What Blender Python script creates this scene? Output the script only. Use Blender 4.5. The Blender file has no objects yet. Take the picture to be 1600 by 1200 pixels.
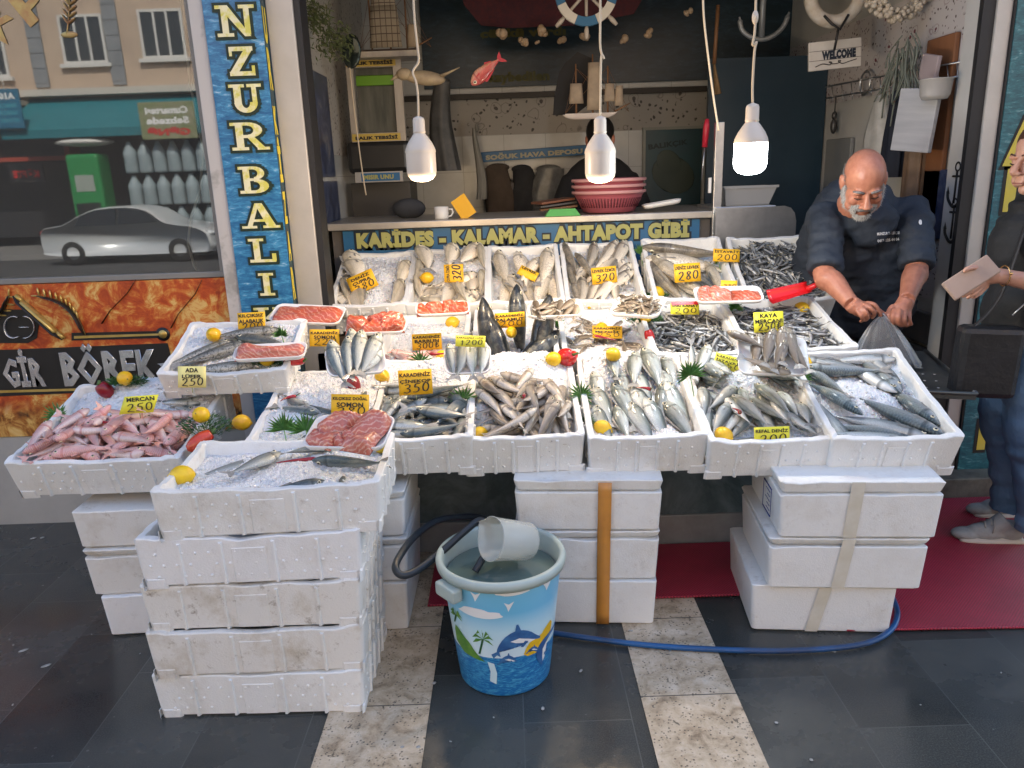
import bpy, bmesh, math, random
import numpy as np
from mathutils import Matrix, Vector, Euler
S = bpy.context.scene
C = S.collection
PI = math.pi
R = math.radians
rng = random.Random(7)

# ---------------------------------------------------------------- camera
CAM = Vector((0, 0, 1.5)); PITCH = R(15.5); ROLL = R(2.0); FPX = 1200.0
_fw = Vector((0, math.cos(PITCH), -math.sin(PITCH))); _rt = Vector((1, 0, 0)); _up = _rt.cross(_fw)
_X = math.cos(ROLL) * _rt - math.sin(ROLL) * _up
_D = -math.sin(ROLL) * _rt - math.cos(ROLL) * _up
cam = bpy.data.cameras.new('camera'); cam.sensor_width = 36; cam.lens = 36 * FPX / 1600; cam.clip_end = 400; cam.clip_start = .05
camo = bpy.data.objects.new('camera', cam); C.objects.link(camo); S.camera = camo
camo.matrix_world = Matrix.Translation(CAM) @ Matrix((_X, -_D, -_fw)).transposed().to_4x4()

def at(u, v, y):
    """point of the place seen at photo pixel u, v that lies at depth y"""
    r = _fw + _X * ((u - 800) / FPX) + _D * ((v - 600) / FPX)
    return CAM + r * ((y - CAM.y) / r.y)
def atz(u, v, z):
    r = _fw + _X * ((u - 800) / FPX) + _D * ((v - 600) / FPX)
    return CAM + r * ((z - CAM.z) / r.z)
def atx(u, v, x):
    r = _fw + _X * ((u - 800) / FPX) + _D * ((v - 600) / FPX)
    return CAM + r * ((x - CAM.x) / r.x)
def mpp(y): return y * 1.03 / FPX          # metres per photo pixel at depth y

# ---------------------------------------------------------------- light
SUN_EL, SUN_AZ = R(47), R(18)              # the sun stands behind the shop: the pavement lies in its shade
w = bpy.data.worlds.new("World"); S.world = w; w.use_nodes = True
nt = w.node_tree; bg = nt.nodes['Background']; sky = nt.nodes.new('ShaderNodeTexSky')
sky.sky_type = 'NISHITA'; sky.sun_disc = False; sky.sun_elevation = SUN_EL; sky.sun_rotation = SUN_AZ
sky.air_density = 1.0; sky.dust_density = 2.5; sky.ozone_density = 1.0
nt.links.new(sky.outputs[0], bg.inputs[0]); bg.inputs[1].default_value = 0.15
sun = bpy.data.lights.new('sun', 'SUN'); sun.energy = 4.0; sun.angle = R(.5); sun.color = (1, .94, .85)
suno = bpy.data.objects.new('sun', sun); C.objects.link(suno)
sd = Vector((math.sin(SUN_AZ) * math.cos(SUN_EL), math.cos(SUN_AZ) * math.cos(SUN_EL), math.sin(SUN_EL)))
suno.rotation_euler = sd.to_track_quat('Z', 'Y').to_euler()
S.view_settings.view_transform = 'Standard'; S.view_settings.look = 'None'; S.view_settings.gamma = 1
S.view_settings.exposure = 1.78
S.render.engine = 'CYCLES'
S.cycles.use_denoising = True; S.cycles.max_bounces = 8; S.cycles.diffuse_bounces = 4; S.cycles.glossy_bounces = 4
S.cycles.transparent_max_bounces = 12; S.cycles.caustics_reflective = False; S.cycles.caustics_refractive = False
S.cycles.sample_clamp_indirect = 6

# ---------------------------------------------------------------- helpers
def link(name, me, m=None, parent=None, mw=None):
    o = bpy.data.objects.new(name, me); C.objects.link(o)
    if m is not None and me is not None:
        for x in (m if isinstance(m, (list, tuple)) else [m]): me.materials.append(x)
    if parent is not None: o.parent = parent
    if mw is not None: o.matrix_local = mw
    return o
def tag(o, label=None, cat=None, group=None, kind=None):
    if label: o['label'] = label
    if cat: o['category'] = cat
    if group: o['group'] = group
    if kind: o['kind'] = kind
    return o
def empty(name, label, cat, mw=None, group=None):
    o = bpy.data.objects.new(name, None); o.empty_display_size = .05; C.objects.link(o)
    if mw is not None: o.matrix_world = mw
    return tag(o, label, cat, group)
def T(x, y=None, z=None):
    return Matrix.Translation(Vector((x, y, z)) if y is not None else Vector(x))
def RX(a): return Matrix.Rotation(a, 4, 'X')
def RY(a): return Matrix.Rotation(a, 4, 'Y')
def RZ(a): return Matrix.Rotation(a, 4, 'Z')
def SC(x, y=None, z=None):
    return Matrix.Diagonal((x, x if y is None else y, x if z is None else z, 1))
IDM = Matrix.Identity(4)
def copy_tree(o, parent=None):
    c = o.copy(); C.objects.link(c)
    if parent is not None: c.parent = parent
    for ch in [x for x in bpy.data.objects if x.parent == o]: copy_tree(ch, c)
    return c

class MB:
    """collects shapes into one mesh"""
    def __init__(s): s.v = []; s.f = []; s.m = []; s.mi = 0; s.M = IDM; s.sm = []
    def add(s, vs, fs, smooth=True):
        b = len(s.v); M = s.M
        s.v += [tuple(M @ Vector(p)) for p in vs]
        s.f += [tuple(b + i for i in f) for f in fs]; s.m += [s.mi] * len(fs); s.sm += [smooth] * len(fs)
        return s
    def box(s, x0, x1, y0, y1, z0, z1, bev=0):
        if bev <= 0:
            vs = [(x, y, z) for x in (x0, x1) for y in (y0, y1) for z in (z0, z1)]
            return s.add(vs, [(0, 1, 3, 2), (4, 6, 7, 5), (0, 4, 5, 1), (2, 3, 7, 6), (0, 2, 6, 4), (1, 5, 7, 3)], False)
        bm = bmesh.new(); bmesh.ops.create_cube(bm, size=1)
        for q in bm.verts: q.co = ((x0 + x1) / 2 + q.co.x * (x1 - x0), (y0 + y1) / 2 + q.co.y * (y1 - y0), (z0 + z1) / 2 + q.co.z * (z1 - z0))
        bmesh.ops.bevel(bm, geom=bm.edges[:], offset=bev, segments=2, affect='EDGES', profile=.5)
        return s.bm(bm)
    def bm(s, bm, smooth=False):
        bm.verts.index_update(); s.add([tuple(q.co) for q in bm.verts], [[q.index for q in f.verts] for f in bm.faces], smooth); bm.free(); return s
    def lathe(s, prof, n=32, caps=False):
        vs = []; fs = []
        for (r, z) in prof:
            for k in range(n): vs.append((r * math.cos(2 * PI * k / n), r * math.sin(2 * PI * k / n), z))
        for i in range(len(prof) - 1):
            for k in range(n): a = i * n + k; b = i * n + (k + 1) % n; fs.append((a, b, b + n, a + n))
        if caps: fs.append(tuple(range(n))[::-1]); fs.append(tuple(range((len(prof) - 1) * n, len(prof) * n)))
        return s.add(vs, fs)
    def tube(s, pts, rad, n=8, caps=True, flat=1.0):
        pts = [Vector(p) for p in pts]; N = len(pts)
        rad = rad if isinstance(rad, (list, tuple)) else [rad] * N
        vs = []; fs = []; ref = None
        for i, p in enumerate(pts):
            t = (pts[min(i + 1, N - 1)] - pts[max(i - 1, 0)])
            t = t.normalized() if t.length > 1e-9 else Vector((0, 0, 1))
            if ref is None: ref = Vector((0, 0, 1)) if abs(t.z) < .9 else Vector((1, 0, 0))
            a = t.cross(ref).normalized(); b = a.cross(t).normalized(); ref = b
            for k in range(n):
                q = 2 * PI * k / n; vs.append(p + a * (rad[i] * math.cos(q)) + b * (rad[i] * flat * math.sin(q)))
        for i in range(N - 1):
            for k in range(n): fs.append((i * n + k, i * n + (k + 1) % n, (i + 1) * n + (k + 1) % n, (i + 1) * n + k))
        if caps: fs.append(tuple(range(n))[::-1]); fs.append(tuple(range((N - 1) * n, N * n)))
        return s.add(vs, fs)
    def ell(s, c, r, n=12, m=8, rot=IDM):
        vs = [(0, 0, 1)]; fs = []
        for j in range(1, m):
            a = PI * j / m
            for k in range(n): vs.append((math.sin(a) * math.cos(2 * PI * k / n), math.sin(a) * math.sin(2 * PI * k / n), math.cos(a)))
        vs.append((0, 0, -1))
        for k in range(n):
            fs.append((0, 1 + k, 1 + (k + 1) % n)); e = len(vs) - 1; b = 1 + (m - 2) * n; fs.append((e, b + (k + 1) % n, b + k))
            for j in range(m - 2): a = 1 + j * n; fs.append((a + k, a + n + k, a + n + (k + 1) % n, a + (k + 1) % n))
        if not isinstance(r, (tuple, list)): r = (r, r, r)
        X = T(c) @ rot
        return s.add([X @ Vector((q[0] * r[0], q[1] * r[1], q[2] * r[2])) for q in vs], fs)
    def prism(s, poly, z0, z1):
        n = len(poly); vs = [(x, y, z0) for x, y in poly] + [(x, y, z1) for x, y in poly]
        fs = [tuple(range(n))[::-1], tuple(range(n, 2 * n))] + [(i, (i + 1) % n, n + (i + 1) % n, n + i) for i in range(n)]
        return s.add(vs, fs, False)
    def grid(s, nx, ny, fn):
        vs = [fn(i / nx, j / ny) for j in range(ny + 1) for i in range(nx + 1)]
        return s.add(vs, [(j * (nx + 1) + i, j * (nx + 1) + i + 1, (j + 1) * (nx + 1) + i + 1, (j + 1) * (nx + 1) + i) for j in range(ny) for i in range(nx)])
    def mesh(s, name='shape'):
        me = bpy.data.meshes.new(name); me.from_pydata(s.v, [], s.f); me.polygons.foreach_set('use_smooth', s.sm)
        me.polygons.foreach_set('material_index', s.m); me.update(); return me
    def build(s, name, m, parent=None, mw=None): return link(name, s.mesh(name), m, parent, mw)
def thing(name, mb, m, label, cat, mw=None, group=None):
    o = mb.build(name, m); tag(o, label, cat, group)
    if mw is not None: o.matrix_world = mw
    return o
def autosmooth(o, a=35):
    try: o.data.set_sharp_from_angle(angle=R(a))
    except Exception: pass
    return o

def evaluated(o):
    dg = bpy.context.evaluated_depsgraph_get(); dg.update()
    return bpy.data.meshes.new_from_object(o.evaluated_get(dg))
def remeshed(mb, vox=.006, smooth=6, fac=.5, decimate=1.0):
    me = mb.mesh('raw'); o = bpy.data.objects.new('raw', me)
    tmp = bpy.data.scenes.new('tmp'); tmp.collection.objects.link(o)
    a = o.modifiers.new('r', 'REMESH'); a.mode = 'VOXEL'; a.voxel_size = vox; a.use_smooth_shade = True
    b = o.modifiers.new('s', 'SMOOTH'); b.iterations = smooth; b.factor = fac
    with bpy.context.temp_override(scene=tmp, view_layer=tmp.view_layers[0]):
        dg = bpy.context.evaluated_depsgraph_get(); dg.update(); out = bpy.data.meshes.new_from_object(o.evaluated_get(dg))
    bpy.data.objects.remove(o); bpy.data.meshes.remove(me); bpy.data.scenes.remove(tmp)
    out.polygons.foreach_set('use_smooth', [True] * len(out.polygons)); out.materials.clear()
    return out
def text_mesh(s, size, bold=0.0, ext=.0008, align='CENTER', width=1.0, bevel=0, shear=0, res=3):
    c = bpy.data.curves.new('lettering', 'FONT'); c.body = s; c.size = size; c.offset = bold; c.extrude = ext; c.align_x = align; c.align_y = 'CENTER'
    c.bevel_depth = bevel; c.shear = shear; c.resolution_u = res; c.bevel_resolution = 0; c.space_character = 1.0 + bold * 1.2 / size
    o = bpy.data.objects.new('raw', c)
    me = bpy.data.meshes.new_from_object(o); bpy.data.objects.remove(o); bpy.data.curves.remove(c)
    me.materials.clear()
    if width != 1: me.transform(SC(width, 1, 1))
    return me
def text_fit(s, wid, hei, bold=.06, **k):
    """flat lettering scaled to a given width and height, centred"""
    me = text_mesh(s, 1.0, bold=bold, ext=0, **k)
    co = np.empty(len(me.vertices) * 3); me.vertices.foreach_get('co', co); co = co.reshape(-1, 3)
    lo = co.min(0); hi = co.max(0); d = hi - lo
    me.transform(SC(wid / d[0], hei / d[1], 1) @ T(-(lo[0] + hi[0]) / 2, -(lo[1] + hi[1]) / 2, 0)); return me

# ---------------------------------------------------------------- materials
class NT:
    def __init__(s, name):
        s.m = bpy.data.materials.new(name); s.m.use_nodes = True; s.t = s.m.node_tree; s.b = s.t.nodes['Principled BSDF']; s.out = s.t.nodes['Material Output']
        s.co = None
    def n(s, kind, **k):
        q = s.t.nodes.new('ShaderNode' + kind)
        for a, b in k.items():
            if a.startswith('i_'):
                key = a[2:]; key = int(key) if key.isdigit() else key.replace('_', ' ')
                s.set(q.inputs[key], b)
            else: setattr(q, a, b)
        return q
    def set(s, sock, val):
        if hasattr(val, 'is_output') or isinstance(val, bpy.types.NodeSocket): s.t.links.new(val, sock)
        else:
            if isinstance(val, tuple) and len(val) == 3 and len(sock.default_value) == 4: val = val + (1,)
            sock.default_value = val
    def coords(s, which='Object', scale=(1, 1, 1)):
        tc = s.n('TexCoord'); mp = s.n('Mapping'); s.t.links.new(tc.outputs[which], mp.inputs[0]); mp.inputs['Scale'].default_value = scale; return mp.outputs[0]
    def noise(s, vec, scale, detail=4, rough=.6, dist=0):
        q = s.n('TexNoise', i_Scale=scale, i_Detail=detail, i_Roughness=rough, i_Distortion=dist); s.set(q.inputs['Vector'], vec); return q.outputs['Fac']
    def voro(s, vec, scale, feature='F1', out='Distance'):
        q = s.n('TexVoronoi', feature=feature); q.inputs['Scale'].default_value = scale; s.set(q.inputs['Vector'], vec); return q.outputs[out]
    def ramp(s, fac, stops, interp='LINEAR'):
        q = s.n('ValToRGB'); q.color_ramp.interpolation = interp; e = q.color_ramp.elements
        while len(e) < len(stops): e.new(.5)
        for i, (p, c) in enumerate(stops):
            e[i].position = p; e[i].color = (c if isinstance(c, tuple) else (c, c, c)) + (1,) if not (isinstance(c, tuple) and len(c) == 4) else c
        s.set(q.inputs[0], fac); return q.outputs[0]
    def mix(s, fac, a, b, mode='MIX'):
        q = s.n('Mix', data_type='RGBA', blend_type=mode); s.set(q.inputs[0], fac); s.set(q.inputs[6], a); s.set(q.inputs[7], b); return q.outputs[2]
    def math(s, op, a, b=0.0, c=None):
        q = s.n('Math', operation=op); s.set(q.inputs[0], a); s.set(q.inputs[1], b)
        if c is not None: s.set(q.inputs[2], c)
        return q.outputs[0]
    def sep(s, v):
        q = s.n('SeparateXYZ'); s.set(q.inputs[0], v); return q.outputs
    def bump(s, h, strength=.3, dist=.01):
        q = s.n('Bump', i_Strength=strength, i_Distance=dist); s.set(q.inputs['Height'], h); s.set(s.b.inputs['Normal'], q.outputs[0])
    def p(s, **k):
        for a, b in k.items(): s.set(s.b.inputs[a.replace('_', ' ')], b)
        return s
    def objrand(s): return s.n('ObjectInfo').outputs['Random']
def mat(name, col, rough=.5, metal=0.0, col2=None, ns=6.0, lo=.35, hi=.7, bump=0.0, bs=80.0, bd=.004, coat=0.0, sss=0.0, alpha=1.0, trans=0.0, ior=1.45, spec=.5, rnd=0.0, rvar=0.0, stretch=(1, 1, 1), detail=5):
    q = NT(name); v = q.coords('Object', stretch)
    c = col
    if col2 is not None: c = q.mix(q.ramp(q.noise(v, ns, detail), [(lo, 0.0), (hi, 1.0)]), col, col2)
    if rnd:
        h = q.n('HueSaturation'); q.set(h.inputs['Color'], c); q.set(h.inputs['Value'], q.math('MULTIPLY_ADD', q.objrand(), rnd, 1 - rnd / 2)); c = h.outputs[0]
    q.p(Base_Color=c, Roughness=rough, Metallic=metal, Coat_Weight=coat, Alpha=alpha, Transmission_Weight=trans, IOR=ior, Specular_IOR_Level=spec)
    if coat: q.p(Coat_Roughness=.08)
    if rvar: q.p(Roughness=q.math('MULTIPLY_ADD', q.noise(v, ns * 3), rvar, rough - rvar / 2))
    if sss: q.p(Subsurface_Weight=sss, Subsurface_Radius=(.02, .01, .006)); q.b.inputs['Subsurface Scale'].default_value = .5
    if bump: q.bump(q.noise(v, bs, 4), bump, bd)
    return q.m
def emit(name, col, strength):
    q = NT(name); q.p(Base_Color=col, Emission_Color=col, Emission_Strength=strength, Roughness=.3); return q.m

def eps_material(name, dirt, tint=(.80, .81, .79)):
    q = NT(name); v = q.coords()
    g = q.n('NewGeometry').outputs['Position']
    d1 = q.ramp(q.noise(g, 5.5, 6, .7), [(.50, 0.0), (.75, 1.0)])
    d2 = q.ramp(q.noise(g, 26, 5, .75), [(.58, 0.0), (.74, 1.0)])
    rnd = q.objrand()
    am = q.math('MULTIPLY', q.math('MULTIPLY_ADD', rnd, .7, .5), dirt)
    c = q.mix(q.math('MULTIPLY', d1, am), tint, (.50, .44, .34))
    c = q.mix(q.math('MULTIPLY', d2, q.math('MULTIPLY', am, .8)), c, (.26, .21, .15))
    c = q.mix(q.math('MULTIPLY', q.voro(v, 220), .10), c, (.62, .62, .62))
    q.p(Base_Color=c, Roughness=.55, Subsurface_Weight=.12, Subsurface_Radius=(.02, .02, .02)); q.b.inputs['Subsurface Scale'].default_value = .3
    h = q.math('ADD', q.math('MULTIPLY', q.voro(v, 190), .5), q.noise(v, 30, 5))
    q.bump(h, .28, .004); return q.m
EPS = eps_material('foam white', .45); EPSD = eps_material('foam weathered', 1.2, (.76, .75, .71))
EPSC = eps_material('foam clean', .28, (.82, .83, .83))
def ice_material():
    q = NT('crushed ice'); v = q.coords()
    c = q.mix(q.ramp(q.noise(v, 45, 5, .7), [(.35, 0.0), (.65, 1.0)]), (.78, .83, .87), (.96, .97, .98))
    q.p(Base_Color=c, Roughness=.22, Subsurface_Weight=.35, Subsurface_Radius=(.012, .016, .02), Specular_IOR_Level=.6); q.b.inputs['Subsurface Scale'].default_value = .6
    h = q.math('ADD', q.voro(v, 130), q.math('MULTIPLY', q.voro(v, 330), .5)); q.bump(h, .9, .006); return q.m
ICE = ice_material()
def fish_material(name, belly, side, back, metal=.35, rough=.3, scales=70, mottle=None, band=None, head=None, line=.55, tint=(.62, .60, .45), bright=.55, bstr=1.0):
    q = NT(name); tc = q.n('TexCoord'); uv = tc.outputs['UV']; o = q.sep(uv); t, vv = o[0], o[1]
    ob = q.coords()
    jit = q.math('MULTIPLY_ADD', q.noise(ob, 45, 3), .26, -.13)
    f = q.math('ADD', vv, jit)
    c = q.ramp(f, [(.10, belly), (.32, side), (line + .06, tuple(.55 * a + .45 * b for a, b in zip(side, back))), (line + .20, back)])
    if mottle: c = q.mix(q.ramp(q.noise(ob, 120, 3), [(.5, 0.0), (.62, 1.0)]), c, mottle)
    if band:
        wv = q.n('TexWave', i_Scale=9.0, i_Distortion=5.0, i_Detail=2.0); q.set(wv.inputs['Vector'], uv)
        c = q.mix(q.math('MULTIPLY', q.ramp(wv.outputs['Fac'], [(.45, 0.0), (.7, 1.0)]), q.math('MULTIPLY', bstr, q.ramp(vv, [(.55, 0.0), (.7, 1.0)]))), c, band)
    mp = q.n('Mapping'); q.set(mp.inputs[0], uv); mp.inputs['Scale'].default_value = (1, .33, 1)
    sc_ = q.voro(mp.outputs[0], scales * .8); body = q.ramp(t, [(.22, 0.0), (.28, 1.0)])
    c = q.mix(q.math('MULTIPLY', q.math('MULTIPLY', q.ramp(sc_, [(.25, 0.0), (.62, 1.0)]), body), .38), c, tuple(x * .45 for x in side))
    c = q.mix(q.math('MULTIPLY', q.ramp(q.noise(ob, 22, 3), [(.45, 0.0), (.65, 1.0)]), .22), c, tint)
    hd = q.ramp(t, [(.0, .55), (.05, .25), (.19, .12), (.232, 1.0), (.250, .9), (.262, 0.0)])       # head and the dark edge of the gill cover
    c = q.mix(q.math('MULTIPLY', hd, .72), c, head or tuple(x * .6 for x in back))
    ll = q.math('SUBTRACT', 1.0, q.math('MULTIPLY', q.math('ABSOLUTE', q.math('SUBTRACT', vv, .60)), 60)); c = q.mix(q.math('MULTIPLY', q.math('MAXIMUM', ll, 0.0), q.math('MULTIPLY', body, .4)), c, tuple(x * .5 for x in back))
    h = q.n('HueSaturation'); q.set(h.inputs['Color'], c); q.set(h.inputs['Value'], q.math('MULTIPLY_ADD', q.objrand(), .5, bright)); c = h.outputs[0]
    q.p(Base_Color=c, Metallic=metal * .8, Roughness=q.math('MULTIPLY_ADD', q.noise(ob, 80, 3), .3, rough), Coat_Weight=.45, Coat_Roughness=.10)
    q.bump(q.math('ADD', q.math('MULTIPLY', sc_, .8), q.math('MULTIPLY', q.noise(ob, 60), .6)), .45, .003); return q.m
FIN = mat('fin', (.22, .22, .21), .35, 0, (.42, .40, .36), 60, coat=.4)
FINP = mat('pink fin', (.75, .36, .30), .35, 0, (.80, .52, .45), 60, coat=.4)
EYE = mat('fish eye', (.008, .008, .008), .12, coat=.8); EYEW = mat('fish eye ring', (.78, .72, .52), .25)
WHITE = mat('white paint', (.75, .75, .73), .4)
BLACK = mat('black ink', (.015, .015, .015), .5)
YEL = mat('yellow card', (.90, .52, .02), .5, 0, (.86, .47, .02), 9); YELP = mat('pale yellow card', (.86, .80, .04), .5, 0, (.80, .72, .08), 9); YELC = mat('cream yellow card', (.90, .80, .30), .5)
STEEL = mat('stainless steel', (.55, .56, .57), .32, .9, (.42, .43, .44), 14, bump=.05, bs=300, stretch=(1, 8, 1))
ALU = mat('aluminium frame', (.50, .48, .45), .45, .35, (.44, .42, .39), 7)
RUBBER = mat('black rubber', (.018, .018, .02), .5)
# ---------------------------------------------------------------- ground, street
YF = 3.3                                   # plane of the shop fronts
def granite():
    q = NT('dark granite paving'); v = q.coords(); x, y, z = q.sep(v)
    kx = q.math('FLOOR', q.math('DIVIDE', x, .305)); fx = q.math('FRACT', q.math('DIVIDE', x, .305))
    off = q.math('FRACT', q.math('MULTIPLY', kx, .37)); fy = q.math('FRACT', q.math('ADD', q.math('DIVIDE', y, .61), off))
    dx = q.math('MULTIPLY', q.math('MINIMUM', fx, q.math('SUBTRACT', 1.0, fx)), .305)
    dy = q.math('MULTIPLY', q.math('MINIMUM', fy, q.math('SUBTRACT', 1.0, fy)), .61)
    j = q.math('LESS_THAN', q.math('MINIMUM', dx, dy), .0016)
    cell = q.n('TexWhiteNoise', noise_dimensions='2D'); cv = q.n('CombineXYZ'); q.set(cv.inputs[0], kx)
    q.set(cv.inputs[1], q.math('FLOOR', q.math('ADD', q.math('DIVIDE', y, .61), off))); q.set(cell.inputs['Vector'], cv.outputs[0])
    tone = q.math('MULTIPLY_ADD', cell.outputs['Value'], .6, .7)
    sp = q.mix(q.ramp(q.noise(v, 240, 3, .8), [(.45, 0.0), (.7, 1.0)]), (.036, .040, .038), (.076, .080, .075))
    big = q.ramp(q.noise(v, 2.2, 6, .65), [(.4, 0.0), (.62, 1.0)])
    sp = q.mix(big, sp, (.062, .065, .060)); h = q.n('HueSaturation'); q.set(h.inputs['Color'], sp); q.set(h.inputs['Value'], tone)
    c = q.mix(q.math('MULTIPLY', j, .75), h.outputs[0], (.10, .105, .10))
    spk = q.ramp(q.voro(v, 14), [(.035, 1.0), (.05, 0.0)])
    c = q.mix(q.math('MULTIPLY', spk, .12), c, (.5, .5, .48))
    q.p(Base_Color=c, Roughness=q.math('MULTIPLY_ADD', big, .30, .09), Specular_IOR_Level=.5)
    q.bump(q.math('SUBTRACT', q.noise(v, 130, 3), q.math('MULTIPLY', j, 1.5)), .12, .003); return q.m
def travertine():
    q = NT('travertine strip'); v = q.coords(); x, y, z = q.sep(v)
    n1 = q.ramp(q.noise(v, 14, 8, .72, .4), [(.32, (.22, .16, .10)), (.46, (.48, .38, .26)), (.58, (.60, .50, .37)), (.72, (.72, .64, .52))])
    cell = q.voro(v, 95, out='Distance'); keep = q.ramp(q.noise(v, 20, 4, .7), [(.46, 0.0), (.56, 1.0)])
    pits = q.math('MULTIPLY', q.ramp(cell, [(.22, 1.0), (.34, 0.0)]), keep); big = q.ramp(q.noise(v, 38, 5, .7, .8), [(.62, 0.0), (.66, 1.0)])
    pits = q.math('MAXIMUM', pits, big); c = q.mix(q.math('MULTIPLY', pits, .85), n1, (.05, .04, .03))
    c = q.mix(q.math('MULTIPLY', q.ramp(q.noise(v, 3, 4), [(.45, 0.0), (.7, 1.0)]), .35), c, (.20, .17, .13))
    fy = q.math('FRACT', q.math('DIVIDE', q.math('ADD', y, .08), .4)); j = q.math('LESS_THAN', q.math('MINIMUM', fy, q.math('SUBTRACT', 1.0, fy)), .005)
    c = q.mix(j, c, (.08, .07, .06))
    q.p(Base_Color=c, Roughness=q.math('MULTIPLY_ADD', q.noise(v, 5), .4, .2)); q.bump(q.math('SUBTRACT', q.noise(v, 60, 5), pits), .35, .004); return q.m
GRAN, TRAV = granite(), travertine()
ASPH = mat('asphalt', (.045, .045, .047), .85, 0, (.07, .07, .07), 3, bump=.4, bs=160)
def sheet(name, x0, x1, y0, y1, z, m, nx=1, ny=1, kind='structure'):
    mb = MB(); mb.grid(nx, ny, lambda u, v: (x0 + (x1 - x0) * u, y0 + (y1 - y0) * v, z)); return tag(mb.build(name, m), kind=kind)
sheet('pavement', -16, 16, -2.6, 8, 0, GRAN)
ST_L = sheet('pavement_strip', -.565, -.272, -2.6, 3.29, .004, TRAV)
sheet('pavement_strip', .345, .625, -2.6, 3.29, .004, TRAV)
sheet('road', -60, 60, -14.9, -2.72, -.42, ASPH)
mb = MB(); mb.box(-60, 60, -2.72, -2.601, -.45, .004); tag(mb.build('kerb', mat('kerb stone', (.28, .27, .26), .8, 0, (.2, .2, .19), 5)), kind='structure')
mb = MB(); mb.box(-60, 60, -90, -14.9, -.45, -.28); tag(mb.build('far_pavement', mat('far paving', (.22, .21, .20), .85, 0, (.16, .155, .15), 1.5)), kind='structure')
sheet('ground', -150, 150, -160, 150, -.5, mat('ground', (.12, .115, .11), .9))

# red drainage mats: a woven net of ribs
def red_mat():
    q = NT('red rubber mat'); v = q.coords(); x, y, z = q.sep(v)
    a = q.math('SINE', q.math('MULTIPLY', q.math('ADD', x, y), 560)); b = q.math('SINE', q.math('MULTIPLY', q.math('SUBTRACT', x, y), 560))
    hgt = q.math('MAXIMUM', a, b); wear = q.ramp(q.noise(v, 3.5, 5, .7), [(.38, 0.0), (.68, 1.0)])
    c = q.mix(q.math('MULTIPLY_ADD', hgt, .5, .5), (.12, .008, .016), (.50, .03, .07)); c = q.mix(q.math('MULTIPLY', wear, .45), c, (.16, .012, .022))
    q.p(Base_Color=c, Roughness=.42); q.bump(hgt, .5, .003); return q.m
RMAT = red_mat()
for x0, x1, y0, y1, lab, tl in ((1.07, 3.2, 2.17, 3.24, 'wide red ribbed mat under the customer and beside the blue hose', .03), (-.33, .93, 2.44, 2.84, 'narrow red ribbed mat lying behind the bucket under the stall', 0)):
    mb = MB(); M = Matrix(((1, 0, 0, 0), (-tl, 1, 0, 0), (0, 0, 1, 0), (0, 0, 0, 1))); mb.M = T((x0 + x1) / 2, (y0 + y1) / 2, 0) @ M
    mb.box(-(x1 - x0) / 2, (x1 - x0) / 2, -(y1 - y0) / 2, (y1 - y0) / 2, .006, .014, .003)
    tag(mb.build('floor_mat', RMAT), lab, 'mat', 'red rubber mats on the pavement')

# ---------------------------------------------------------------- the shop
def sea_material(name, a=(.006, .085, .24), b=(.06, .29, .52), foam=(.58, .72, .80), sc=9, st=.35, rough=.3, fl=.72):
    q = NT(name); v = q.coords('Object', (1, 1, 3.2))
    n1 = q.noise(v, sc, 6, .65, 1.1); n2 = q.noise(v, sc * 3.2, 5, .7, .8)
    c = q.ramp(q.math('MULTIPLY_ADD', n2, .45, q.math('MULTIPLY', n1, .6)), [(.38, a), (.53, tuple((x + y) / 2 for x, y in zip(a, b))), (.6, b), (fl, foam)])
    q.p(Base_Color=c, Roughness=rough); return q.m
SEA = sea_material('printed sea'); SEAT = sea_material('teal printed sea', (.008, .06, .085), (.03, .17, .20), (.30, .42, .42), 12, rough=.35, fl=.70)
def floral(name, base=(.48, .46, .43), ink=(.12, .04, .045), ink2=(.05, .045, .04), sc=22):
    q = NT(name); v = q.coords()
    d = q.n('TexNoise', i_Scale=9.0); q.set(d.inputs['Vector'], v); vv = q.n('VectorMath', operation='ADD'); q.set(vv.inputs[0], v)
    sc2 = q.n('VectorMath', operation='SCALE'); q.set(sc2.inputs[0], d.outputs['Color']); sc2.inputs['Scale'].default_value = .06; q.set(vv.inputs[1], sc2.outputs[0]); v2 = vv.outputs[0]
    rose = q.voro(v2, sc * .45); ring = q.ramp(q.math('SINE', q.math('MULTIPLY', rose, 26)), [(.2, 0.0), (.6, 1.0)]); near = q.ramp(rose, [(.24, 1.0), (.30, 0.0)])
    leaf = q.ramp(q.voro(v2, sc * 1.7), [(.22, 1.0), (.30, 0.0)]); keep = q.ramp(q.noise(v2, sc * .8, 2), [(.45, 0.0), (.52, 1.0)])
    c = q.mix(q.math('MULTIPLY', leaf, keep), base, ink2); c = q.mix(q.math('MULTIPLY', ring, near), c, ink)
    q.p(Base_Color=c, Roughness=.6); return q.m
FLOR = floral('floral wallpaper')
PLAS = mat('painted plaster', (.52, .52, .50), .8, 0, (.44, .44, .42), 2.5, bump=.15, bs=40)
TILE = None
def tile_wall():
    q = NT('white wall tile'); v = q.coords(); x, y, z = q.sep(v)
    def ln(a, s): f = q.math('FRACT', q.math('DIVIDE', a, s)); return q.math('LESS_THAN', f, .012)
    j = q.math('MAXIMUM', q.math('MAXIMUM', ln(x, .3), ln(y, .3)), ln(z, .25))
    c = q.mix(q.ramp(q.noise(v, 3, 5), [(.4, 0.0), (.7, 1.0)]), (.58, .59, .58), (.46, .47, .46)); c = q.mix(q.math('MULTIPLY', j, .6), c, (.2, .2, .19))
    q.p(Base_Color=c, Roughness=.25); return q.m
TILE = tile_wall()
shop = empty('shop_building', 'open-fronted fish shop with tiled walls and a flat above', 'building', T(0, YF, 0))
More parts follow.
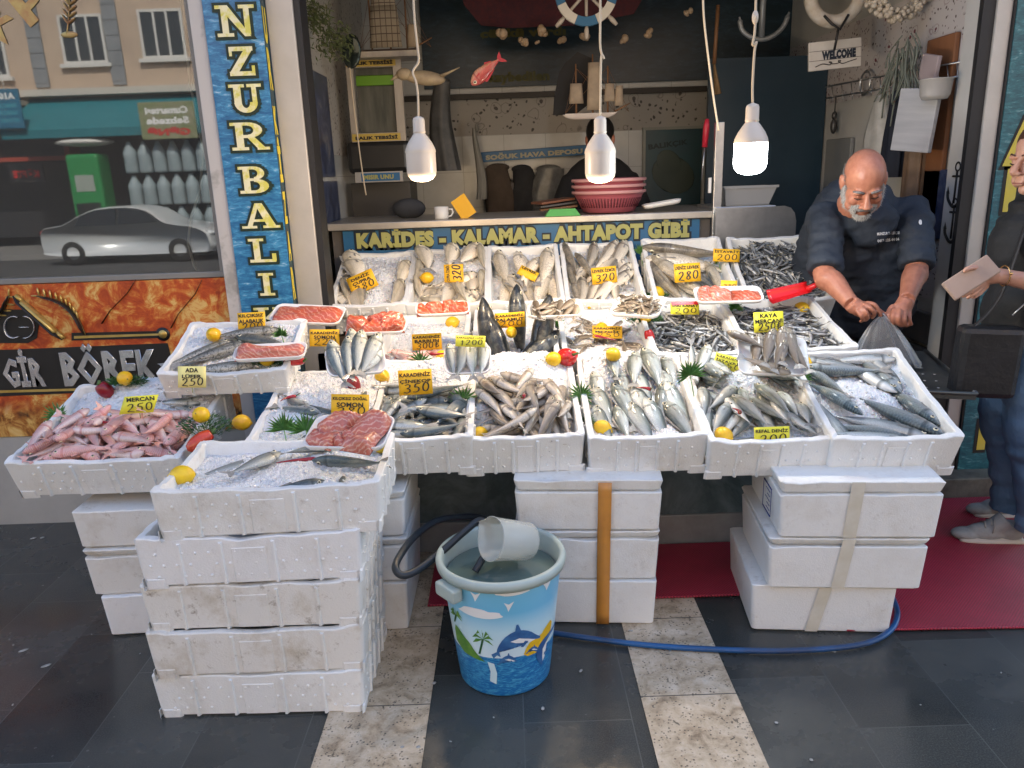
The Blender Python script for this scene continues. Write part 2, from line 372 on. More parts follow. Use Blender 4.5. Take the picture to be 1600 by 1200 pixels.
SM = T(0, -YF, 0)                                   # children are written in place coordinates
def spart(name, mb, m, parent=shop): return mb.build(name, m, parent, SM)
XL, XR, YB, ZC = -.95, 2.02, 5.8, 3.1
mb = MB(); mb.box(-9, 9, YF + .02, 12, ZC + .1, 10.5); spart('upper_storey', mb, mat('shop render', (.45, .40, .34), .85, 0, (.38, .34, .29), 2))
mb = MB(); mb.box(-9, 9, YF - .12, YF + .019, 2.75, 4.1); spart('fascia', mb, mat('fascia board', (.05, .12, .22), .5))
mb = MB(); mb.box(XL - .02, XR + .3, YF + .3, YB + .2, ZC, ZC + .098); spart('ceiling', mb, mat('shop ceiling', (.30, .29, .27), .7))
mb = MB(); mb.box(XL - .2, XR + .3, YB, YB + .2, 0, ZC - .002); spart('back_wall', mb, TILE)
mb = MB(); mb.box(XL - .2, XL, YF + .085, YB - .002, 0, ZC - .002); spart('side_wall', mb, TILE)
mb = MB(); mb.box(XR, XR + .2, YF + .085, YB - .002, 0, ZC - .002); spart('side_wall', mb, PLAS)
mb = MB(); mb.box(XL, XR, YF - .1, YB, .01, .1); spart('interior_floor', mb, mat('wet shop floor', (.10, .10, .10), .25, 0, (.15, .15, .14), 4))
# wallpaper
mb = MB(); mb.box(XL + .0, XL + .004, YF + .1, YB - .01, 1.62, 2.7); mb.box(XL, XL + .004, YF + .1, 4.4, .6, 1.32); spart('wallpaper', mb, FLOR)
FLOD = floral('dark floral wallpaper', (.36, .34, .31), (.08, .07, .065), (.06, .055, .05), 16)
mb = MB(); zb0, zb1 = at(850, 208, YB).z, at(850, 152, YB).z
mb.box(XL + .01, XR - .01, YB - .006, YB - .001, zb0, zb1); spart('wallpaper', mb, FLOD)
mb = MB(); mb.box(XL + .01, XR - .01, YB - .05, YB - .008, zb1, zb1 + .035); spart('dado_rail', mb, mat('dark wood rail', (.03, .025, .02), .5))
za, zb = atx(1480, 40, XR).z, atx(1500, 90, XR).z
mb = MB(); mb.grid(1, 1, lambda u, v: (XR - .004, 3.45 + 2.3 * u, 1.83 + .42 * v)); mb.box(XR - .005, XR - .001, 3.5, 3.82, .84, 1.12); spart('wallpaper', mb, floral('pale floral wallpaper', (.55, .52, .52), (.16, .03, .05), (.10, .07, .07), 24))
# columns of the opening: aluminium posts with rubber seals
def post(x0, x1, seal0, seal1, y0, y1, deep=.05):
    mb = MB(); mb.box(x0, x1, y0, y1, 0.02, 2.75, .004); o = spart('door_post', mb, ALU)
    mb = MB(); mb.box(seal0, seal1, y0 + .012, y1 + deep, 0.02, 2.75); s = mb.build('rubber_seal', RUBBER, o)
post(-.914, -.808, -.808, -.782, YF, YF + .08)
post(1.968, 2.030, 1.918, 1.9678, YF, YF + .08, -.04)
mb = MB(); mb.box(2.03, 2.036, YF - .012, YF + .05, .02, 2.75); spart('trim_strip', mb, RUBBER)
mb = MB(); mb.box(1.3, 4.6, YF - .12, YF + .25, 0, .105, .006); spart('threshold', mb, mat('worn stone step', (.16, .15, .12), .6, 0, (.06, .055, .045), 11, bump=.5, bs=40))
# clutter on the right-hand side wall: cupboard and door behind the man
mb = MB(); mb.box(1.28, XR - .01, 5.05, 5.09, .1, 2.12); o = spart('cold_room_door', mb, mat('dark blue door', (.020, .045, .072), .35))
for k in range(4):
    mb = MB(); mb.box(XR - .035, XR - .002, 3.55 + .001, 4.35, .12 + .17 * k, .12 + .17 * k + .15, .006); o = spart('wall_cladding', mb, mat('grey cladding board', (.16, .165, .165), .5, 0, (.11, .115, .115), 6)) if k == 0 else spart('wall_cladding', mb, bpy.data.materials['grey cladding board'])
# counter
cy = 4.0
zt = at(800, 340, cy).z; counter = empty('counter', 'steel topped service counter with blue lettered front', 'counter', T(0, cy, 0))
def cpart(n, mb, m, par=counter): return mb.build(n, m, par, T(0, -cy, 0))
zl = at(520, 349, cy).z; zr = zl
mb = MB(); mb.box(-.93, 1.10, cy - .02, cy + .62, zt - .035, zt, .004); cpart('countertop', mb, mat('dull steel top', (.50, .46, .40), .35, .6, (.40, .37, .33), 9, bump=.05, bs=200))
mb = MB(); mb.box(-.90, 1.05, cy + .03, cy + .58, .1, zt - .036); cpart('cabinet', mb, mat('counter carcass', (.10, .09, .085), .6))
mb = MB(); mb.box(-.84, .99, cy + .005, cy + .029, .95, zt - .04); sgn = cpart('sign_board', mb, mat('blue sign board', (.02, .11, .24), .4, 0, (.03, .14, .28), 6))
def lettering(s, u0, u1, vmid, hpx, y, m, parent, pm, name='lettering', bold=.05, outline=None, opx=.02, tilt=0.0):
    """raised lettering standing at depth y, spanning photo columns u0..u1"""
    a = at(u0, vmid, y); b = at(u1, vmid, y); wid = b.x - a.x; hei = hpx * mpp(y)
    me = text_fit(s, wid, hei, bold); c = (a + b) / 2
    mw = T(c.x, y, c.z) @ RX(PI / 2) @ RZ(tilt)
    if outline is not None:
        m2 = text_fit(s, wid + 2 * opx, hei + 2 * opx, bold + opx / hei * .8); link('letter_outline', m2, outline, parent, pm @ T(0, .002, 0) @ mw)
    return link(name, me, m, parent, pm @ T(0, -.001, 0) @ mw)
CREAM = mat('sign yellow', (.42, .41, .12), .5, 0, (.34, .34, .14), 12)
NAVY = mat('sign navy outline', (.006, .016, .03), .5)
lettering('KARİDES - KALAMAR - AHTAPOT GİBİ', 556, 1077, 364, 30, cy, CREAM, sgn, IDM, bold=.07, outline=NAVY, opx=.012, tilt=0)
# ---------------------------------------------------------------- shop front signs
def offset_poly(poly, d):
    n = len(poly); out = []
    A = sum(poly[i][0] * poly[(i + 1) % n][1] - poly[(i + 1) % n][0] * poly[i][1] for i in range(n))
    sg = 1 if A > 0 else -1
    for i in range(n):
        p0, p1, p2 = Vector(poly[i - 1]), Vector(poly[i]), Vector(poly[(i + 1) % n])
        e1 = (p1 - p0).normalized(); e2 = (p2 - p1).normalized(); n1 = Vector((e1.y, -e1.x)) * sg; n2 = Vector((e2.y, -e2.x)) * sg
        b = n1 + n2; k = max(.45, 1 + n1.dot(n2)); out.append(tuple(p1 + b * (d / k)))
    return out
def rc(x0, y0, x1, y1): return [(x0, y0), (x1, y0), (x1, y1), (x0, y1)]
def arc(cx, cy, rx0, ry0, rx1, ry1, a0, a1, n=9):
    out = []
    for i in range(n):
        a = a0 + (a1 - a0) * i / n; b = a0 + (a1 - a0) * (i + 1.06) / n
        out.append([(cx + rx0 * math.cos(a), cy + ry0 * math.sin(a)), (cx + rx1 * math.cos(a), cy + ry1 * math.sin(a)), (cx + rx1 * math.cos(b), cy + ry1 * math.sin(b)), (cx + rx0 * math.cos(b), cy + ry0 * math.sin(b))])
    return out
SLAB = {
 'N': [rc(.14, .05, .30, .95), rc(.72, .05, .86, .97), [(.08, 1), (.32, 1), (.86, .0), (.70, .0)], rc(0, 0, .42, .11), rc(.60, .89, 1, 1), rc(0, .89, .3, 1)],
 'Z': [rc(.08, .85, .95, 1), rc(.03, 0, .97, .15), [(.62, .87), (.92, .87), (.36, .13), (.05, .13)], rc(.08, .68, .18, .9), rc(.86, .1, .97, .34)],
 'U': [rc(.14, .34, .36, .95), rc(.70, .34, .84, .95), rc(0, .89, .48, 1), rc(.56, .89, 1, 1)] + arc(.49, .36, .13, .2, .36, .37, PI, 2 * PI, 10),
 'R': [rc(.14, .05, .34, .95), rc(0, 0, .46, .11), rc(0, .89, .5, 1), rc(.3, .44, .5, .55), [(.42, .5), (.62, .5), (.98, .0), (.74, .0)], rc(.7, 0, 1.04, .1)] + arc(.48, .72, .16, .16, .40, .28, -PI / 2, PI / 2, 9),
 'B': [rc(.14, .05, .34, .95), rc(0, 0, .5, .11), rc(0, .89, .5, 1), rc(.3, .46, .5, .56)] + arc(.48, .745, .13, .14, .34, .255, -PI / 2, PI / 2, 9) + arc(.48, .27, .17, .16, .45, .27, -PI / 2, PI / 2, 9),
 'A': [[(.40, 1), (.60, 1), (.96, .05), (.70, .05)], [(.40, 1), (.52, 1), (.26, .05), (.12, .05)], rc(.24, .26, .74, .36), rc(-.02, 0, .40, .1), rc(.58, 0, 1.06, .1)],
 'L': [rc(.16, .05, .38, .95), rc(0, .89, .54, 1), rc(0, 0, .92, .12), rc(.80, .05, .94, .36)],
 'I': [rc(.34, .05, .62, .95), rc(.14, .89, .82, 1), rc(.14, 0, .82, .11)],
 'K': [rc(.14, .05, .34, .95), rc(0, .89, .46, 1), rc(0, 0, .46, .11), [(.66, .95), (.88, .95), (.46, .42), (.32, .5)], [(.42, .6), (.56, .7), (1.0, .05), (.72, .05)], rc(.58, .9, 1.0, 1), rc(.64, 0, 1.06, .1)],
}
def slab_letter(ch, x, z, wd, hg, y, m, mo, parent, pm, ol=.011):
    a = MB(); b = MB()
    for i, p in enumerate(SLAB[ch]):
        p = [((q[0] - .5) * wd, (q[1] - .5) * hg) for q in p]
        a.prism(p, .004, .0065 + i * .00012); b.prism(offset_poly(p, ol), 0, .0026 + i * .0001)
    mw = pm @ T(x, y, z) @ RX(PI / 2)
    o = a.build('letter', m, parent, mw); b.build('letter_outline', mo, o)
    return o
GOLD = NT('cream letter'); 
_v = GOLD.coords('Generated'); GOLD.p(Base_Color=GOLD.mix(GOLD.ramp(GOLD.noise(GOLD.coords('Object'), 30, 4), [(.45, 0.0), (.62, 1.0)]), (.80, .76, .50), (.66, .62, .12)), Roughness=.4); GOLD = GOLD.m
DGREEN = mat('dark letter outline', (.012, .03, .02), .5)
py = YF - .06
pil = empty('pillar_sign', 'tall blue sea-print pillar sign with cream slab letters', 'sign', T(-1.03, py, 0))
PM = T(1.03, -py, 0)
mb = MB(); mb.box(-1.138, -.916, py, YF + .12, .02, 2.75); pb = mb.build('sign_panel', SEA, pil, PM)
mb = MB(); mb.box(-1.196, -1.140, py + .006, YF + .12, .02, 2.75, .003); mb.build('edge_trim', mat('cracked white trim', (.52, .50, .48), .6, 0, (.34, .33, .31), 7, .55, .65), pil, PM)
for ch, u, v, wp, hp in (('U', 364, -90, 44, 40), ('N', 369, 33, 54, 40), ('Z', 378, 96, 38, 38), ('U', 385, 154, 46, 38), ('R', 390, 213, 52, 38), ('B', 399, 281, 46, 38), ('A', 406, 337, 52, 36), ('L', 412, 391, 42, 35), ('I', 418, 444, 33, 34), ('K', 424, 497, 50, 34), ('M', 0, 0, 0, 0)):
    if ch == 'M': continue
    p = at(u, v, py); slab_letter(ch, p.x, p.z, wp * mpp(py), hp * mpp(py), py - .001, GOLD, DGREEN, pil, PM)
# narrow letters down the return of the pillar, facing the opening
SIDEY = mat('side letter yellow', (.70, .55, .04), .5)
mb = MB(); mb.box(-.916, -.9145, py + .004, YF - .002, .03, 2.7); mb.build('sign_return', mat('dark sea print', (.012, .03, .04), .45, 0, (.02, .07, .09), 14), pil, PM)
for ch, v0, v1 in (('U', 10, 68), ('R', 74, 140), ('K', 166, 210), ('İ', 214, 285), ('Z', 300, 350), ('A', 362, 408), ('R', 418, 468)):
    a = at(426, v0, YF - .03); b = at(440, v1, YF - .03)
    me = text_fit(ch, .040, abs(a.z - b.z), .05)
    link('letter', me, SIDEY, pil, PM @ T(-.9138, YF - .03, (a.z + b.z) / 2) @ RZ(PI / 2) @ RX(PI / 2))
# right-hand pillar
ry = YF - .015
rp = empty('pillar_sign', 'tall teal sea-print pillar sign with yellow block letters behind the customer', 'sign', T(2.2, ry, 0)); RPM = T(-2.2, -ry, 0)
mb = MB(); mb.box(2.037, 2.52, ry, YF + .3, .106, 2.75); mb.build('sign_panel', SEAT, rp, RPM)
YELL = mat('block letter yellow', (.66, .52, .06), .5, 0, (.56, .47, .10), 14)
for ch, u, v, hp in (('A', 1601, 222, 66), ('L', 1592, 297, 62), ('A', 1584, 368, 62), ('B', 1576, 440, 60), ('A', 1569, 506, 56), ('L', 1561, 568, 52), ('I', 1556, 627, 44), ('K', 1552, 680, 48)):
    p = at(u, v, ry); k = mpp(ry); wd = {'I': 14, 'L': 42, 'B': 48, 'K': 50}.get(ch, 58) * k
    me = text_fit(ch, wd, hp * k, .05); link('letter', me, YELL, rp, RPM @ T(p.x, ry - .003, p.z) @ RX(PI / 2))
    me = text_fit(ch, wd + .03, hp * k + .03, .11); link('letter_outline', me, BLACK, rp, RPM @ T(p.x, ry - .0015, p.z) @ RX(PI / 2))
# ---- bakery front at the left
bak = empty('bakery_front', 'bakery shop front with a mirror-like window and food-print sign below', 'shop front', T(-2.4, YF, 0)); BM = T(2.4, -YF, 0)
def window_glass():
    q = NT('reflective shop window'); g = q.n('BsdfGlossy', i_Roughness=.015); g.inputs['Color'].default_value = (.95, .97, .96, 1)
    t = q.n('BsdfTransparent'); t.inputs['Color'].default_value = (.55, .58, .57, 1)
    f = q.n('Fresnel', i_IOR=1.8); mx = q.n('MixShader'); q.set(mx.inputs[0], q.math('MAXIMUM', f.outputs[0], .13)); q.set(mx.inputs[1], t.outputs[0]); q.set(mx.inputs[2], g.outputs[0])
    df = q.n('BsdfDiffuse'); df.inputs['Color'].default_value = (.6, .6, .58, 1); m2 = q.n('MixShader'); q.set(m2.inputs[0], .05); q.set(m2.inputs[1], mx.outputs[0]); q.set(m2.inputs[2], df.outputs[0])
    q.t.links.new(m2.outputs[0], q.out.inputs[0]); return q.m
zs = at(170, 434, YF).z
mb = MB(); mb.grid(1, 1, lambda u, v: (-4.4 + (4.4 - 1.21) * u, YF, zs + .012 + (2.72 - zs) * v)); mb.build('window_pane', window_glass(), bak, BM)
mb = MB(); mb.box(-4.4, -1.197, YF + 1.2, YF + 1.25, 0, 2.75); mb.box(-4.4, -1.2, YF + .03, YF + 1.2, .9, .94); mb.build('dim_interior', mat('dim bakery interior', (.05, .05, .048), .8, 0, (.09, .08, .07), 2), bak, BM)
mb = MB(); mb.box(-4.4, -1.197, YF - .018, YF + .03, zs - .012, zs + .012, .003); mb.box(-1.222, -1.198, YF - .018, YF + .03, zs + .0121, 2.75); mb.build('window_frame', mat('grey window frame', (.22, .22, .21), .4), bak, BM)
mb = MB(); mb.box(-4.4, -1.197, YF - .02, YF + .25, 0, .425); mb.build('stone_base', mat('grey stone base', (.40, .40, .38), .7, 0, (.33, .33, .31), 5), bak, BM)
def food():
    q = NT('printed pastry'); v = q.coords()
    n = q.noise(v, 4.2, 6, .62, 1.6); n2 = q.noise(v, 13, 5, .7, 1.2)
    c = q.ramp(q.math('MULTIPLY_ADD', n2, .5, q.math('MULTIPLY', n, .52)), [(.38, (.28, .028, .008)), (.49, (.50, .085, .015)), (.55, (.62, .24, .05)), (.60, (.72, .50, .17)), (.68, (.60, .16, .04))])
    x, y, z = q.sep(v); low = q.math('MULTIPLY', q.ramp(z, [(.52, 1.0), (.60, 0.0)]), 1.0)
    c2 = q.ramp(q.noise(v, 7, 5, .6, 1.0), [(.38, (.03, .012, .006)), (.46, (.35, .13, .025)), (.55, (.68, .42, .12)), (.7, (.78, .62, .32))])
    c = q.mix(low, c, c2); q.p(Base_Color=c, Roughness=.35); return q.m
zp0, zp1 = .428, zs - .014
mb = MB(); mb.box(-4.4, -1.199, YF - .025, YF + .02, zp0, zp1); bp = mb.build('sign_panel', food(), bak, BM)
# charred streaks and the plank below belong to the print
CHAR = mat('char brown', (.06, .018, .008), .5, 0, (.14, .05, .02), 30)
for (u0, v0, u1, v1) in ((212, 437, 160, 505), (316, 437, 268, 512)):
    mb = MB()
    a, b = at(u0, v0, YF - .026), at(u1, v1, YF - .026); mb.tube([a, a.lerp(b, .3) + Vector((.01, 0, 0)), a.lerp(b, .7) - Vector((.008, 0, 0)), b], [.006, .012, .009, .016], 6, flat=.12)
    mb.build('char_streak', CHAR, bp)
# black band behind the bakery name, gold rails
BLK = mat('sign black', (.012, .012, .013), .4); GLD = mat('sign gold', (.45, .30, .07), .3, .5, (.60, .45, .16), 14); CHR = mat('chrome lettering', (.62, .63, .65), .22, .75, (.36, .37, .40), 10)
by = YF - .026
def bpt(u, v, d=0): return at(u, v, by - d)
def plate(pts, m, name, d, th=.002, parent=bp):
    mb = MB(); P = [bpt(u, v, d) for u, v in pts]; n = len(P)
    mb.add([(p.x, by - d, p.z) for p in P] + [(p.x, by - d - th, p.z) for p in P], [tuple(range(n)), tuple(range(n, 2 * n))[::-1]] + [(i, n + i, n + (i + 1) % n, (i + 1) % n) for i in range(n)], False)
    return mb.build(name, m, parent)
# black ground of the name: follows the letters
plate([(-60, 548), (20, 546), (262, 536), (268, 560), (262, 596), (160, 602), (160, 612), (-60, 622)], BLK, 'name_band', .001)
plate([(-60, 611.5), (150, 606), (150, 609.5), (-60, 615.5)], GLD, 'gold_rail', .0035)
plate([(112, 520), (250, 517), (250, 528), (112, 532)], BLK, 'name_band', .0012); plate([(116, 525), (248, 521), (248, 524), (116, 529)], GLD, 'gold_rail', .0042)
mb = MB(); c = bpt(255, 522); mb.M = T(c.x, by - .001, c.z) @ RX(PI / 2); mb.lathe([(0, .003), (.03, .003), (.03, 0)], 20); mb.mi = 1; mb.lathe([(0, .0045), (.018, .0045), (.018, 0)], 20); mb.build('rail_knob', [BLK, GLD], bp)
def bake_text(s, u0, u1, v0, v1, d, m, bold, bev=.004, name='lettering'):
    a = bpt(u0, v0); b = bpt(u1, v1); me = text_mesh(s, 1.0, bold, .002, bevel=.012, res=1)
    co = np.empty(len(me.vertices) * 3); me.vertices.foreach_get('co', co); co = co.reshape(-1, 3); lo, hi = co.min(0), co.max(0)
    me.transform(SC((b.x - a.x) / (hi[0] - lo[0]), (a.z - b.z) / (hi[1] - lo[1]), .25) @ T(-(lo[0] + hi[0]) / 2, -(lo[1] + hi[1]) / 2, -lo[2]))
    return link(name, me, m, bp, T((a.x + b.x) / 2, by - d, (a.z + b.z) / 2) @ RX(PI / 2))
bake_text('GİR', -2, 76, 545, 604, .004, CHR, .035); bake_text('BÖREK', 90, 254, 537, 600, .004, CHR, .035)
# emblem: the joined letters, the rolling pin, the ear of wheat
plate([(-40, 482), (46, 484), (62, 500), (58, 528), (44, 536), (-40, 536)], BLK, 'emblem_ground', .001)
mb = MB()
for (cx, a0, a1) in ((22, .35 * PI, 1.65 * PI), (6, 0, 0), (40, -.55 * PI, .55 * PI)):
    if a0 == a1: continue
    P = []
    for k in range(13):
        a = a0 + (a1 - a0) * k / 12; p = bpt(cx + 17 * math.cos(a) * .85, 511 - 17 * math.sin(a), .006); P.append(p)
    mb.tube(P, .011, 6, flat=.3)
a, b = bpt(30, 511, .006), bpt(46, 511, .006); mb.tube([a, b], .008, 6, flat=.3); mb.build('emblem_letters', CHR, bp)
def wheat(base, tip, m, n, d, parent, lw=.012, ll=.034, bend=.02, mo=None):
    mb = MB(); a, b = bpt(*base, d), bpt(*tip, d); ax = (b - a); L = ax.length; ax.normalize(); sd = Vector((ax.z, 0, -ax.x))
    def P(t): return a + ax * (L * t) + sd * (bend * math.sin(PI * t))
    mb.tube([P(k / 8) for k in range(9)], .0025, 5)
    for k in range(n):
        t = .25 + .72 * k / (n - 1); p = P(t)
        for s_ in (-1, 1):
            dr = (ax * .75 + sd * (.65 * s_)).normalized(); q = p + dr * ll * .55
            rot = dr.to_track_quat('X', 'Y').to_matrix().to_4x4(); mb.ell(q, (ll * .55, .004, lw * .5), 8, 5, rot)
    if mo is not None:
        pts = [];
        for k in range(9): pts.append(P(k / 8) )
        bb = MB(); bb.tube([p + Vector((0, .004, 0)) for p in pts], [.016] + [.034] * 7 + [.014], 8, flat=.06); bb.build('emblem_ground', mo, parent)
    return mb.build('wheat_ear', m, parent)
wheat((133, 523), (58, 462), GLD, 9, .006, bp, bend=.05, mo=BLK)
wheat((-30, 500), (14, 462), GLD, 5, .006, bp, bend=.03, mo=BLK)
a, b = bpt(34, 471, .008), bpt(88, 519, .008); e1, e2 = bpt(24, 462, .008), bpt(99, 529, .008)
mb = MB(); mb.tube([e1, a], .011, 8); mb.tube([a, a.lerp(b, .02), a.lerp(b, .98), b], [.014, .024, .024, .014], 10, flat=.4); mb.tube([b, e2], .011, 8); mb.build('rolling_pin', GLD, bp)
mb = MB(); mb.tube([e1 + Vector((0, .006, 0)), a, b, e2 + Vector((0, .006, 0))], [.02, .036, .036, .02], 10, flat=.1); mb.build('emblem_ground', BLK, bp)
# gilt lettering stuck on the window
DEC = mat('copper window decal', (.30, .16, .08), .35, .3, (.42, .36, .14), 20)
by = YF - .004
wheat((104, 54), (108, -14), DEC, 6, .001, bak, lw=.016, ll=.036, bend=.004).matrix_local = BM
mb = MB(); c = at(108, 54, by); mb.ell(c, (.034, .003, .012), 12, 6); mb.build('window_decal', DEC, bak, BM)
for s, u, v, w_, h_, rot in (('K', 2, 42, 30, 36, -.5), ('P', 48, 6, 44, 42, .6)):
    p = at(u, v, by); me = text_fit(s, w_ * mpp(by), h_ * mpp(by), .05); link('window_decal', me, DEC, bak, BM @ T(p.x, by, p.z) @ RX(PI / 2) @ RZ(rot))
# the white flex hanging inside the window
mb = MB(); P = [at(u, v, YF + .06) for u, v in ((283, -10), (291, 70), (297, 130), (310, 195), (318, 235), (312, 300), (297, 345), (294, 380), (303, 415), (318, 436))]
mb.tube(P, .005, 6); tag(mb.build('power_flex', mat('white flex', (.6, .58, .54), .5)), 'white flex dangling down behind the bakery window', 'cable')
# ---------------------------------------------------------------- foam crates
def ring(wd, d, r, z, step=.022, jit=0.0, rr=None):
    """points of a rounded rectangle centred on x, from y=0 to y=d"""
    pts = []; hw, hd = wd / 2, d / 2; n1 = max(2, int((wd - 2 * r) / step)); n2 = max(2, int((d - 2 * r) / step))
    for i in range(n1): pts.append((-hw + r + (wd - 2 * r) * i / n1, -hd))
    for k in range(4): a = -PI / 2 + PI / 2 * k / 4; pts.append((hw - r + r * math.cos(a), -hd + r + r * math.sin(a)))
    for i in range(n2): pts.append((hw, -hd + r + (d - 2 * r) * i / n2))
    for k in range(4): a = PI / 2 * k / 4; pts.append((hw - r + r * math.cos(a), hd - r + r * math.sin(a)))
    for i in range(n1): pts.append((hw - r - (wd - 2 * r) * i / n1, hd))
    for k in range(4): a = PI / 2 + PI / 2 * k / 4; pts.append((-hw + r + r * math.cos(a), hd - r + r * math.sin(a)))
    for i in range(n2): pts.append((-hw, hd - r - (d - 2 * r) * i / n2))
    for k in range(4): a = PI + PI / 2 * k / 4; pts.append((-hw + r + r * math.cos(a), -hd + r + r * math.sin(a)))
    return [(x, y, z) for x, y in pts]
def crate_mesh(wd, d, h, seed, wall=.022, dots=True, ribs=True, solid=False, notch=True):
    g = random.Random(seed); ins = .008; r = .013
    dims = [(wd - .02 - 2 * ins, d - .02 - 2 * ins, .014, 0.0), (wd - 2 * ins, d - 2 * ins, r, .008), (wd - ins, d - ins, r, h * .5), (wd, d, r, h - .003), (wd - .005, d - .005, r * .95, h)]
    if not solid: dims += [(wd - 2 * wall + .006, d - 2 * wall + .006, .016, h), (wd - 2 * wall, d - 2 * wall, .016, h - .005), (wd - 2 * wall - .012, d - 2 * wall - .012, .014, .03), (wd - 2 * wall - .03, d - 2 * wall - .03, .01, .022)]
    R_ = [ring(a, b, c, z) for a, b, c, z in dims]; n = min(len(q) for q in R_)
    # rings share one point count
    n1, n2 = len(R_[0]), 0
    base = R_[3]; N = len(base); L = []
    bw, bd = dims[3][0], dims[3][1]
    chip = [0.0] * N
    for _ in range(5):
        c = g.randrange(N); dep = g.uniform(.002, .007)
        for k in range(-2, 3): chip[(c + k) % N] = max(chip[(c + k) % N], dep * (1 - abs(k) / 3))
    slots = []
    for a, b, c, z in dims:
        sx, sy = a / bw, b / bd
        L.append([(x * sx, y * sy + d / 2, z) for x, y, _ in base])
    for i in range(N):
        x0, y0, _ = base[i]; dz = g.uniform(-.0012, .0012) - chip[i]
        # hand-hold dip in the middle of each side, raised lugs toward the corners
        if notch and not solid:
            dip = max(math.exp(-(x0 / .055) ** 4) * (abs(y0) > bd * .49), math.exp(-(y0 / .055) ** 4) * (abs(x0) > bw * .49)); dz -= .005 * dip
            lug = (abs(x0) > bw * .5 - .05) and (abs(y0) > bd * .5 - .05); dz += .006 * lug
        for k in ((3, 4) if solid else (3, 4, 5, 6)): x, y, z = L[k][i]; L[k][i] = (x, y, z + dz)
    mb = MB(); vs = [p for q in L for p in q]; fs = []
    for j in range(len(L) - 1):
        for i in range(N): a, b = j * N + i, j * N + (i + 1) % N; fs.append((a, b, b + N, a + N))
    fs.append(tuple(range(N))[::-1]); fs.append(tuple(range((len(L) - 1) * N, len(L) * N)))
    mb.add(vs, fs)
    def wallpt(side, s, z, out):
        k = ins * (1 - z / h)
        if side == 0: return (s, k / 1.0 - out, z)
        if side == 1: return (wd / 2 - k + out, s + d / 2, z)
        if side == 2: return (-s, d - k + out, z)
        return (-wd / 2 + k - out, -s + d / 2, z)
    def pad(side, s0, s1, z0, z1, out, tp=.006):
        a = [wallpt(side, s0, z0, -.004), wallpt(side, s1, z0, -.004), wallpt(side, s1, z1, -.004), wallpt(side, s0, z1, -.004)]
        b = [wallpt(side, s0 + tp, z0 + .002, out), wallpt(side, s1 - tp, z0 + .002, out), wallpt(side, s1 - tp, z1 - tp * .6, out), wallpt(side, s0 + tp, z1 - tp * .6, out)]
        mb.add(a + b, [(4, 5, 6, 7), (0, 1, 5, 4), (1, 2, 6, 5), (2, 3, 7, 6), (3, 0, 4, 7)], False)
    for side in range(4):
        ln = (wd if side % 2 == 0 else d)
        if ribs:
            for s in ((-.31, -.115, .115, .31) if ln > .5 else (-.26, -.09, .09, .26)):
                c = s * ln + g.uniform(-.006, .006); pad(side, c - .007, c + .007, .004, h - .012, .0065, .004)
            pad(side, -.085 * ln, .085 * ln, .006, h * .80, .0022, .008)
            for s in (-.43, .43): pad(side, s * ln - .03, s * ln + .03, -.006, .03, .002, .008)
        if dots:
            nx = int(ln / .034)
            for iz in range(3):
                for ix in range(nx):
                    s = (ix + .5 + .5 * (iz % 2)) / nx * ln - ln / 2
                    if abs(s) > ln * .45 or g.random() < .2: continue
                    z = h * (.22 + .24 * iz); p = wallpt(side, s, z, -.0005); mb.ell(p, .0050, 6, 4)
    me = mb.mesh('foam'); me.set_sharp_from_angle(angle=R(28)); return me
class Crate: pass
CRATES = {}
_cm = {}
def crate(key, u, v, y, wd, d, h, tilt, rot, label, m=EPS, group='white foam fish crates', dots=True, pos=None, seed=None, cat='crate'):
    k = (wd, d, h, seed if seed is not None else len(_cm), dots)
    me = crate_mesh(wd, d, h, k[3], dots=dots); _cm[k] = me
    p = pos if pos is not None else at(u, v, y)
    M = T(p) @ RZ(R(rot)) @ RX(R(tilt)) @ T(0, 0, -h)
    o = link('fish_crate', me, m); o.matrix_world = M; tag(o, label, cat, group)
    q = Crate(); q.M = M; q.w, q.d, q.h = wd, d, h; q.o = o; q.grid = None; CRATES[key] = q
    q.nx, q.ny = int((wd - .044) / .006), int((d - .044) / .006); q.x0, q.y0 = -(wd - .044) / 2, .022
    q.H = np.zeros((q.ny + 1, q.nx + 1)) + .03; return q
# --- the lowest row, tilted towards the street
F1 = crate('F1', 142, 722, 2.34, .58, .52, .14, 14, -1, 'wide crate heaped with pink mullet, at the stall end by the bakery sign')
F2 = crate('F2', 478, 692, 2.30, .40, .55, .145, 11, 0, 'ice-filled crate behind the tray of salmon steaks')
F3 = crate('F3', 645, 687, 2.32, .385, .54, .145, 13.5, 0, 'crate of small bluefish with the big 350 price card')
F4 = crate('F4', 820, 684, 2.33, .388, .54, .148, 14.5, 0, 'crate of brown whiting behind the bucket')
F5 = crate('F5', 1014, 684, 2.31, .388, .54, .148, 15.2, -1, 'crate of upright silver fish above the orange tape')
F6 = crate('F6', 1208, 690, 2.27, .398, .54, .15, 17.3, -2, 'crate of horse mackerel with the 200 card on its front rim')
F7 = crate('F7', 1405, 686, 2.23, .402, .54, .15, 17.8, -3, 'crate of striped mackerel at the stall end by the drain table')
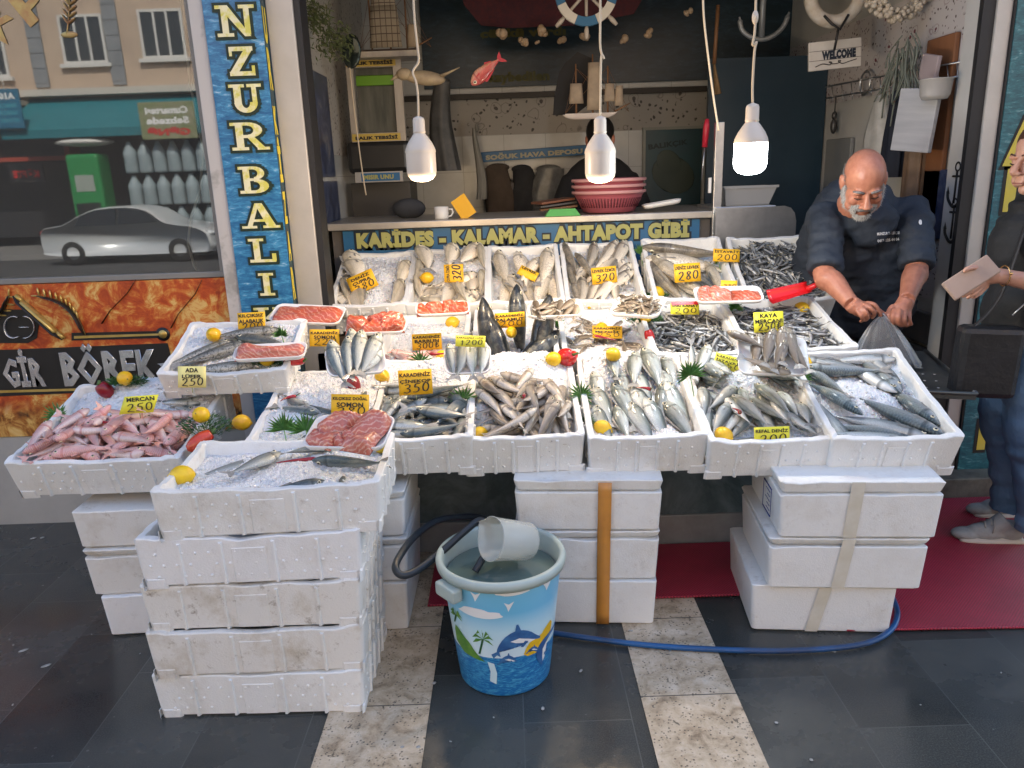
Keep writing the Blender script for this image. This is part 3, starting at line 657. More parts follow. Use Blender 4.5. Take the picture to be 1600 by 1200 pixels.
# --- the middle row
M1 = crate('M1', 345, 583, 2.62, .46, .38, .10, 18, 0, 'shallow crate with trout and a pink fillet under the sea pillar')
M2 = crate('M2', 655, 564, 2.84, .36, .54, .13, 8.8, 0, 'crate of iced red mullet with the 300 price card')
M3 = crate('M3', 806, 562, 2.84, .345, .54, .13, 11, 0, 'crate of big dark bonito with heads raised')
M4 = crate('M4', 955, 556, 2.83, .36, .54, .13, 9.3, -1, 'crate of small brown fish on ice beside the anchovies')
M5 = crate('M5', 1098, 553, 2.81, .36, .54, .13, 11.4, -1.5, 'middle row crate packed with anchovies, red pepper at its corner')
M6 = crate('M6', 1258, 545, 2.77, .40, .54, .13, 11.2, -2, 'middle row crate of anchovies beside the red scoop')
# --- the top row
B1 = crate('B1', 572, 478, 3.37, .36, .54, .14, 20, 0, 'top row crate of sea bream under thick ice by the door post')
B2 = crate('B2', 698, 476, 3.37, .375, .54, .14, 21.5, 0, 'top row crate of bream with a lemon and a sideways price card')
B3 = crate('B3', 822, 472, 3.37, .35, .54, .14, 22, 0, 'top row crate of three long speckled sea bass')
B4 = crate('B4', 948, 470, 3.36, .36, .54, .14, 23, -1, 'top row crate of bass with the card 320 upright')
B5 = crate('B5', 1092, 468, 3.34, .385, .54, .14, 24.5, -2, 'top row crate of large bass with the 280 card')
B6 = crate('B6', 1238, 470, 3.32, .385, .54, .14, 26, -3, 'top row crate full of anchovies behind the red scoop')
# --- the stack in front
top = crate('TOP', 0, 0, 0, .605, .40, .138, 0, 2, 'topmost crate of the front stack, filled with ice, pepper and a few fish', pos=Vector((-.662, 1.885, .715)))
for k, (x, y, z, h, rot, m, lab) in enumerate(((-.728, 1.885, .578, .146, 1, EPSC, 'clean dotted crate, second from the top of the front stack'), (-.742, 1.892, .430, .142, -.5, EPSD, 'yellowed crate with tapered ribs in the middle of the front stack'), (-.745, 1.888, .287, .144, .5, EPSD, 'crate with a dirt-stained corner, second from the pavement in the front stack'), (-.758, 1.895, .142, .142, -1, EPS, 'bottom crate of the front stack standing on dark paving'))):
    crate('S%d' % k, 0, 0, 0, .61, .40, h, 0, rot, lab, m, 'crates stacked in front of the stall', dots=k in (0, 3), pos=Vector((x, y, z)))
top.o['group'] = 'crates stacked in front of the stall'
# --- closed boxes that carry the stall
TAPEC = mat('brittle clear tape', (.62, .58, .47), .3, 0, (.72, .70, .62), 12, coat=.3)
def foam_box(x, y, z0, wd, d, h, rot, label, group, m=EPS, lid=.035, tape=None):
    r = empty('foam_box', label, 'box', T(x, y, z0) @ RZ(R(rot)), group)
    hb = h - lid
    link('box_body', crate_mesh(wd, d, hb, len(bpy.data.objects), dots=False, ribs=False, solid=True), m, r)
    if lid: link('lid', crate_mesh(wd + .004, d + .004, lid - .002, len(bpy.data.objects), dots=False, ribs=False, solid=True), m, r, T(0, -.002, hb + .001))
    if tape is not None:
        mb = MB(); x0, x1 = tape; mb.grid(1, 6, lambda u, v: ((x0 + (x1 - x0) * v) + (-.02 + .04 * u), -.0045 + .008 * (1 - v), .006 + (h - .008) * v))
        mb.build('tape', TAPEC, r)
    return r
G = 'closed foam boxes under the stall'
for z0, h, x, y, rot, lid, lab in ((0, .168, .222, 2.30, -5, 0, 'bottom closed foam box of the orange-taped stack'), (.169, .183, .228, 2.30, -4, .03, 'middle closed foam box of the orange-taped stack'), (.353, .185, .232, 2.29, -5, .045, 'top closed foam box of the orange-taped stack')):
    foam_box(x, y, z0, .475, .40, h, rot, lab, G, EPS, lid)
mb = MB(); mb.grid(1, 14, lambda u, v: (.258 + .043 * u + .006 * v, (2.2975 - .0215 * v if v > .65 else 2.2985 - .0115 * v) - .004 * u - .001, .006 + .526 * v))
o = thing('packing_tape', mb, mat('orange parcel tape', (.62, .27, .05), .3, 0, (.55, .24, .05), 20, coat=.3), 'orange packing tape running down the front of three stacked boxes', 'tape')
o.matrix_world = T(0, 0, 0)
o.modifiers.new('t', 'SOLIDIFY').thickness = .0006
for z0, h, x, y, rot, lid, lab, tp in ((0, .176, .985, 2.205, -6, 0, 'bottom foam box of the taped stack by the red mat, shifted aside', (-.030, .004)), (.177, .184, 1.035, 2.170, -5, .03, 'middle foam box of the stack on the red mat edge', (-.022, .0)), (.362, .196, 1.055, 2.155, -5, .045, 'top foam box with a blue stamp, under the mackerel crate', (-.026, -.014))):
    o = foam_box(x, y, z0, .485 if z0 else .455, .42, h, rot, lab, G, EPS, lid, tp)
    if z0 > .3:
        mb = MB(); X = -.2445
        for a, b in (((.10, .03), (.10, .125)), ((.10, .125), (.20, .125)), ((.20, .125), (.20, .03)), ((.20, .03), (.10, .03))):
            mb.tube([(X, a[0], a[1]), (X, b[0], b[1])], .0022, 4, flat=.5)
        for k in range(5): mb.tube([(X, .115, .045 + .016 * k), (X, .115 + rng.uniform(.03, .07), .045 + .016 * k)], .0012, 4)
        mb.build('blue_stamp', mat('blue stamp ink', (.02, .04, .22), .5), o)
for z0, h, x, rot, m, lid, lab in ((0, .155, -1.20, 3, EPSC, 0, 'clean notched foam box at the bottom under the pink mullet crate'), (.156, .175, -1.215, 2, EPSD, .03, 'foam box with rust spots, middle of the stack under the pink mullet'), (.332, .135, -1.23, 1, EPSD, 0, 'greyed foam box at the top of the stack under the pink mullet')):
    foam_box(x, 2.335, z0, .44 if z0 < .1 else .47, .36, h, rot, lab, G, m, lid)
for z0, h, x, m, lab in ((0, .185, -.525, EPS, 'bottom foam box between the front stack and the bucket'), (.186, .165, -.515, EPS, 'lidded foam box at the middle of the stack behind the black hose'), (.352, .165, -.512, EPS, 'top foam box of the stack behind the front crates')):
    foam_box(x, 2.30, z0, .30, .42, h, 0, lab, G, m, .03 if z0 else 0)
# the plinth that carries the rear rows
mb = MB(); mb.box(-.95, 1.28, 2.87, 2.90, .13, .60); mb2 = mb
def ship_print():
    q = NT('dark printed plinth'); v = q.coords(); c = q.ramp(q.noise(v, 5, 6, .65, 1), [(.38, (.08, .12, .135)), (.55, (.15, .20, .22)), (.68, (.22, .27, .285))])
    q.p(Base_Color=c, Roughness=.3); return q.m
pl = empty('plinth', 'low plinth with a dark printed ship front under the stall', 'plinth', T(.16, 2.87, 0)); LM = T(-.16, -2.87, 0)
fp = mb.build('printed_front', ship_print(), pl, LM)
mb = MB(); mb.box(-.95, 1.28, 2.86, 3.28, 0, .129, .004); mb.build('stone_foot', mat('grey marble foot', (.32, .325, .32), .4, 0, (.22, .225, .22), 8), pl, LM)
mb = MB(); mb.box(-.94, 1.27, 2.901, 3.9, .13, .60); mb.build('plinth_body', mat('dark board', (.04, .04, .042), .6), pl, LM)
mb = MB(); g = random.Random(3); yy = 2.8685
for x0, w_ in ((-.25, .38), (.72, .35)):
    for zz, l0, l1 in ((.42, 0, 1), (.38, -.05, 1.05), (.345, .0, .95)): mb.tube([(x0 + w_ * l0, yy, zz), (x0 + w_ * .5, yy, zz + .006), (x0 + w_ * l1, yy, zz - .004)], .0016, 4)
    for k in range(16): xx = x0 + w_ * k / 15; mb.tube([(xx, yy, .385), (xx, yy, .42)], .001, 4)
    for k in range(7): xx = x0 + w_ * g.random(); mb.tube([(xx, yy, .42), (xx + g.uniform(-.06, .06), yy, .42 + g.uniform(.05, .14))], .0012, 4)
mb.build('ship_outline', mat('pale line print', (.26, .32, .33), .5), fp)
# hidden trestles that hold the rear rows at their slope
WOODD = mat('damp timber', (.10, .075, .05), .7, 0, (.07, .05, .035), 8)
mb = MB()
mb.box(-.85, 1.25, 2.93, 2.98, .601, .66); mb.box(-.85, 1.25, 3.30, 3.35, .601, .755)
for x in (-.8, .2, 1.2):
    mb.box(x, x + .05, 3.42, 3.46, .601, .79); mb.box(x, x + .05, 3.82, 3.86, .601, .94)
mb.box(-.85, 1.36, 3.42, 3.46, .7901, .80); mb.box(-.85, 1.36, 3.82, 3.86, .9401, .95)
thing('trestle', mb, WOODD, 'timber trestle hidden behind the crates that props up the rear rows', 'trestle')

# chips of ice and scraps washed over the paving
g = random.Random(21); mb = MB()
for _ in range(60):
    x, y = g.uniform(-2.2, 1.6), g.uniform(.95, 2.4); r = g.uniform(.002, .006); mb.ell((x, y, .0045), (r * g.uniform(1, 2.2), r, .0015), 6, 4, RZ(g.uniform(0, 6)))
for u, v in ((37, 1016), (72, 1040), (52, 841), (66, 840)): p = atz(u, v, .002); mb.ell(p, (.018 * g.uniform(.5, 1), .008, .002), 8, 4, RZ(.6))
tag(mb.build('litter', mat('pale scraps', (.42, .42, .40), .5, 0, (.25, .25, .23), 60)), 'pale chips of ice and scraps scattered on the wet paving', 'litter', None, 'stuff')
# ---------------------------------------------------------------- fish
def fish_mesh(L, hb, wb, belly=.5, nose=.35, peak=.34, tail=.13, fork=.6, tspan=.95, dorsal=(.33, .75, .16), anal=(.60, .80, .10), bend=0.0, sag=0.0, mouth=0.02, pect=True):
    """a fish lying on its side: nose at +x, back at +y, thickness along z"""
    mb = MB(); nS, nR = 17, 12; vs = []; fs = []; uv = []
    def prof(t):
        if t < peak: q = t / peak; return nose * (1 - q) ** 2 * .35 + (1 - (1 - q) ** 2) ** .85 * (1 - nose * 0) * 1.0
        q = (t - peak) / (1 - peak); return 1 - (1 - tail) * (q ** 1.55) * (1.22 - .22 * q)
    def P(t, y, z):
        x = L * (.5 - t); s = (t - .35)
        return (x, y + sag * L * s * s, z + bend * L * s * s * (1 if s > 0 else .6))
    T_ = [0, .015, .05, .10, .16, .21, .24, .32, .40, .48, .56, .64, .72, .80, .88, .95, 1.0]
    for t in T_:
        k = prof(t); ht = hb * k * (1 - belly * .9 + .4) * .55; hl = hb * k * (belly * .9 + .6) * .52; wz = wb * .5 * min(1, k * 1.05) * (1 if t < .75 else 1 - .6 * (t - .75) / .25)
        if .215 < t < .25: wz *= .955
        for i in range(nR):
            a = 2 * PI * i / nR; c, s_ = math.cos(a), math.sin(a)
            vs.append(P(t, (ht if c > 0 else hl) * c, wz * (abs(s_) ** .85) * (1 if s_ > 0 else -1))); uv.append((t, .5 + .5 * c))
    for j in range(nS - 1):
        for i in range(nR): fs.append((j * nR + i, j * nR + (i + 1) % nR, (j + 1) * nR + (i + 1) % nR, (j + 1) * nR + i))
    fs.append(tuple(range(nR))); mb.add(vs, fs)
    def fin(pts, mi=1, v=.9):
        n = len(mb.v); mb.mi = mi; mb.add([P(*p) for p in pts], [tuple(range(len(pts)))], False); uv.extend([(p[0], v) for p in pts]); mb.mi = 0
    th = hb * tail * .5; sp = hb * tspan * .5
    fin([(.97, th, 0), (1.04, sp * .62, .001), (1.15, sp * 1.0, .003), (1.135, sp * .62, .002), (1.15 - .1 * fork, 0, 0), (1.0, 0, 0)])
    fin([(1.0, 0, 0), (1.15 - .1 * fork, 0, 0), (1.135, -sp * .62, -.002), (1.15, -sp * 1.0, -.003), (1.04, -sp * .62, -.001), (.97, -th, 0)])
    def edge(t, sgn):
        k = prof(t); return hb * k * ((1 - belly * .9 + .4) * .55 if sgn > 0 else -(belly * .9 + .6) * .52)
    a, b, h = dorsal
    if h: fin([(a, edge(a, 1) * .9, 0), (a + .05, edge(a + .05, 1) + hb * h, .001), ((a + b) / 2, edge((a + b) / 2, 1) + hb * h * .8, .001), (b, edge(b, 1) + hb * h * .35, 0), (b, edge(b, 1) * .85, 0), ((a + b) / 2, edge((a + b) / 2, 1) * .85, 0)])
    a, b, h = anal
    if h: fin([(a, edge(a, -1) * .85, 0), (b, edge(b, -1) * .8, 0), (b + .02, edge(b, -1) - hb * h * .4, 0), (a + .05, edge(a, -1) - hb * h, .001)])
    if pect:
        for s_ in (1, -1): fin([(.235, -hb * .08, s_ * wb * .47), (.25, -hb * .16, s_ * wb * .48), (.37, -hb * .22, s_ * wb * .56), (.36, -hb * .10, s_ * wb * .56)])
    for s_ in (1, -1):
        ye = hb * .09 * prof(.12) / .8; ze = s_ * wb * .5 * min(1, prof(.118) * 1.05) * .93; r = max(.0030, min(.0085, hb * .105))
        n0 = len(mb.v); mb.mi = 3; mb.ell(P(.118, ye, ze), (r * 1.45, r * 1.35, r * .55), 8, 5); mb.mi = 2; mb.ell(P(.116, ye, ze + s_ * r * .30), (r * .85, r * .85, r * .5), 8, 5); mb.mi = 0
        uv.extend([(.1, .5)] * (len(mb.v) - n0))
    n0 = len(mb.v); mb.mi = 2; mb.tube([P(t, -hb * .05 * (1 - t * 6) - hb * .03, s_ * (wb * .5 * min(1, prof(t) * 1.05) * .99)) for s_ in (1,) for t in (.008, .03, .06)] , hb * .010, 4); mb.tube([P(t, -hb * .05 * (1 - t * 6) - hb * .03, -(wb * .5 * min(1, prof(t) * 1.05) * .99)) for t in (.008, .03, .06)], hb * .010, 4); mb.mi = 0; uv.extend([(.1, .5)] * (len(mb.v) - n0))
    me = mb.mesh('fish'); ul = me.uv_layers.new(name='UVMap')
    li = np.empty(len(me.loops), dtype=np.int32); me.loops.foreach_get('vertex_index', li)
    ul.data.foreach_set('uv', np.array(uv, dtype=np.float32)[li].ravel()); return me
class Kind: pass
def kind(name, L, hb, wb, mats, bends=(0, .12, -.1, .22), **k):
    q = Kind(); q.name = name; q.L, q.hb, q.wb = L, hb, wb; q.mats = mats
    q.me = [fish_mesh(L, hb, wb, bend=b, sag=random.Random(i).uniform(-.12, .12), **k) for i, b in enumerate(bends)]
    for m in q.me:
        for x in mats: m.materials.append(x)
    return q
def FM(m, fin=FIN): return [m, fin, EYE, EYEW]
m_mul = fish_material('pink mullet skin', (.84, .72, .70), (.76, .50, .47), (.64, .27, .25), .05, .3, 90, band=(.80, .62, .60), head=(.50, .16, .14), bright=.82, bstr=.5, tint=(.85, .70, .66))
m_sil = fish_material('silver fish skin', (.76, .78, .75), (.50, .55, .54), (.08, .11, .115), .35, .25, 90, tint=(.52, .55, .40), bright=.68)
m_blu = fish_material('bluefish skin', (.78, .80, .78), (.42, .50, .53), (.05, .085, .10), .45, .25, 100)
m_whi = fish_material('whiting skin', (.76, .71, .65), (.50, .44, .38), (.20, .165, .135), .15, .3, 100, bright=.68)
m_hor = fish_material('horse mackerel skin', (.86, .86, .82), (.68, .71, .67), (.08, .11, .11), .35, .25, 120, head=(.24, .26, .19), bright=.65)
m_mac = fish_material('mackerel skin', (.85, .86, .84), (.58, .64, .66), (.035, .065, .085), .4, .2, 140, band=(.11, .17, .18), line=.62)
m_bon = fish_material('bonito skin', (.42, .45, .47), (.14, .17, .19), (.014, .020, .027), .4, .2, 120, line=.42)
m_bre = fish_material('bream skin', (.92, .86, .74), (.84, .76, .62), (.34, .30, .22), .05, .32, 70, mottle=None, bright=.86, tint=(.9, .78, .55))
m_bas = fish_material('bass skin', (.93, .87, .75), (.87, .79, .65), (.30, .26, .19), .04, .32, 75, mottle=(.52, .46, .36), line=.62, bright=.86, tint=(.9, .76, .52))
m_basd = fish_material('dark bass skin', (.92, .85, .72), (.78, .71, .58), (.11, .10, .085), .05, .3, 80, line=.60, bright=.84, tint=(.88, .74, .52))
m_anc = fish_material('anchovy skin', (.86, .86, .84), (.60, .62, .64), (.022, .028, .035), .5, .2, 90, line=.40)
m_bro = fish_material('brown fish skin', (.52, .44, .35), (.30, .24, .18), (.12, .09, .065), .15, .32, 100)
m_tro = fish_material('trout skin', (.72, .70, .64), (.36, .36, .32), (.10, .11, .09), .3, .25, 120, mottle=(.08, .08, .07))
MULLET = kind('red_mullet', .165, .040, .030, FM(m_mul, FINP), bends=(0, .2, -.25, .35, .1), peak=.24, nose=.5, dorsal=(.36, .5, .2), tspan=.9)
BLUEF = kind('bluefish', .195, .045, .028, FM(m_blu), peak=.34, dorsal=(.55, .85, .12), anal=(.58, .85, .10))
WHIT = kind('whiting', .185, .036, .030, FM(m_whi), bends=(0, .25, -.3, .4, .15), peak=.26, tail=.07, fork=.15, tspan=.55, dorsal=(.3, .8, .10), anal=(.45, .82, .08))
SILV = kind('silver_fish', .205, .060, .032, FM(m_sil), bends=(0, .06, -.06, .12), peak=.36, belly=.62)
HORSE = kind('horse_mackerel', .175, .046, .028, FM(m_hor), peak=.33, tail=.08, tspan=.85)
MACK = kind('mackerel', .275, .052, .042, FM(m_mac), bends=(0, .1, -.12, .2), peak=.38, tail=.06, dorsal=(.38, .5, .13), anal=(.68, .78, .08))
BONI = kind('bonito', .46, .115, .095, FM(m_bon, mat('dark fin', (.02, .025, .03), .3, coat=.4)), bends=(0, .08, -.08), peak=.36, tail=.06, tspan=1.0, fork=.9, nose=.12, dorsal=(.32, .62, .16))
BREAM = kind('sea_bream', .25, .098, .040, FM(m_bre), bends=(0, .08, -.1, .15), peak=.33, belly=.55, tail=.12)
BASS = kind('sea_bass', .34, .080, .055, FM(m_bas), bends=(0, .1, -.12, .18), peak=.35, tail=.16, fork=.35, dorsal=(.35, .55, .16))
BASSD = kind('sea_bass', .36, .078, .055, FM(m_basd), bends=(0, .1, -.1, .18), peak=.34, tail=.16, fork=.35)
ANCH = kind('anchovy', .108, .0185, .0125, FM(m_anc), bends=(0, .35, -.4, .55, -.15, .2), peak=.30, tail=.12, pect=False, dorsal=(.45, .58, .22), anal=(0, 0, 0), nose=.2)
BROWN = kind('brown_fish', .155, .040, .028, FM(m_bro), bends=(0, .15, -.15, .25), peak=.3, dorsal=(.3, .8, .12), fork=.2)
TINY = kind('small_brown_fish', .085, .018, .014, FM(m_bro), bends=(0, .4, -.4), peak=.28, pect=False, fork=.2)
BARB = kind('small_mullet', .12, .030, .022, FM(m_mul, FINP), bends=(0, .2, -.2), peak=.26, pect=False)
TROUT = kind('trout', .30, .066, .05, FM(m_tro), bends=(0, .08, -.08), peak=.34, tail=.16, fork=.2)

FISHES = []
def put(k, M, label, group, vi=None, s=1.0, g=rng):
    me = k.me[vi if vi is not None else g.randrange(len(k.me))]
    o = bpy.data.objects.new(k.name, me); C.objects.link(o); o.matrix_world = M @ SC(s); tag(o, label, 'fish', group); FISHES.append(o); return o
def hat(q, x, y):
    i = min(max((x - q.x0) / .006, 0), q.nx - .001); j = min(max((y - q.y0) / .006, 0), q.ny - .001); return q.H[int(round(j)), int(round(i))]
def pile(q, k, n, ang, spread, label, group, reg=(0, 1, 0, 1), sink=.0, s=(.92, 1.08), roll=18, flip=.5, seed=1, cand=7, side=None, rise=None, maxp=24, stuff=None):
    """lay fish one after another on what is already in the crate"""
    g = random.Random(seed); out = []
    rx0, rx1 = q.x0 + reg[0] * (q.w - .044), q.x0 + reg[1] * (q.w - .044); ry0, ry1 = q.y0 + reg[2] * (q.d - .044), q.y0 + reg[3] * (q.d - .044)
    for i in range(n):
        sc = g.uniform(*s); L = k.L * sc; a = R(ang(g) if callable(ang) else ang + g.gauss(0, spread)); ca, sa = math.cos(a), math.sin(a); best = None
        for _ in range(cand):
            mx = abs(ca) * L * .48; my = abs(sa) * L * .48
            x = g.uniform(rx0 + mx, rx1 - mx) if rx1 - rx0 > 2 * mx else (rx0 + rx1) / 2; y = g.uniform(ry0 + my, ry1 - my) if ry1 - ry0 > 2 * my else (ry0 + ry1) / 2
            hs = [hat(q, x + ca * L * t, y + sa * L * t) for t in (-.38, -.2, 0, .2, .38)]
            e = sum(hs) / 5 + .3 * (max(hs) - min(hs))
            if best is None or e < best[0]: best = (e, x, y, hs)
        _, x, y, hs = best; sl = max(-math.tan(R(maxp)), min(math.tan(R(maxp)), (hs[4] + hs[3] - hs[1] - hs[0]) / (1.16 * L)))
        z = max(hs[i_] - sl * L * t for i_, t in enumerate((-.38, -.2, 0, .2, .38))) * .5 + sum(hs) / 10 + k.wb * sc * .5 - sink
        M = q.M @ T(x, y, z) @ RZ(a) @ RY(-math.atan(sl)) @ RX(R(g.gauss(0, roll)) + (PI if g.random() < flip else 0))
        if stuff is not None: stuff.append((M @ SC(sc), g.randrange(len(k.me))))
        else: out.append(put(k, M, label, group, None, sc, g))
        # raise the surface
        r = int(L * .55 / .006) + 1; ci, cj = int((x - q.x0) / .006), int((y - q.y0) / .006)
        for j in range(max(0, cj - r), min(q.ny, cj + r) + 1):
            for ii in range(max(0, ci - r), min(q.nx, ci + r) + 1):
                dx, dy = ii * .006 + q.x0 - x, j * .006 + q.y0 - y; u = dx * ca + dy * sa; w_ = -dx * sa + dy * ca
                e = (u / (L * .52)) ** 2 + (w_ / (k.hb * sc * .52)) ** 2
                if e < 1: q.H[j, ii] = max(q.H[j, ii], z + sl * u + k.wb * sc * .40 * math.sqrt(1 - e))
    return out
def merged_heap(name, k, lst, q, label):
    """the rest of a heap past counting, as one object"""
    vs = []; fs = []; ms = []; uvs = []
    for M, vi in lst:
        me = k.me[vi]; b = len(vs); vs += [tuple(M @ v.co) for v in me.vertices]
        for p in me.polygons: fs.append([b + i for i in p.vertices]); ms.append(p.material_index); uvs += [tuple(me.uv_layers[0].data[l].uv) for l in p.loop_indices]
    me = bpy.data.meshes.new(name); me.from_pydata(vs, [], fs); me.polygons.foreach_set('material_index', ms); me.polygons.foreach_set('use_smooth', [True] * len(fs))
    ul = me.uv_layers.new(name='UVMap'); ul.data.foreach_set('uv', np.array(uvs, dtype=np.float32).ravel())
    o = link(name, me, k.mats); tag(o, label, 'fish', None, 'stuff'); return o
def fnoise(x, y, s, seed=0):
    from mathutils import noise as N
    return N.fractal(Vector((x * s, y * s, seed * 7.3)), 1.0, 2.0, 4)
def ice(q, level, amp=.015, mounds=(), seed=0, label='', fine=.004):
    """crushed ice filling a crate to a level, with mounds (x, y, radius, height) in crate fractions"""
    nx, ny = int((q.w - .044) / .0036), int((q.d - .044) / .0036); g = random.Random(seed)
    def hgt(fx, fy):
        x, y = q.x0 + fx * (q.w - .044), q.y0 + fy * (q.d - .044)
        z = (level(fx, fy) if callable(level) else level) + amp * fnoise(x, y, 9, seed) + fine * fnoise(x, y, 60, seed + 3) + fine * .7 * g.uniform(-1, 1)
        for mx, my, r, h in mounds:
            d2 = ((fx - mx) * q.w) ** 2 + ((fy - my) * q.d) ** 2; z += h * math.exp(-d2 / (r * r))
        return z
    mb = MB(); Hh = {}
    def fn(u, v):
        z = hgt(u, v); return (q.x0 + u * (q.w - .044) * .998, q.y0 + v * (q.d - .044) * .998, z)
    mb.grid(nx, ny, fn)
    for _ in range(150):                           # loose lumps
        fx, fy = g.random() * .96 + .02, g.random() * .96 + .02; r = g.uniform(.003, .008)
        mb.ell((q.x0 + fx * (q.w - .044), q.y0 + fy * (q.d - .044), hgt(fx, fy) + r * .3), (r, r * g.uniform(.6, 1), r * .7), 6, 4, RZ(g.uniform(0, 6)))
    o = mb.build('crushed_ice', ICE); o.matrix_world = q.M; tag(o, label, 'ice', None, 'stuff')
    ys = np.linspace(0, 1, q.ny + 1); xs = np.linspace(0, 1, q.nx + 1); arr = np.array(mb.v[:(nx + 1) * (ny + 1)])[:, 2].reshape(ny + 1, nx + 1)
    q.H = np.maximum(q.H, arr[np.ix_(np.round(ys * ny).astype(int), np.round(xs * nx).astype(int))]); return o
def one(q, k, fx, fy, ang, label, group=None, dz=0.0, roll=0, pitch=0, s=1.0, vi=0):
    ex = abs(math.cos(R(ang))) * k.L * s * .5 / (q.w - .044); ey = abs(math.sin(R(ang))) * k.L * s * .5 / (q.d - .044)   # stay inside the walls
    fx = min(max(fx, min(.5, ex)), max(.5, 1 - ex)); fy = min(max(fy, min(.5, ey)), max(.5, 1 - ey + .06))
    x, y = q.x0 + fx * (q.w - .044), q.y0 + fy * (q.d - .044)
    return put(k, q.M @ T(x, y, hat(q, x, y) + k.wb * .5 * s + dz) @ RZ(R(ang)) @ RY(R(-pitch)) @ RX(R(roll)), label, group, vi, s)

# ---- F1: pink mullet on ice, sparse fish at the back
ice(F1, lambda x, y: .085 + .03 * max(0, (y - .5) * 2), .012, seed=1, label='crushed ice under the pink mullet in the wide crate', mounds=((.75, .9, .14, .055), (.4, .9, .15, .06), (.2, .25, .05, .02)))
pile(F1, MULLET, 74, lambda g: g.choice((25, 200, 60, 240, 100, -60, 150)) + g.gauss(0, 25), 30, 'pink red mullet heaped in the wide crate under the MERCAN card', 'pink mullet in the wide crate', (0.02, .98, .0, .58), sink=.004, seed=11)
pile(F1, SILV, 5, 10, 25, 'silver fish half buried in ice behind the pink mullet', 'silver fish behind the mullet', (.35, .98, .66, 1), sink=.022, s=(.7, .8), seed=12)
# ---- F2: mostly ice
ice(F2, lambda x, y: .112 + .03 * y, .020, ((.25, .25, .10, .03), (.65, .55, .12, .04), (.3, .75, .10, .03)), 2, 'crushed ice in the crate behind the salmon steaks')
pile(F2, SILV, 6, 40, 60, 'silver fish half buried in the ice beside a bent red chili', 'fish in the ice crate behind the steaks', (.0, 1, .1, .9), sink=.020, s=(.85, 1.0), seed=13)
# ---- F3 bluefish
ice(F3, lambda x, y: .085 + .06 * max(0, (y - .55) * 2.2), .014, ((.75, .85, .12, .05),), 3, 'crushed ice behind the bluefish with the 350 card')
pile(F3, BLUEF, 30, lambda g: g.choice((170, 180, 190, 10, 120, 70)) + g.gauss(0, 15), 18, 'small bluefish heaped below the large 350 price card', 'bluefish below the 350 card', (.0, 1, .0, .72), seed=14)
# ---- F4 whiting
ice(F4, lambda x, y: .075 + .06 * max(0, (y - .35) * 1.5), .018, ((.3, .92, .12, .055), (.75, .95, .12, .05), (.06, .45, .07, .045)), 4, 'mound of crushed ice above the brown whiting')
pile(F4, WHIT, 44, lambda g: g.choice((120, 60, 100, 80, 140, 40, 20, 160)) + g.gauss(0, 14), 20, 'brown whiting fanned out on ice behind the bucket', 'brown whiting on ice', (.02, .98, .0, .78), seed=15)
# ---- F5 upright silver fish: rows with heads toward the shop
ice(F5, lambda x, y: .075 + .055 * y, .014, ((.2, .95, .1, .06), (.75, .06, .08, .035), (.6, .98, .1, .05)), 5, 'crushed ice around the silver fish above the orange tape')
for n_, (fy, row) in enumerate(((.80, (.30, .52, .72, .90)), (.62, (.12, .38, .60, .82)), (.44, (.16, .36, .56, .74, .90)), (.27, (.12, .30, .50, .66, .86)))):
    for fx in row: one(F5, SILV, fx, fy, 98 + rng.uniform(-22, 16), 'silver fish standing head up in ice above the orange tape', 'silver fish in rows, heads up', dz=.004 + .006 * (fy > .3), roll=rng.choice((0, 180)) + rng.uniform(-15, 15), pitch=rng.uniform(8, 20), s=rng.uniform(.78, 1.08), vi=rng.randrange(4))
# ---- F6 horse mackerel
ice(F6, lambda x, y: .075 + .05 * y, .012, ((.45, .72, .085, .065),), 6, 'crushed ice heaped in the middle of the horse mackerel crate')
pile(F6, HORSE, 22, lambda g: g.choice((100, 85, 110, 95, 60)) + g.gauss(0, 10), 12, 'horse mackerel lying head up around a heap of ice', 'horse mackerel around the ice', (.0, 1, .12, .62), seed=16, roll=12)
pile(F6, HORSE, 8, lambda g: g.choice((100, 80, -70, -100)) + g.gauss(0, 12), 12, 'horse mackerel lying head up around a heap of ice', 'horse mackerel around the ice', (.0, .34, .6, 1.0), seed=17)
pile(F6, HORSE, 9, lambda g: g.choice((100, 80, -70, 120)) + g.gauss(0, 12), 12, 'horse mackerel lying head up around a heap of ice', 'horse mackerel around the ice', (.62, 1, .55, 1.0), seed=18)
one(F6, MACK, .22, .07, 4, 'long silvery fish along the front rim beside the 200 card', dz=.005, s=.8); one(F6, MACK, .82, .06, 176, 'dark-gilled fish along the front rim, on the other side of the 200 card', dz=.003, s=.7)
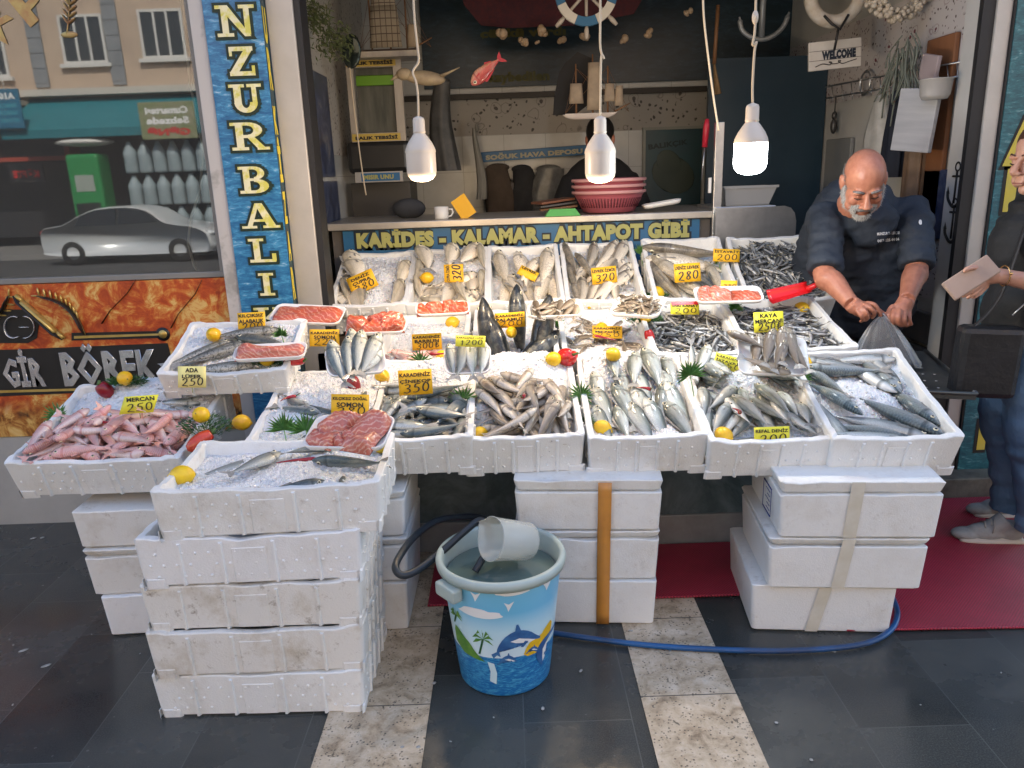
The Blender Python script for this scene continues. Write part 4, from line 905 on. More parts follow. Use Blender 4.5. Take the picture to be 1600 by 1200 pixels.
# ---- F7 mackerel
ice(F7, lambda x, y: .070 + .05 * y, .010, ((.42, .55, .10, .045), (.66, .45, .06, .03)), 7, 'crushed ice in the striped mackerel crate')
for fx, fy, a, r, s_, lab in ((.30, .07, -14, 0, 1.0, 'pale-bellied mackerel nearest the front rim'), (.42, .14, -22, 180, 1.05, 'mackerel second from the front rim, belly up'), (.50, .19, -30, 0, 1.12, 'long dark-backed mackerel lying across the crate'), (.70, .28, -48, 180, 1.1, 'mackerel lying slantwise through the middle of the ice'), (.80, .20, -52, 0, .85, 'green-sheened mackerel head down in the front corner by the drain table'), (.86, .42, -70, 180, .95, 'pale mackerel against the crate wall by the drain table'), (.10, .22, -80, 0, .8, 'mackerel with open gills by the horse mackerel crate'), (.18, .48, -62, 180, .9, 'slim mackerel pointing down beside the ice'), (.60, .72, -60, 0, .9, 'dark mackerel with pink gill near the back'), (.72, .76, -75, 180, .95, 'striped mackerel near the back corner'), (.80, .82, -85, 0, .95, 'dark striped mackerel leaning on the back wall'), (.35, .86, 155, 180, .9, 'mackerel with its head by the lemon at the back'), (.30, .76, 168, 0, .95, 'silvery mackerel below the lemon at the back'), (.72, .94, 0, 0, .85, 'blue mackerel lying along the back wall below a lemon'), (.12, .72, 120, 0, .85, 'small mackerel beside the pine sprig')):
    one(F7, MACK, fx, fy, a, lab, 'striped mackerel on ice', dz=.006, roll=r + rng.uniform(-14, 14), s=s_, vi=rng.randrange(4))
# ---- the top crate of the front stack
ice(top, .098, .012, ((.25, .2, .1, .012), (.75, .25, .1, .012), (.5, .9, .2, .01)), 8, 'crushed ice filling the topmost crate of the front stack')
one(top, SILV, .36, .56, 58, 'scaly silver fish lying whole on the ice beside the long chili', dz=.004, roll=5, s=.86)
one(top, HORSE, .60, .86, 20, 'slim yellow-tailed fish under the salmon tray', dz=.006, roll=170, s=.95)
one(top, BLUEF, .85, .55, 165, 'dark-backed fish sunk in ice by the corner lemon', dz=-.010, roll=60, s=1.1)
one(top, SILV, .20, .72, 35, 'fish tail poking out of the ice below the parsley', dz=-.020, s=.9); one(top, BLUEF, .62, .12, 25, 'dark fish back showing through ice near the front rim', dz=-.012, roll=70, s=.8); one(top, BLUEF, .83, .16, 90, 'dark fish head showing through ice near the front rim', dz=-.014, roll=70, s=.6)
# ---- M1 trout
ice(M1, lambda x, y: .06 + .03 * y, .01, (), 9, 'crushed ice around the trout in the shallow crate')
for fx, fy, a, s_, lab in ((.18, .42, 40, .8, 'mottled trout lying slantwise in the shallow crate corner'), (.34, .40, 35, .85, 'grey trout beside the corner trout'), (.55, .75, 10, .8, 'trout with its head toward the palm leaf'), (.8, .55, 160, .8, 'trout under the 220 price card'), (.45, .12, 8, .8, 'dark trout along the front of the shallow crate')):
    one(M1, TROUT, fx, fy, a, lab, 'trout in the shallow crate', dz=.0, s=s_)
# ---- M2 barbun under ice
ice(M2, lambda x, y: .075 + .02 * y, .012, ((.5, .7, .12, .03),), 10, 'crushed ice in the crate with the 300 card')
pile(M2, BARB, 20, 20, 60, 'small pink fish half buried in ice below the 300 card', 'small pink fish below the 300 card', (0, 1, 0, .6), sink=.010, seed=20)
# ---- M3 bonito standing with raised heads
ice(M3, .06, .01, (), 11, 'crushed ice under the big bonito')
for x, y, z, pitch, a, r, s_, lab in ((-.10, .16, .13, 62, 105, 80, .82, 'bonito with raised head nearest the bream tray'), (-.055, .10, .11, 48, 118, 100, .78, 'bonito leaning behind the lemon, second from the bream tray'), (.015, .30, .15, 64, 92, 70, .74, 'bonito head standing behind the 200 card'), (.10, .15, .13, 60, 62, 95, .86, 'bonito with raised pointed head beside the whiting crate'), (.055, .08, .09, 24, 40, 80, .78, 'bonito lying low before the lemon'), (-.03, .05, .07, 12, 175, 60, .70, 'dark bonito lying along the front rim')):
    put(BONI, M3.M @ T(x, y, z) @ RZ(R(a)) @ RY(R(-pitch)) @ RX(R(r)), lab, 'big dark bonito', None, s_)
# ---- M4 small fish and ice
ice(M4, lambda x, y: .08 + .02 * y, .012, ((.5, .15, .12, .015),), 12, 'crushed ice below the 250 card with the chili')
pile(M4, TINY, 46, lambda g: g.uniform(0, 360), 60, 'small brown fish strewn on ice around the tilted 250 card', 'small brown fish strewn on ice', (0, 1, .15, 1), sink=.003, seed=21)
# ---- anchovies: loose top layers are single fish, what lies below is one mass
def anchovies(q, n0, n1, lab, grp, ang, seed, base):
    st = []; q.H = np.maximum(q.H, base); pile(q, ANCH, n0, ang, 30, '', '', stuff=st, seed=seed, cand=5, maxp=30)
    merged_heap('anchovy_heap', ANCH, st, q, 'lower layers of ' + lab[1])
    pile(q, ANCH, n1, ang, 30, lab[0], grp, seed=seed + 1, cand=9, maxp=32, roll=25)
aa = lambda g: g.choice((60, 120, 90, -60, 45, 100, 20, 160)) + g.gauss(0, 18)
anchovies(M5, 130, 88, ('anchovy on top of the heap below the torn red and yellow card', 'the anchovy heap below the torn card'), 'anchovies below the torn card', lambda g: g.choice((-30, 30, 60, 150, 110, 80)) + g.gauss(0, 20), 31, .075)
anchovies(M6, 120, 82, ('anchovy on top of the heap around the bright 250 card', 'the anchovy heap around the bright 250 card'), 'anchovies around the bright card', lambda g: g.choice((-40, -20, 150, 130, 60)) + g.gauss(0, 22), 33, .075)
anchovies(B6, 170, 118, ('anchovy on top of the heap behind the red scoop', 'the anchovy heap behind the red scoop'), 'anchovies behind the red scoop', aa, 35, .085)
# ---- top row
ice(B1, lambda x, y: .06 + .06 * y, .012, ((.6, .62, .13, .045), (.5, .3, .09, .03)), 13, 'thick ice over the sea bream by the door post')
for fx, fy, a, r, dz, s_, lab in ((.08, .86, 95, 20, .03, 1.0, 'bream head up in the crate corner by the door post'), (.2, .66, 110, 10, .02, 1.05, 'speckled bream beside the thick ice'), (.1, .38, 100, 60, .01, .9, 'bream with open gills below the card'), (.92, .6, 75, 60, .01, .9, 'bream against the dividing wall of two crates'), (.88, .3, 80, 70, .01, .9, 'pale bream low against the dividing wall')):
    one(B1, BREAM, fx, fy, a, lab, 'sea bream in the corner crate', dz=dz * .5, roll=r, pitch=4, s=s_ * .92, vi=rng.randrange(3))
pile(B1, BREAM, 4, lambda g: g.choice((170, 20, 90)) + g.gauss(0, 15), 12, 'pale bream lying across the front of the corner crate', 'sea bream in the corner crate', (0, 1, 0, .45), sink=.006, s=(.85, .95), seed=41, roll=25)
ice(B2, lambda x, y: .06 + .055 * y, .012, ((.5, .75, .13, .03),), 14, 'ice over the bream around the lemon')
for fx, fy, a, r, dz, s_ in ((.12, .9, 105, 20, .035, 1.0), (.5, .92, 80, 40, .03, .9), (.78, .9, 60, 20, .03, .9), (.95, .85, 92, 70, .03, 1.0), (.05, .4, 95, 70, .01, .9), (.06, .62, 88, 70, .02, .9), (.62, .42, 100, 15, .015, .85), (.82, .46, 80, 10, .015, .85), (.96, .45, 88, 70, .01, .95), (.4, .2, 170, 10, .01, .9), (.7, .18, 60, 20, .01, .8)):
    one(B2, BREAM, fx, fy, a, 'bream lying head up around the lemon and the sideways card', 'bream around the lemon', dz=dz * .4, roll=r, pitch=4, s=s_ * .9, vi=rng.randrange(4))
pile(B2, BREAM, 6, lambda g: g.choice((80, 100, 20)) + g.gauss(0, 12), 12, 'bream lying head up around the lemon and the sideways card', 'bream around the lemon', (0, 1, 0, .8), sink=.004, s=(.8, .9), seed=42, roll=25)
ice(B3, lambda x, y: .055 + .04 * y, .01, (), 15, 'ice beneath the speckled bass')
for fx, fy, a, r, s_, dz, lab in ((.15, .66, 94, 30, 1.0, .02, 'speckled bass on the side of the bream crate'), (.50, .66, 100, 200, .95, .025, 'speckled bass in the middle of three'), (.86, .68, 82, 20, .98, .02, 'speckled bass on the side of the 320 card crate'), (.35, .3, 110, 20, .95, .01, 'bass lying tail up under the tilted card'), (.75, .32, 75, 190, .95, .012, 'plump speckled bass below the tilted card'), (.6, .62, 60, 30, .7, .05, 'pale bass lying across the others')):
    one(B3, BASS, fx, fy, a, lab, 'speckled sea bass', dz=dz * .6, roll=r, pitch=3, s=s_ * .95, vi=rng.randrange(4))
pile(B3, BASS, 4, lambda g: g.choice((85, 95)) + g.gauss(0, 8), 8, 'speckled bass lying under the others', 'speckled bass beneath', (0, 1, 0, .95), sink=.012, s=(.85, .92), seed=43, roll=20)
ice(B4, lambda x, y: .055 + .05 * y, .012, ((.45, .35, .1, .02),), 16, 'ice among the bass with the upright 320 card')
for fx, fy, a, r, s_, dz in ((.07, .85, 100, 60, .8, .03), (.42, .92, 78, 30, .75, .03), (.66, .92, 62, 30, .8, .03), (.82, .80, 68, 10, .85, .03), (.3, .62, 110, 60, .75, .03), (.08, .5, 95, 60, .8, .01), (.92, .5, 55, 20, .7, .02), (.85, .38, 45, 30, .75, .02), (.2, .24, 85, 30, .8, .01), (.55, .30, 52, 20, .75, .01), (.12, .14, 95, 60, .7, .005), (.62, .6, 60, 170, .8, .03)):
    one(B4, BASSD, fx, fy, a, 'bass laid head up around the upright 320 card', 'bass around the 320 card', dz=dz * .5, roll=r, pitch=4, s=s_ * .92, vi=rng.randrange(4))
pile(B4, BASSD, 6, lambda g: g.choice((75, 60, 95)) + g.gauss(0, 8), 8, 'bass laid head up around the upright 320 card', 'bass around the 320 card', (0, 1, 0, .9), sink=.006, s=(.7, .8), seed=44, roll=25)
ice(B5, lambda x, y: .05 + .03 * y, .01, (), 17, 'ice beneath the large bass')
for k_, fx, fy, a, r, s_, dz, lab in ((BASSD, .48, .78, 172, 60, 1.1, .03, 'large dark-backed bass lying along the back of its crate'), (BASS, .40, .66, 175, 170, 1.15, .02, 'pale bass lying crosswise below the dark-backed bass'), (BASS, .32, .38, 122, 20, 1.1, .03, 'pale bass lying slantwise beside the 280 card'), (BASSD, .12, .35, 108, 60, 1.0, .02, 'dark green-backed bass against the crate wall by the lemon'), (BASS, .55, .25, 130, 180, .9, .015, 'golden-bellied bass below the 280 card'), (BASSD, .62, .5, 120, 60, .9, .01, 'dark bass hidden behind the 280 card'), (BASS, .86, .4, 100, 40, .8, .02, 'pale bass beside the red fillet pieces')):
    one(B5, k_, fx, fy, a, lab, 'large bass in the top row', dz=dz, roll=r, pitch=6, s=s_, vi=rng.randrange(4))
# ---------------------------------------------------------------- things laid on the stall
def onq(q, u, v, dz=0.0):
    """the spot on a crate's contents seen at photo pixel u, v"""
    Mi = q.M.inverted(); o = Mi @ CAM; d = (Mi @ at(u, v, 3.0)) - o; h = q.h - .02
    for _ in range(6): t = (h - o.z) / d.z; p = o + d * t; h = hat(q, min(max(p.x, q.x0), -q.x0), min(max(p.y, q.y0), q.y0 + q.d - .044))
    t = (h + dz - o.z) / d.z; return q.M @ (o + d * t)
def lemon_mat():
    q = NT('lemon peel'); v = q.coords(); c = q.mix(q.ramp(q.noise(v, 28, 4), [(.45, 0.0), (.75, 1.0)]), (.84, .55, .012), (.72, .40, .012))
    h = q.n('HueSaturation'); q.set(h.inputs['Color'], c); q.set(h.inputs['Hue'], q.math('MULTIPLY_ADD', q.objrand(), .025, .487)); q.p(Base_Color=h.outputs[0], Roughness=.38, Coat_Weight=.15, Subsurface_Weight=.08); q.bump(q.noise(v, 260, 2), .25, .002); return q.m
LEM = lemon_mat(); TIP = mat('lemon stalk', (.25, .18, .05), .7)
mb = MB(); prof = [(0.0005, -.036), (.004, -.0355), (.008, -.033), (.017, -.027), (.025, -.016), (.0285, -.004), (.0285, .005), (.025, .016), (.017, .026), (.009, .0315), (.006, .035), (.003, .0375), (.0005, .038)]
mb.lathe(prof, 24); mb.mi = 1; mb.ell((0, 0, -.0358), (.003, .003, .0015), 8, 4); LM_ = mb.mesh('lemon'); LM_.materials.append(LEM); LM_.materials.append(TIP)
def lemon(p, label, s=1.0, a=None):
    o = bpy.data.objects.new('lemon', LM_); C.objects.link(o); g = rng
    o.matrix_world = T(p) @ RZ(g.uniform(0, 6.3)) @ RX(R(90 + g.uniform(-28, 28))) @ SC(s); tag(o, label, 'lemon', 'lemons decorating the stall'); return o
for q, u, v, dz, s, lab in (
    (top, 284, 743, .022, 1.02, 'lemon at the front corner of the topmost crate'), (top, 596, 694, .03, 1.0, 'lemon at the back corner of the topmost crate beside the salmon steaks'),
    (F1, 378, 660, .03, .98, 'lemon on the crate wall beside the parsley and red pepper'), (F1, 385, 598, .03, .95, 'lemon where two crates and the shallow crate meet'),
    (M1, 334, 523, .02, .95, 'lemon in the back corner of the shallow trout crate'), (F3, 597, 588, .02, .95, 'lemon behind the crate wall beside the dark red pepper'),
    (M2, 707, 504, .02, .95, 'lemon by the dividing wall of the bonito crate'), (M2, 690, 556, .0, .8, 'lemon half hidden behind a palm leaf'), (M3, 799, 519, .09, .8, 'lemon nestled among the bonito under the 200 card'),
    (F4, 865, 561, .01, .95, 'lemon leaning on the red bell pepper'), (F5, 958, 554, .02, .9, 'lemon on ice at the back of the upright silver fish'), (M4, 940, 513, .02, .9, 'lemon behind the tilted card with the chili'),
    (F5, 942, 669, .005, .95, 'lemon half cut at the front rim of the upright silver fish'), (F4, 750, 679, .0, .98, 'lemon low at the front rim of the whiting'), (F6, 1131, 681, .0, 1.0, 'lemon beside the 200 card on the front rim'),
    (B2, 667, 434, .03, .95, 'lemon among the bream in the top row'), (B4, 920, 477, .02, .7, 'lemon sliver at the front of the bass with the 320 card'), (M6, 1254, 482, .02, .95, 'lemon behind the bright 250 card by the red scoop'), (F6, 1259, 568, .02, .95, 'lemon between the brown fish tray and the mackerel'), (F7, 1352, 566, .0, .85, 'lemon lying at the back wall of the mackerel crate')):
    lemon(onq(q, u, v, dz), lab, s)
# ---- greens
PARS = mat('parsley green', (.030, .10, .028), .5, 0, (.07, .18, .05), 90); PALM = mat('palm leaf green', (.15, .36, .11), .45, 0, (.26, .46, .17), 60); STALK = mat('pale stalk', (.30, .33, .16), .5)
def parsley(p, w_, h_, label, n=420, seed=0, stalk=False):
    g = random.Random(seed); mb = MB()
    for _ in range(n):
        r = g.random() ** .6; a = g.uniform(0, 2 * PI); c = Vector((w_ / 2 * r * math.cos(a), h_ * .55 * r * math.sin(a) * .8, h_ * (.15 + .55 * g.random() * (1 - r * .4))))
        d = Vector((math.cos(a), math.sin(a) * .7, g.uniform(-.2, .9))).normalized(); l = g.uniform(.010, .020); s = d.cross(Vector((g.uniform(-1, 1), g.uniform(-1, 1), 1))).normalized() * l * .16
        mb.add([c, c + d * l * .5 + s, c + d * l, c + d * l * .5 - s], [(0, 1, 2, 3)], False)
        if g.random() < .3: mb.tube([c - d * .02, c + d * l * .3], .0009, 3)
    o = thing('parsley_sprig', mb, PARS, label, 'herb', T(p), 'parsley sprigs under lemons')
    if stalk:
        mb = MB()
        for k in range(5): mb.tube([(.004 * (k - 2), -.02, -.045), (.012 * (k - 2), -.01, .01), (.03 * (k - 2), 0, .04)], .0022, 5)
        mb.build('stalk', STALK, o)
    return o
def palm_leaf(p, r, label, n=15, seed=0, tilt=-20, spin=0, spread=300):
    g = random.Random(seed); mb = MB()
    for k in range(n):
        a = R(90 + spin - spread / 2 + spread * k / (n - 1)); l = r * g.uniform(.8, 1.05); d = Vector((math.cos(a), 0, math.sin(a))); s = Vector((-d.z, 0, d.x)) * r * .075; b = Vector((0, -.012 * g.random() - .004, 0))
        mb.add([Vector((0, 0, 0)), d * l * .5 + s + b, d * l + b * 2.5, d * l * .5 - s + b, d * l * .5 + Vector((0, .003, 0))], [(0, 1, 4), (1, 2, 4), (2, 3, 4), (3, 0, 4)], False)
    o = thing('palm_leaf', mb, PALM, label, 'leaf', T(p) @ RX(R(tilt)), 'small fan palm leaves on the stall')
    mb = MB(); mb.tube([(0, .001, 0), (.006, .004, -r * .6), (.012, .01, -r * 1.2)], .0018, 5); mb.build('leaf_stalk', PALM, o); return o
def green(q, u, v, dz, w_, h_, lab, seed, lem=True, llab='', stalk=False, ldz=.03):
    p = onq(q, u, v, dz); parsley(p, w_, h_, lab, 420, seed, stalk)
    if lem: lemon(p + Vector((0, -.012, ldz)), llab, .95)
green(F1, 200, 604, .0, .135, .06, 'dark parsley wreath at the back corner of the mullet crate', 1, llab='lemon sitting in the parsley wreath by the bakery sign', ldz=.035)
green(F1, 322, 684, .055, .175, .12, 'bushy parsley bunch with pale stalks at the mullet crate corner', 2, llab='lemon on top of the bushy parsley with the orange pepper', stalk=True, ldz=.085)
green(M1, 420, 572, .01, .12, .045, 'parsley at the front of the shallow trout crate', 3, llab='lemon on the parsley below the pink fillet', ldz=.03)
green(M4, 1008, 506, .02, .14, .05, 'parsley beside the anchovies below the tray of tiny fish', 4, llab='lemon on the parsley below the tray of tiny fish', ldz=.035)
green(B5, 1026, 466, .01, .09, .04, 'parsley at the front corner of the large bass', 5, llab='lemon on parsley at the corner of the large bass crate', ldz=.03)
for q, u, v, dz, r, lab, sd, sp, spr in ((F1, 90, 650, .02, .045, 'fan leaf at the outer end of the mullet crate', 1, 0, 260), (F2, 444, 672, .03, .05, 'upright fan leaf beside the fringed one behind the topmost crate', 2, 0, 190), (F2, 478, 672, .04, .05, 'fan leaf touching the salmon steak tray', 3, -15, 240), (M2, 657, 566, .03, .045, 'fan leaf above the large 350 card', 4, 0, 300), (F4, 724, 624, .03, .048, 'fan leaf on the wall between bluefish and whiting', 5, 0, 320), (M3, 866, 506, .05, .045, 'fan leaf beside the bonito tail at the whiting crate', 6, 10, 280), (F5, 908, 618, .02, .046, 'fan leaf on the wall between whiting and upright silver fish', 7, 0, 300), (F6, 1078, 586, .03, .05, 'feathery leaf on the wall beside the horse mackerel', 8, 10, 220), (F7, 1248, 590, .02, .042, 'feathery leaf on the wall beside the striped mackerel', 9, -10, 230), (B5, 1001, 398, .03, .04, 'upright leaf at the back corner of the large bass crate', 10, 0, 120), (M1, 440, 524, .02, .03, 'small leaf on the ice behind the pink fillet', 11, 0, 220), (F5, 916, 660, .01, .03, 'short dark leaf at the front corner of the upright silver fish', 12, 20, 250), (M6, 1148, 482, .02, .035, 'small leaf behind the brown fish tray', 13, 0, 240), (B6, 1122, 408, .01, .03, 'leaf tuft under the card at the top row anchovies', 14, 30, 240)):
    palm_leaf(onq(q, u, v, dz), r * 1.22, lab, 17, sd, -22, sp, spr)
# ---- peppers and chilies
RED = mat('red pepper skin', (.55, .02, .018), .2, 0, (.42, .012, .015), 20, coat=.5); DRED = mat('dark red pepper skin', (.22, .008, .018), .3, 0, (.30, .015, .02), 25, coat=.3); ORED = mat('orange red pepper skin', (.62, .07, .02), .22, 0, (.45, .03, .02), 18, coat=.5); CHI = mat('chili skin', (.28, .006, .018), .2, 0, (.36, .012, .02), 30, coat=.6); STEM = mat('green stem', (.08, .15, .04), .5)
def pepper(name, p, L, r, m, label, rot, kind_='pepper', fat=1.0, stem=True, curve=.25):
    mb = MB(); n = 12; pts = []; rad = []
    for k in range(n + 1): t = k / n; pts.append((L * (t - .5), L * curve * (t - .5) ** 2, 0)); rad.append(max(.0012, r * (math.sin(PI * min(1, t * .93 + .07)) ** (.5 * fat) if fat < 1.5 else (1 - t * .85) * (1 if t > .06 else .7))))
    mb.tube(pts, rad, 12); o = thing(name, mb, m, label, kind_, T(p) @ rot)
    if stem:
        mb = MB(); mb.tube([(-L * .5, L * curve * .25, 0), (-L * .58, L * curve * .3, .004), (-L * .68, L * curve * .5, .010)], [r * .35, r * .22, r * .18], 6); mb.build('stem', STEM, o)
    return o
def chili(q, u, v, px, rot, lab, dz=.008, curve=.5): return pepper('chili', onq(q, u, v, dz), px * mpp((onq(q, u, v)).y), .0075, CHI, lab, RZ(R(rot)), 'chili', 2.0, True, curve)
chili(top, 463, 719, 62, 190, 'long red chili with a hooked stem on the topmost crate', .012, .25)
chili(F1, 300, 614, 30, 175, 'small chili on ice under the ADA LÜFER card', .008, -.5); chili(F1, 166, 660, 34, -10, 'dark chili with a long black stem on the pink mullet', .02)
chili(F2, 447, 622, 30, 235, 'bent chili on ice beside the silver fish', .012, .7); chili(F4, 820, 617, 24, 85, 'short chili among the whiting', .02); chili(F5, 1006, 606, 24, 150, 'chili between the upright silver fish', .03); chili(F6, 1153, 641, 26, 100, 'chili standing among the horse mackerel', .03); chili(M2, 686, 553, 28, 5, 'chili behind the fan leaf at the 300 card', .02)
mb = MB(); g = random.Random(8)
for k in range(4): a = PI / 2 * k + .4; mb.ell((.013 * math.cos(a), .013 * math.sin(a), g.uniform(-.006, .004)), (.024, .024, .040 * g.uniform(.9, 1.1)), 14, 10, RX(.18 * math.sin(a)) @ RY(.18 * math.cos(a)))
mb2_ = remeshed(mb, .003, 3); o = link('red_pepper', mb2_, RED); o.matrix_world = T(onq(F4, 886, 558, .025)) @ RX(R(60)) @ RY(R(35)); tag(o, 'bright red bell pepper between bonito and upright silver fish', 'pepper')
mb = MB(); mb.tube([(0, 0, .034), (.002, 0, .048), (.008, .002, .058)], [.006, .004, .0045], 8); mb.build('stem', STEM, o)
pepper('red_pepper', onq(M4, 1015, 526, .035), .055, .020, RED, 'small shiny red pepper standing on the anchovy crate wall', RY(R(75)), 'pepper', .6, False)
pepper('red_pepper', onq(F1, 311, 690, .085), .092, .026, ORED, 'orange-red pepper leaning on the bushy parsley', RZ(R(-140)) @ RY(R(25)), 'pepper', .7, True)
pepper('red_pepper', onq(M1, 459, 564, .02), .075, .018, RED, 'red pepper lying beside the parsley of the trout crate', RZ(R(175)), 'pepper', .7, True)
pepper('dark_pepper', onq(F1, 165, 610, .02), .062, .028, DRED, 'dark wine-red pepper at the mullet crate corner', RY(R(60)) @ RZ(.4), 'pepper', .6, True)
pepper('dark_pepper', onq(F3, 553, 601, .035), .060, .024, DRED, 'dark red pepper below the tray of fanned bream', RY(R(78)), 'pepper', .6, False)
# ---- foam trays
TRAYM = mat('white tray foam', (.78, .78, .76), .45, sss=.1)
def tray(p, L, W, rz, tilt, label, rx=0, h=.022, roll=0):
    mb = MB(); R0 = [(L - .03, W - .03, .02, .0), (L - .012, W - .012, .025, .006), (L, W, .03, h), (L - .008, W - .008, .027, h + .001), (L - .026, W - .026, .022, .008), (L - .05, W - .05, .018, .005)]
    b0 = ring(L, W, .03, 0, .02); N = len(b0); Ls = []
    for a, b, c, z in R0: Ls.append([(x * a / L, y * b / W, z) for x, y, _ in b0])
    vs = [q for l in Ls for q in l]; fs = [(j * N + i, j * N + (i + 1) % N, (j + 1) * N + (i + 1) % N, (j + 1) * N + i) for j in range(len(Ls) - 1) for i in range(N)]
    fs.append(tuple(range(N))[::-1]); fs.append(tuple(range((len(Ls) - 1) * N, len(Ls) * N))); mb.add(vs, fs)
    M = T(p) @ RZ(R(rz)) @ RX(R(tilt)) @ RY(R(roll)); thing('foam_tray', mb, TRAYM, label, 'tray', M, 'white foam trays of fish'); return M
def salmon_mat(name, a, b, fat, sc=55):
    q = NT(name); v = q.coords(); wv = q.n('TexWave', i_Scale=sc, i_Distortion=9.0, i_Detail=4.0, bands_direction='DIAGONAL'); q.set(wv.inputs['Vector'], v); q.set(wv.inputs['Detail Scale'], 1.5)
    c = q.mix(q.ramp(q.noise(v, 25, 4), [(.35, 0.0), (.7, 1.0)]), a, b); c = q.mix(q.math('MULTIPLY', q.ramp(wv.outputs['Fac'], [(.70, 0.0), (.92, 1.0)]), .65), c, fat); c = q.mix(q.math('MULTIPLY', q.ramp(q.noise(v, 60, 4, .7), [(.5, 0.0), (.7, 1.0)]), .35), c, tuple(x * .55 for x in a))
    q.p(Base_Color=c, Roughness=.28, Subsurface_Weight=.15, Subsurface_Radius=(.02, .008, .005), Coat_Weight=.4); q.b.inputs['Subsurface Scale'].default_value = .3; q.bump(q.noise(v, 70, 4), .4, .004); return q.m
SAL = salmon_mat('salmon flesh', (.46, .075, .032), (.52, .115, .06), (.68, .34, .24), 24); SALP = salmon_mat('pale trout flesh', (.52, .13, .085), (.58, .19, .13), (.74, .46, .36), 26); SKIN = mat('fillet skin', (.03, .033, .035), .3, .2, (.10, .10, .10), 50)
def fillet(M, L, W, H, m, label, seed=0, taper=.4, bend=0.0, groove=.5, name='salmon_fillet', cat='fillet', grp='salmon fillets on trays'):
    g = random.Random(seed); mb = MB(); nx, ny = 26, 12; ph = g.uniform(0, 6)
    def top_(u, v):
        x = (u - .5) * L; k = 1 - taper * u ** 1.5; edge = max(0.0, 1 - (2 * abs(v - .5)) ** 4) * max(0.0, 1 - (2 * abs(u - .5)) ** 10)
        y = (v - .5) * W * k * (1 + .05 * math.sin(9 * u + ph)) + bend * (u - .5) ** 2 * L
        z = H * (edge ** .4) * (.80 + .22 * math.sin(5 * u + 4 * v + ph) + .22 * fnoise(u * 4, v * 4, 1, seed) - groove * math.exp(-((u - .42 - .12 * math.sin(4 * v + ph)) / .035) ** 2))
        return (x, y, z)
    mb.grid(nx, ny, top_); mb.mi = 1
    mb.grid(nx, ny, lambda u, v: (top_(u, 1 - v)[0], top_(u, 1 - v)[1] * 1.02, -.001))
    return thing(name, mb, [m, SKIN], label, cat, M, grp)
# big salmon half on the pillar side
t1 = tray(at(482, 497, 3.03), .29, .13, -8, 22, 'tray with a large salmon half, under the door post', roll=4)
fillet(t1 @ T(0, 0, .008) @ RZ(R(4)), .27, .115, .034, SAL, 'large salmon half with a pale rib patch under the door post', 1, .35, 0, .12)
t2 = tray(at(590, 514, 2.92), .235, .11, -3, 24, 'tray with folded salmon in the middle of the pillar end'); fillet(t2 @ T(-.035, 0, .010), .16, .10, .05, SAL, 'thick folded salmon piece on the tray above the 300 card', 2, .1); fillet(t2 @ T(.06, .0, .010) @ RZ(R(90)), .09, .10, .045, SAL, 'shorter salmon piece beside the thick folded one', 3, .1)
t3 = tray(at(692, 488, 3.02), .215, .09, 4, 24, 'narrow salmon tray in front of the bream with the sideways card'); fillet(t3 @ T(-.05, 0, .01), .105, .075, .028, SAL, 'salmon strip end nearer the door post on the narrow tray', 4, .1); fillet(t3 @ T(.05, 0, .01), .105, .08, .032, SAL, 'wider salmon strip on the narrow tray', 5, .1)
t4 = tray(at(424, 556, 2.68), .255, .10, 4, 20, 'tray with a pink trout fillet in the shallow crate'); fillet(t4 @ T(0, 0, .008), .24, .08, .036, SALP, 'pink trout fillet with dark skin edge under the 200 card', 6, .45, 0, .1)
t7 = tray(atz(548, 683, .80) + Vector((0, .0, 0)), .235, .15, -9, 18, 'tray of salmon steaks behind the topmost crate'); t7 = t7
fillet(t7 @ T(-.052, .004, .010) @ RZ(R(70)), .14, .088, .040, SALP, 'salmon piece with white fat lines under the 380 card', 7, .1); fillet(t7 @ T(.055, -.008, .012) @ RZ(R(78)), .155, .088, .044, SALP, 'wet salmon piece hanging over the tray edge above the corner lemon', 8, .05); fillet(t7 @ T(.004, -.03, .012) @ RZ(R(60)), .075, .04, .03, SALP, 'small salmon wedge between two larger pieces', 9, .2); fillet(t7 @ T(.0, .045, .02), .10, .045, .03, SALP, 'pale salmon trimmings at the back of the steak tray', 10, .2)
t10 = tray(at(1137, 466, 3.12), .275, .115, -4, 24, 'tray of red fish pieces between bass and anchovies'); fillet(t10 @ T(-.055, .0, .012), .13, .09, .034, SALP, 'heap of pale red fish pieces on the tray beside the scoop', 11, .1); fillet(t10 @ T(.07, -.004, .01), .12, .07, .018, SAL, 'flat red fillet on the tray beside the scoop', 12, .1)
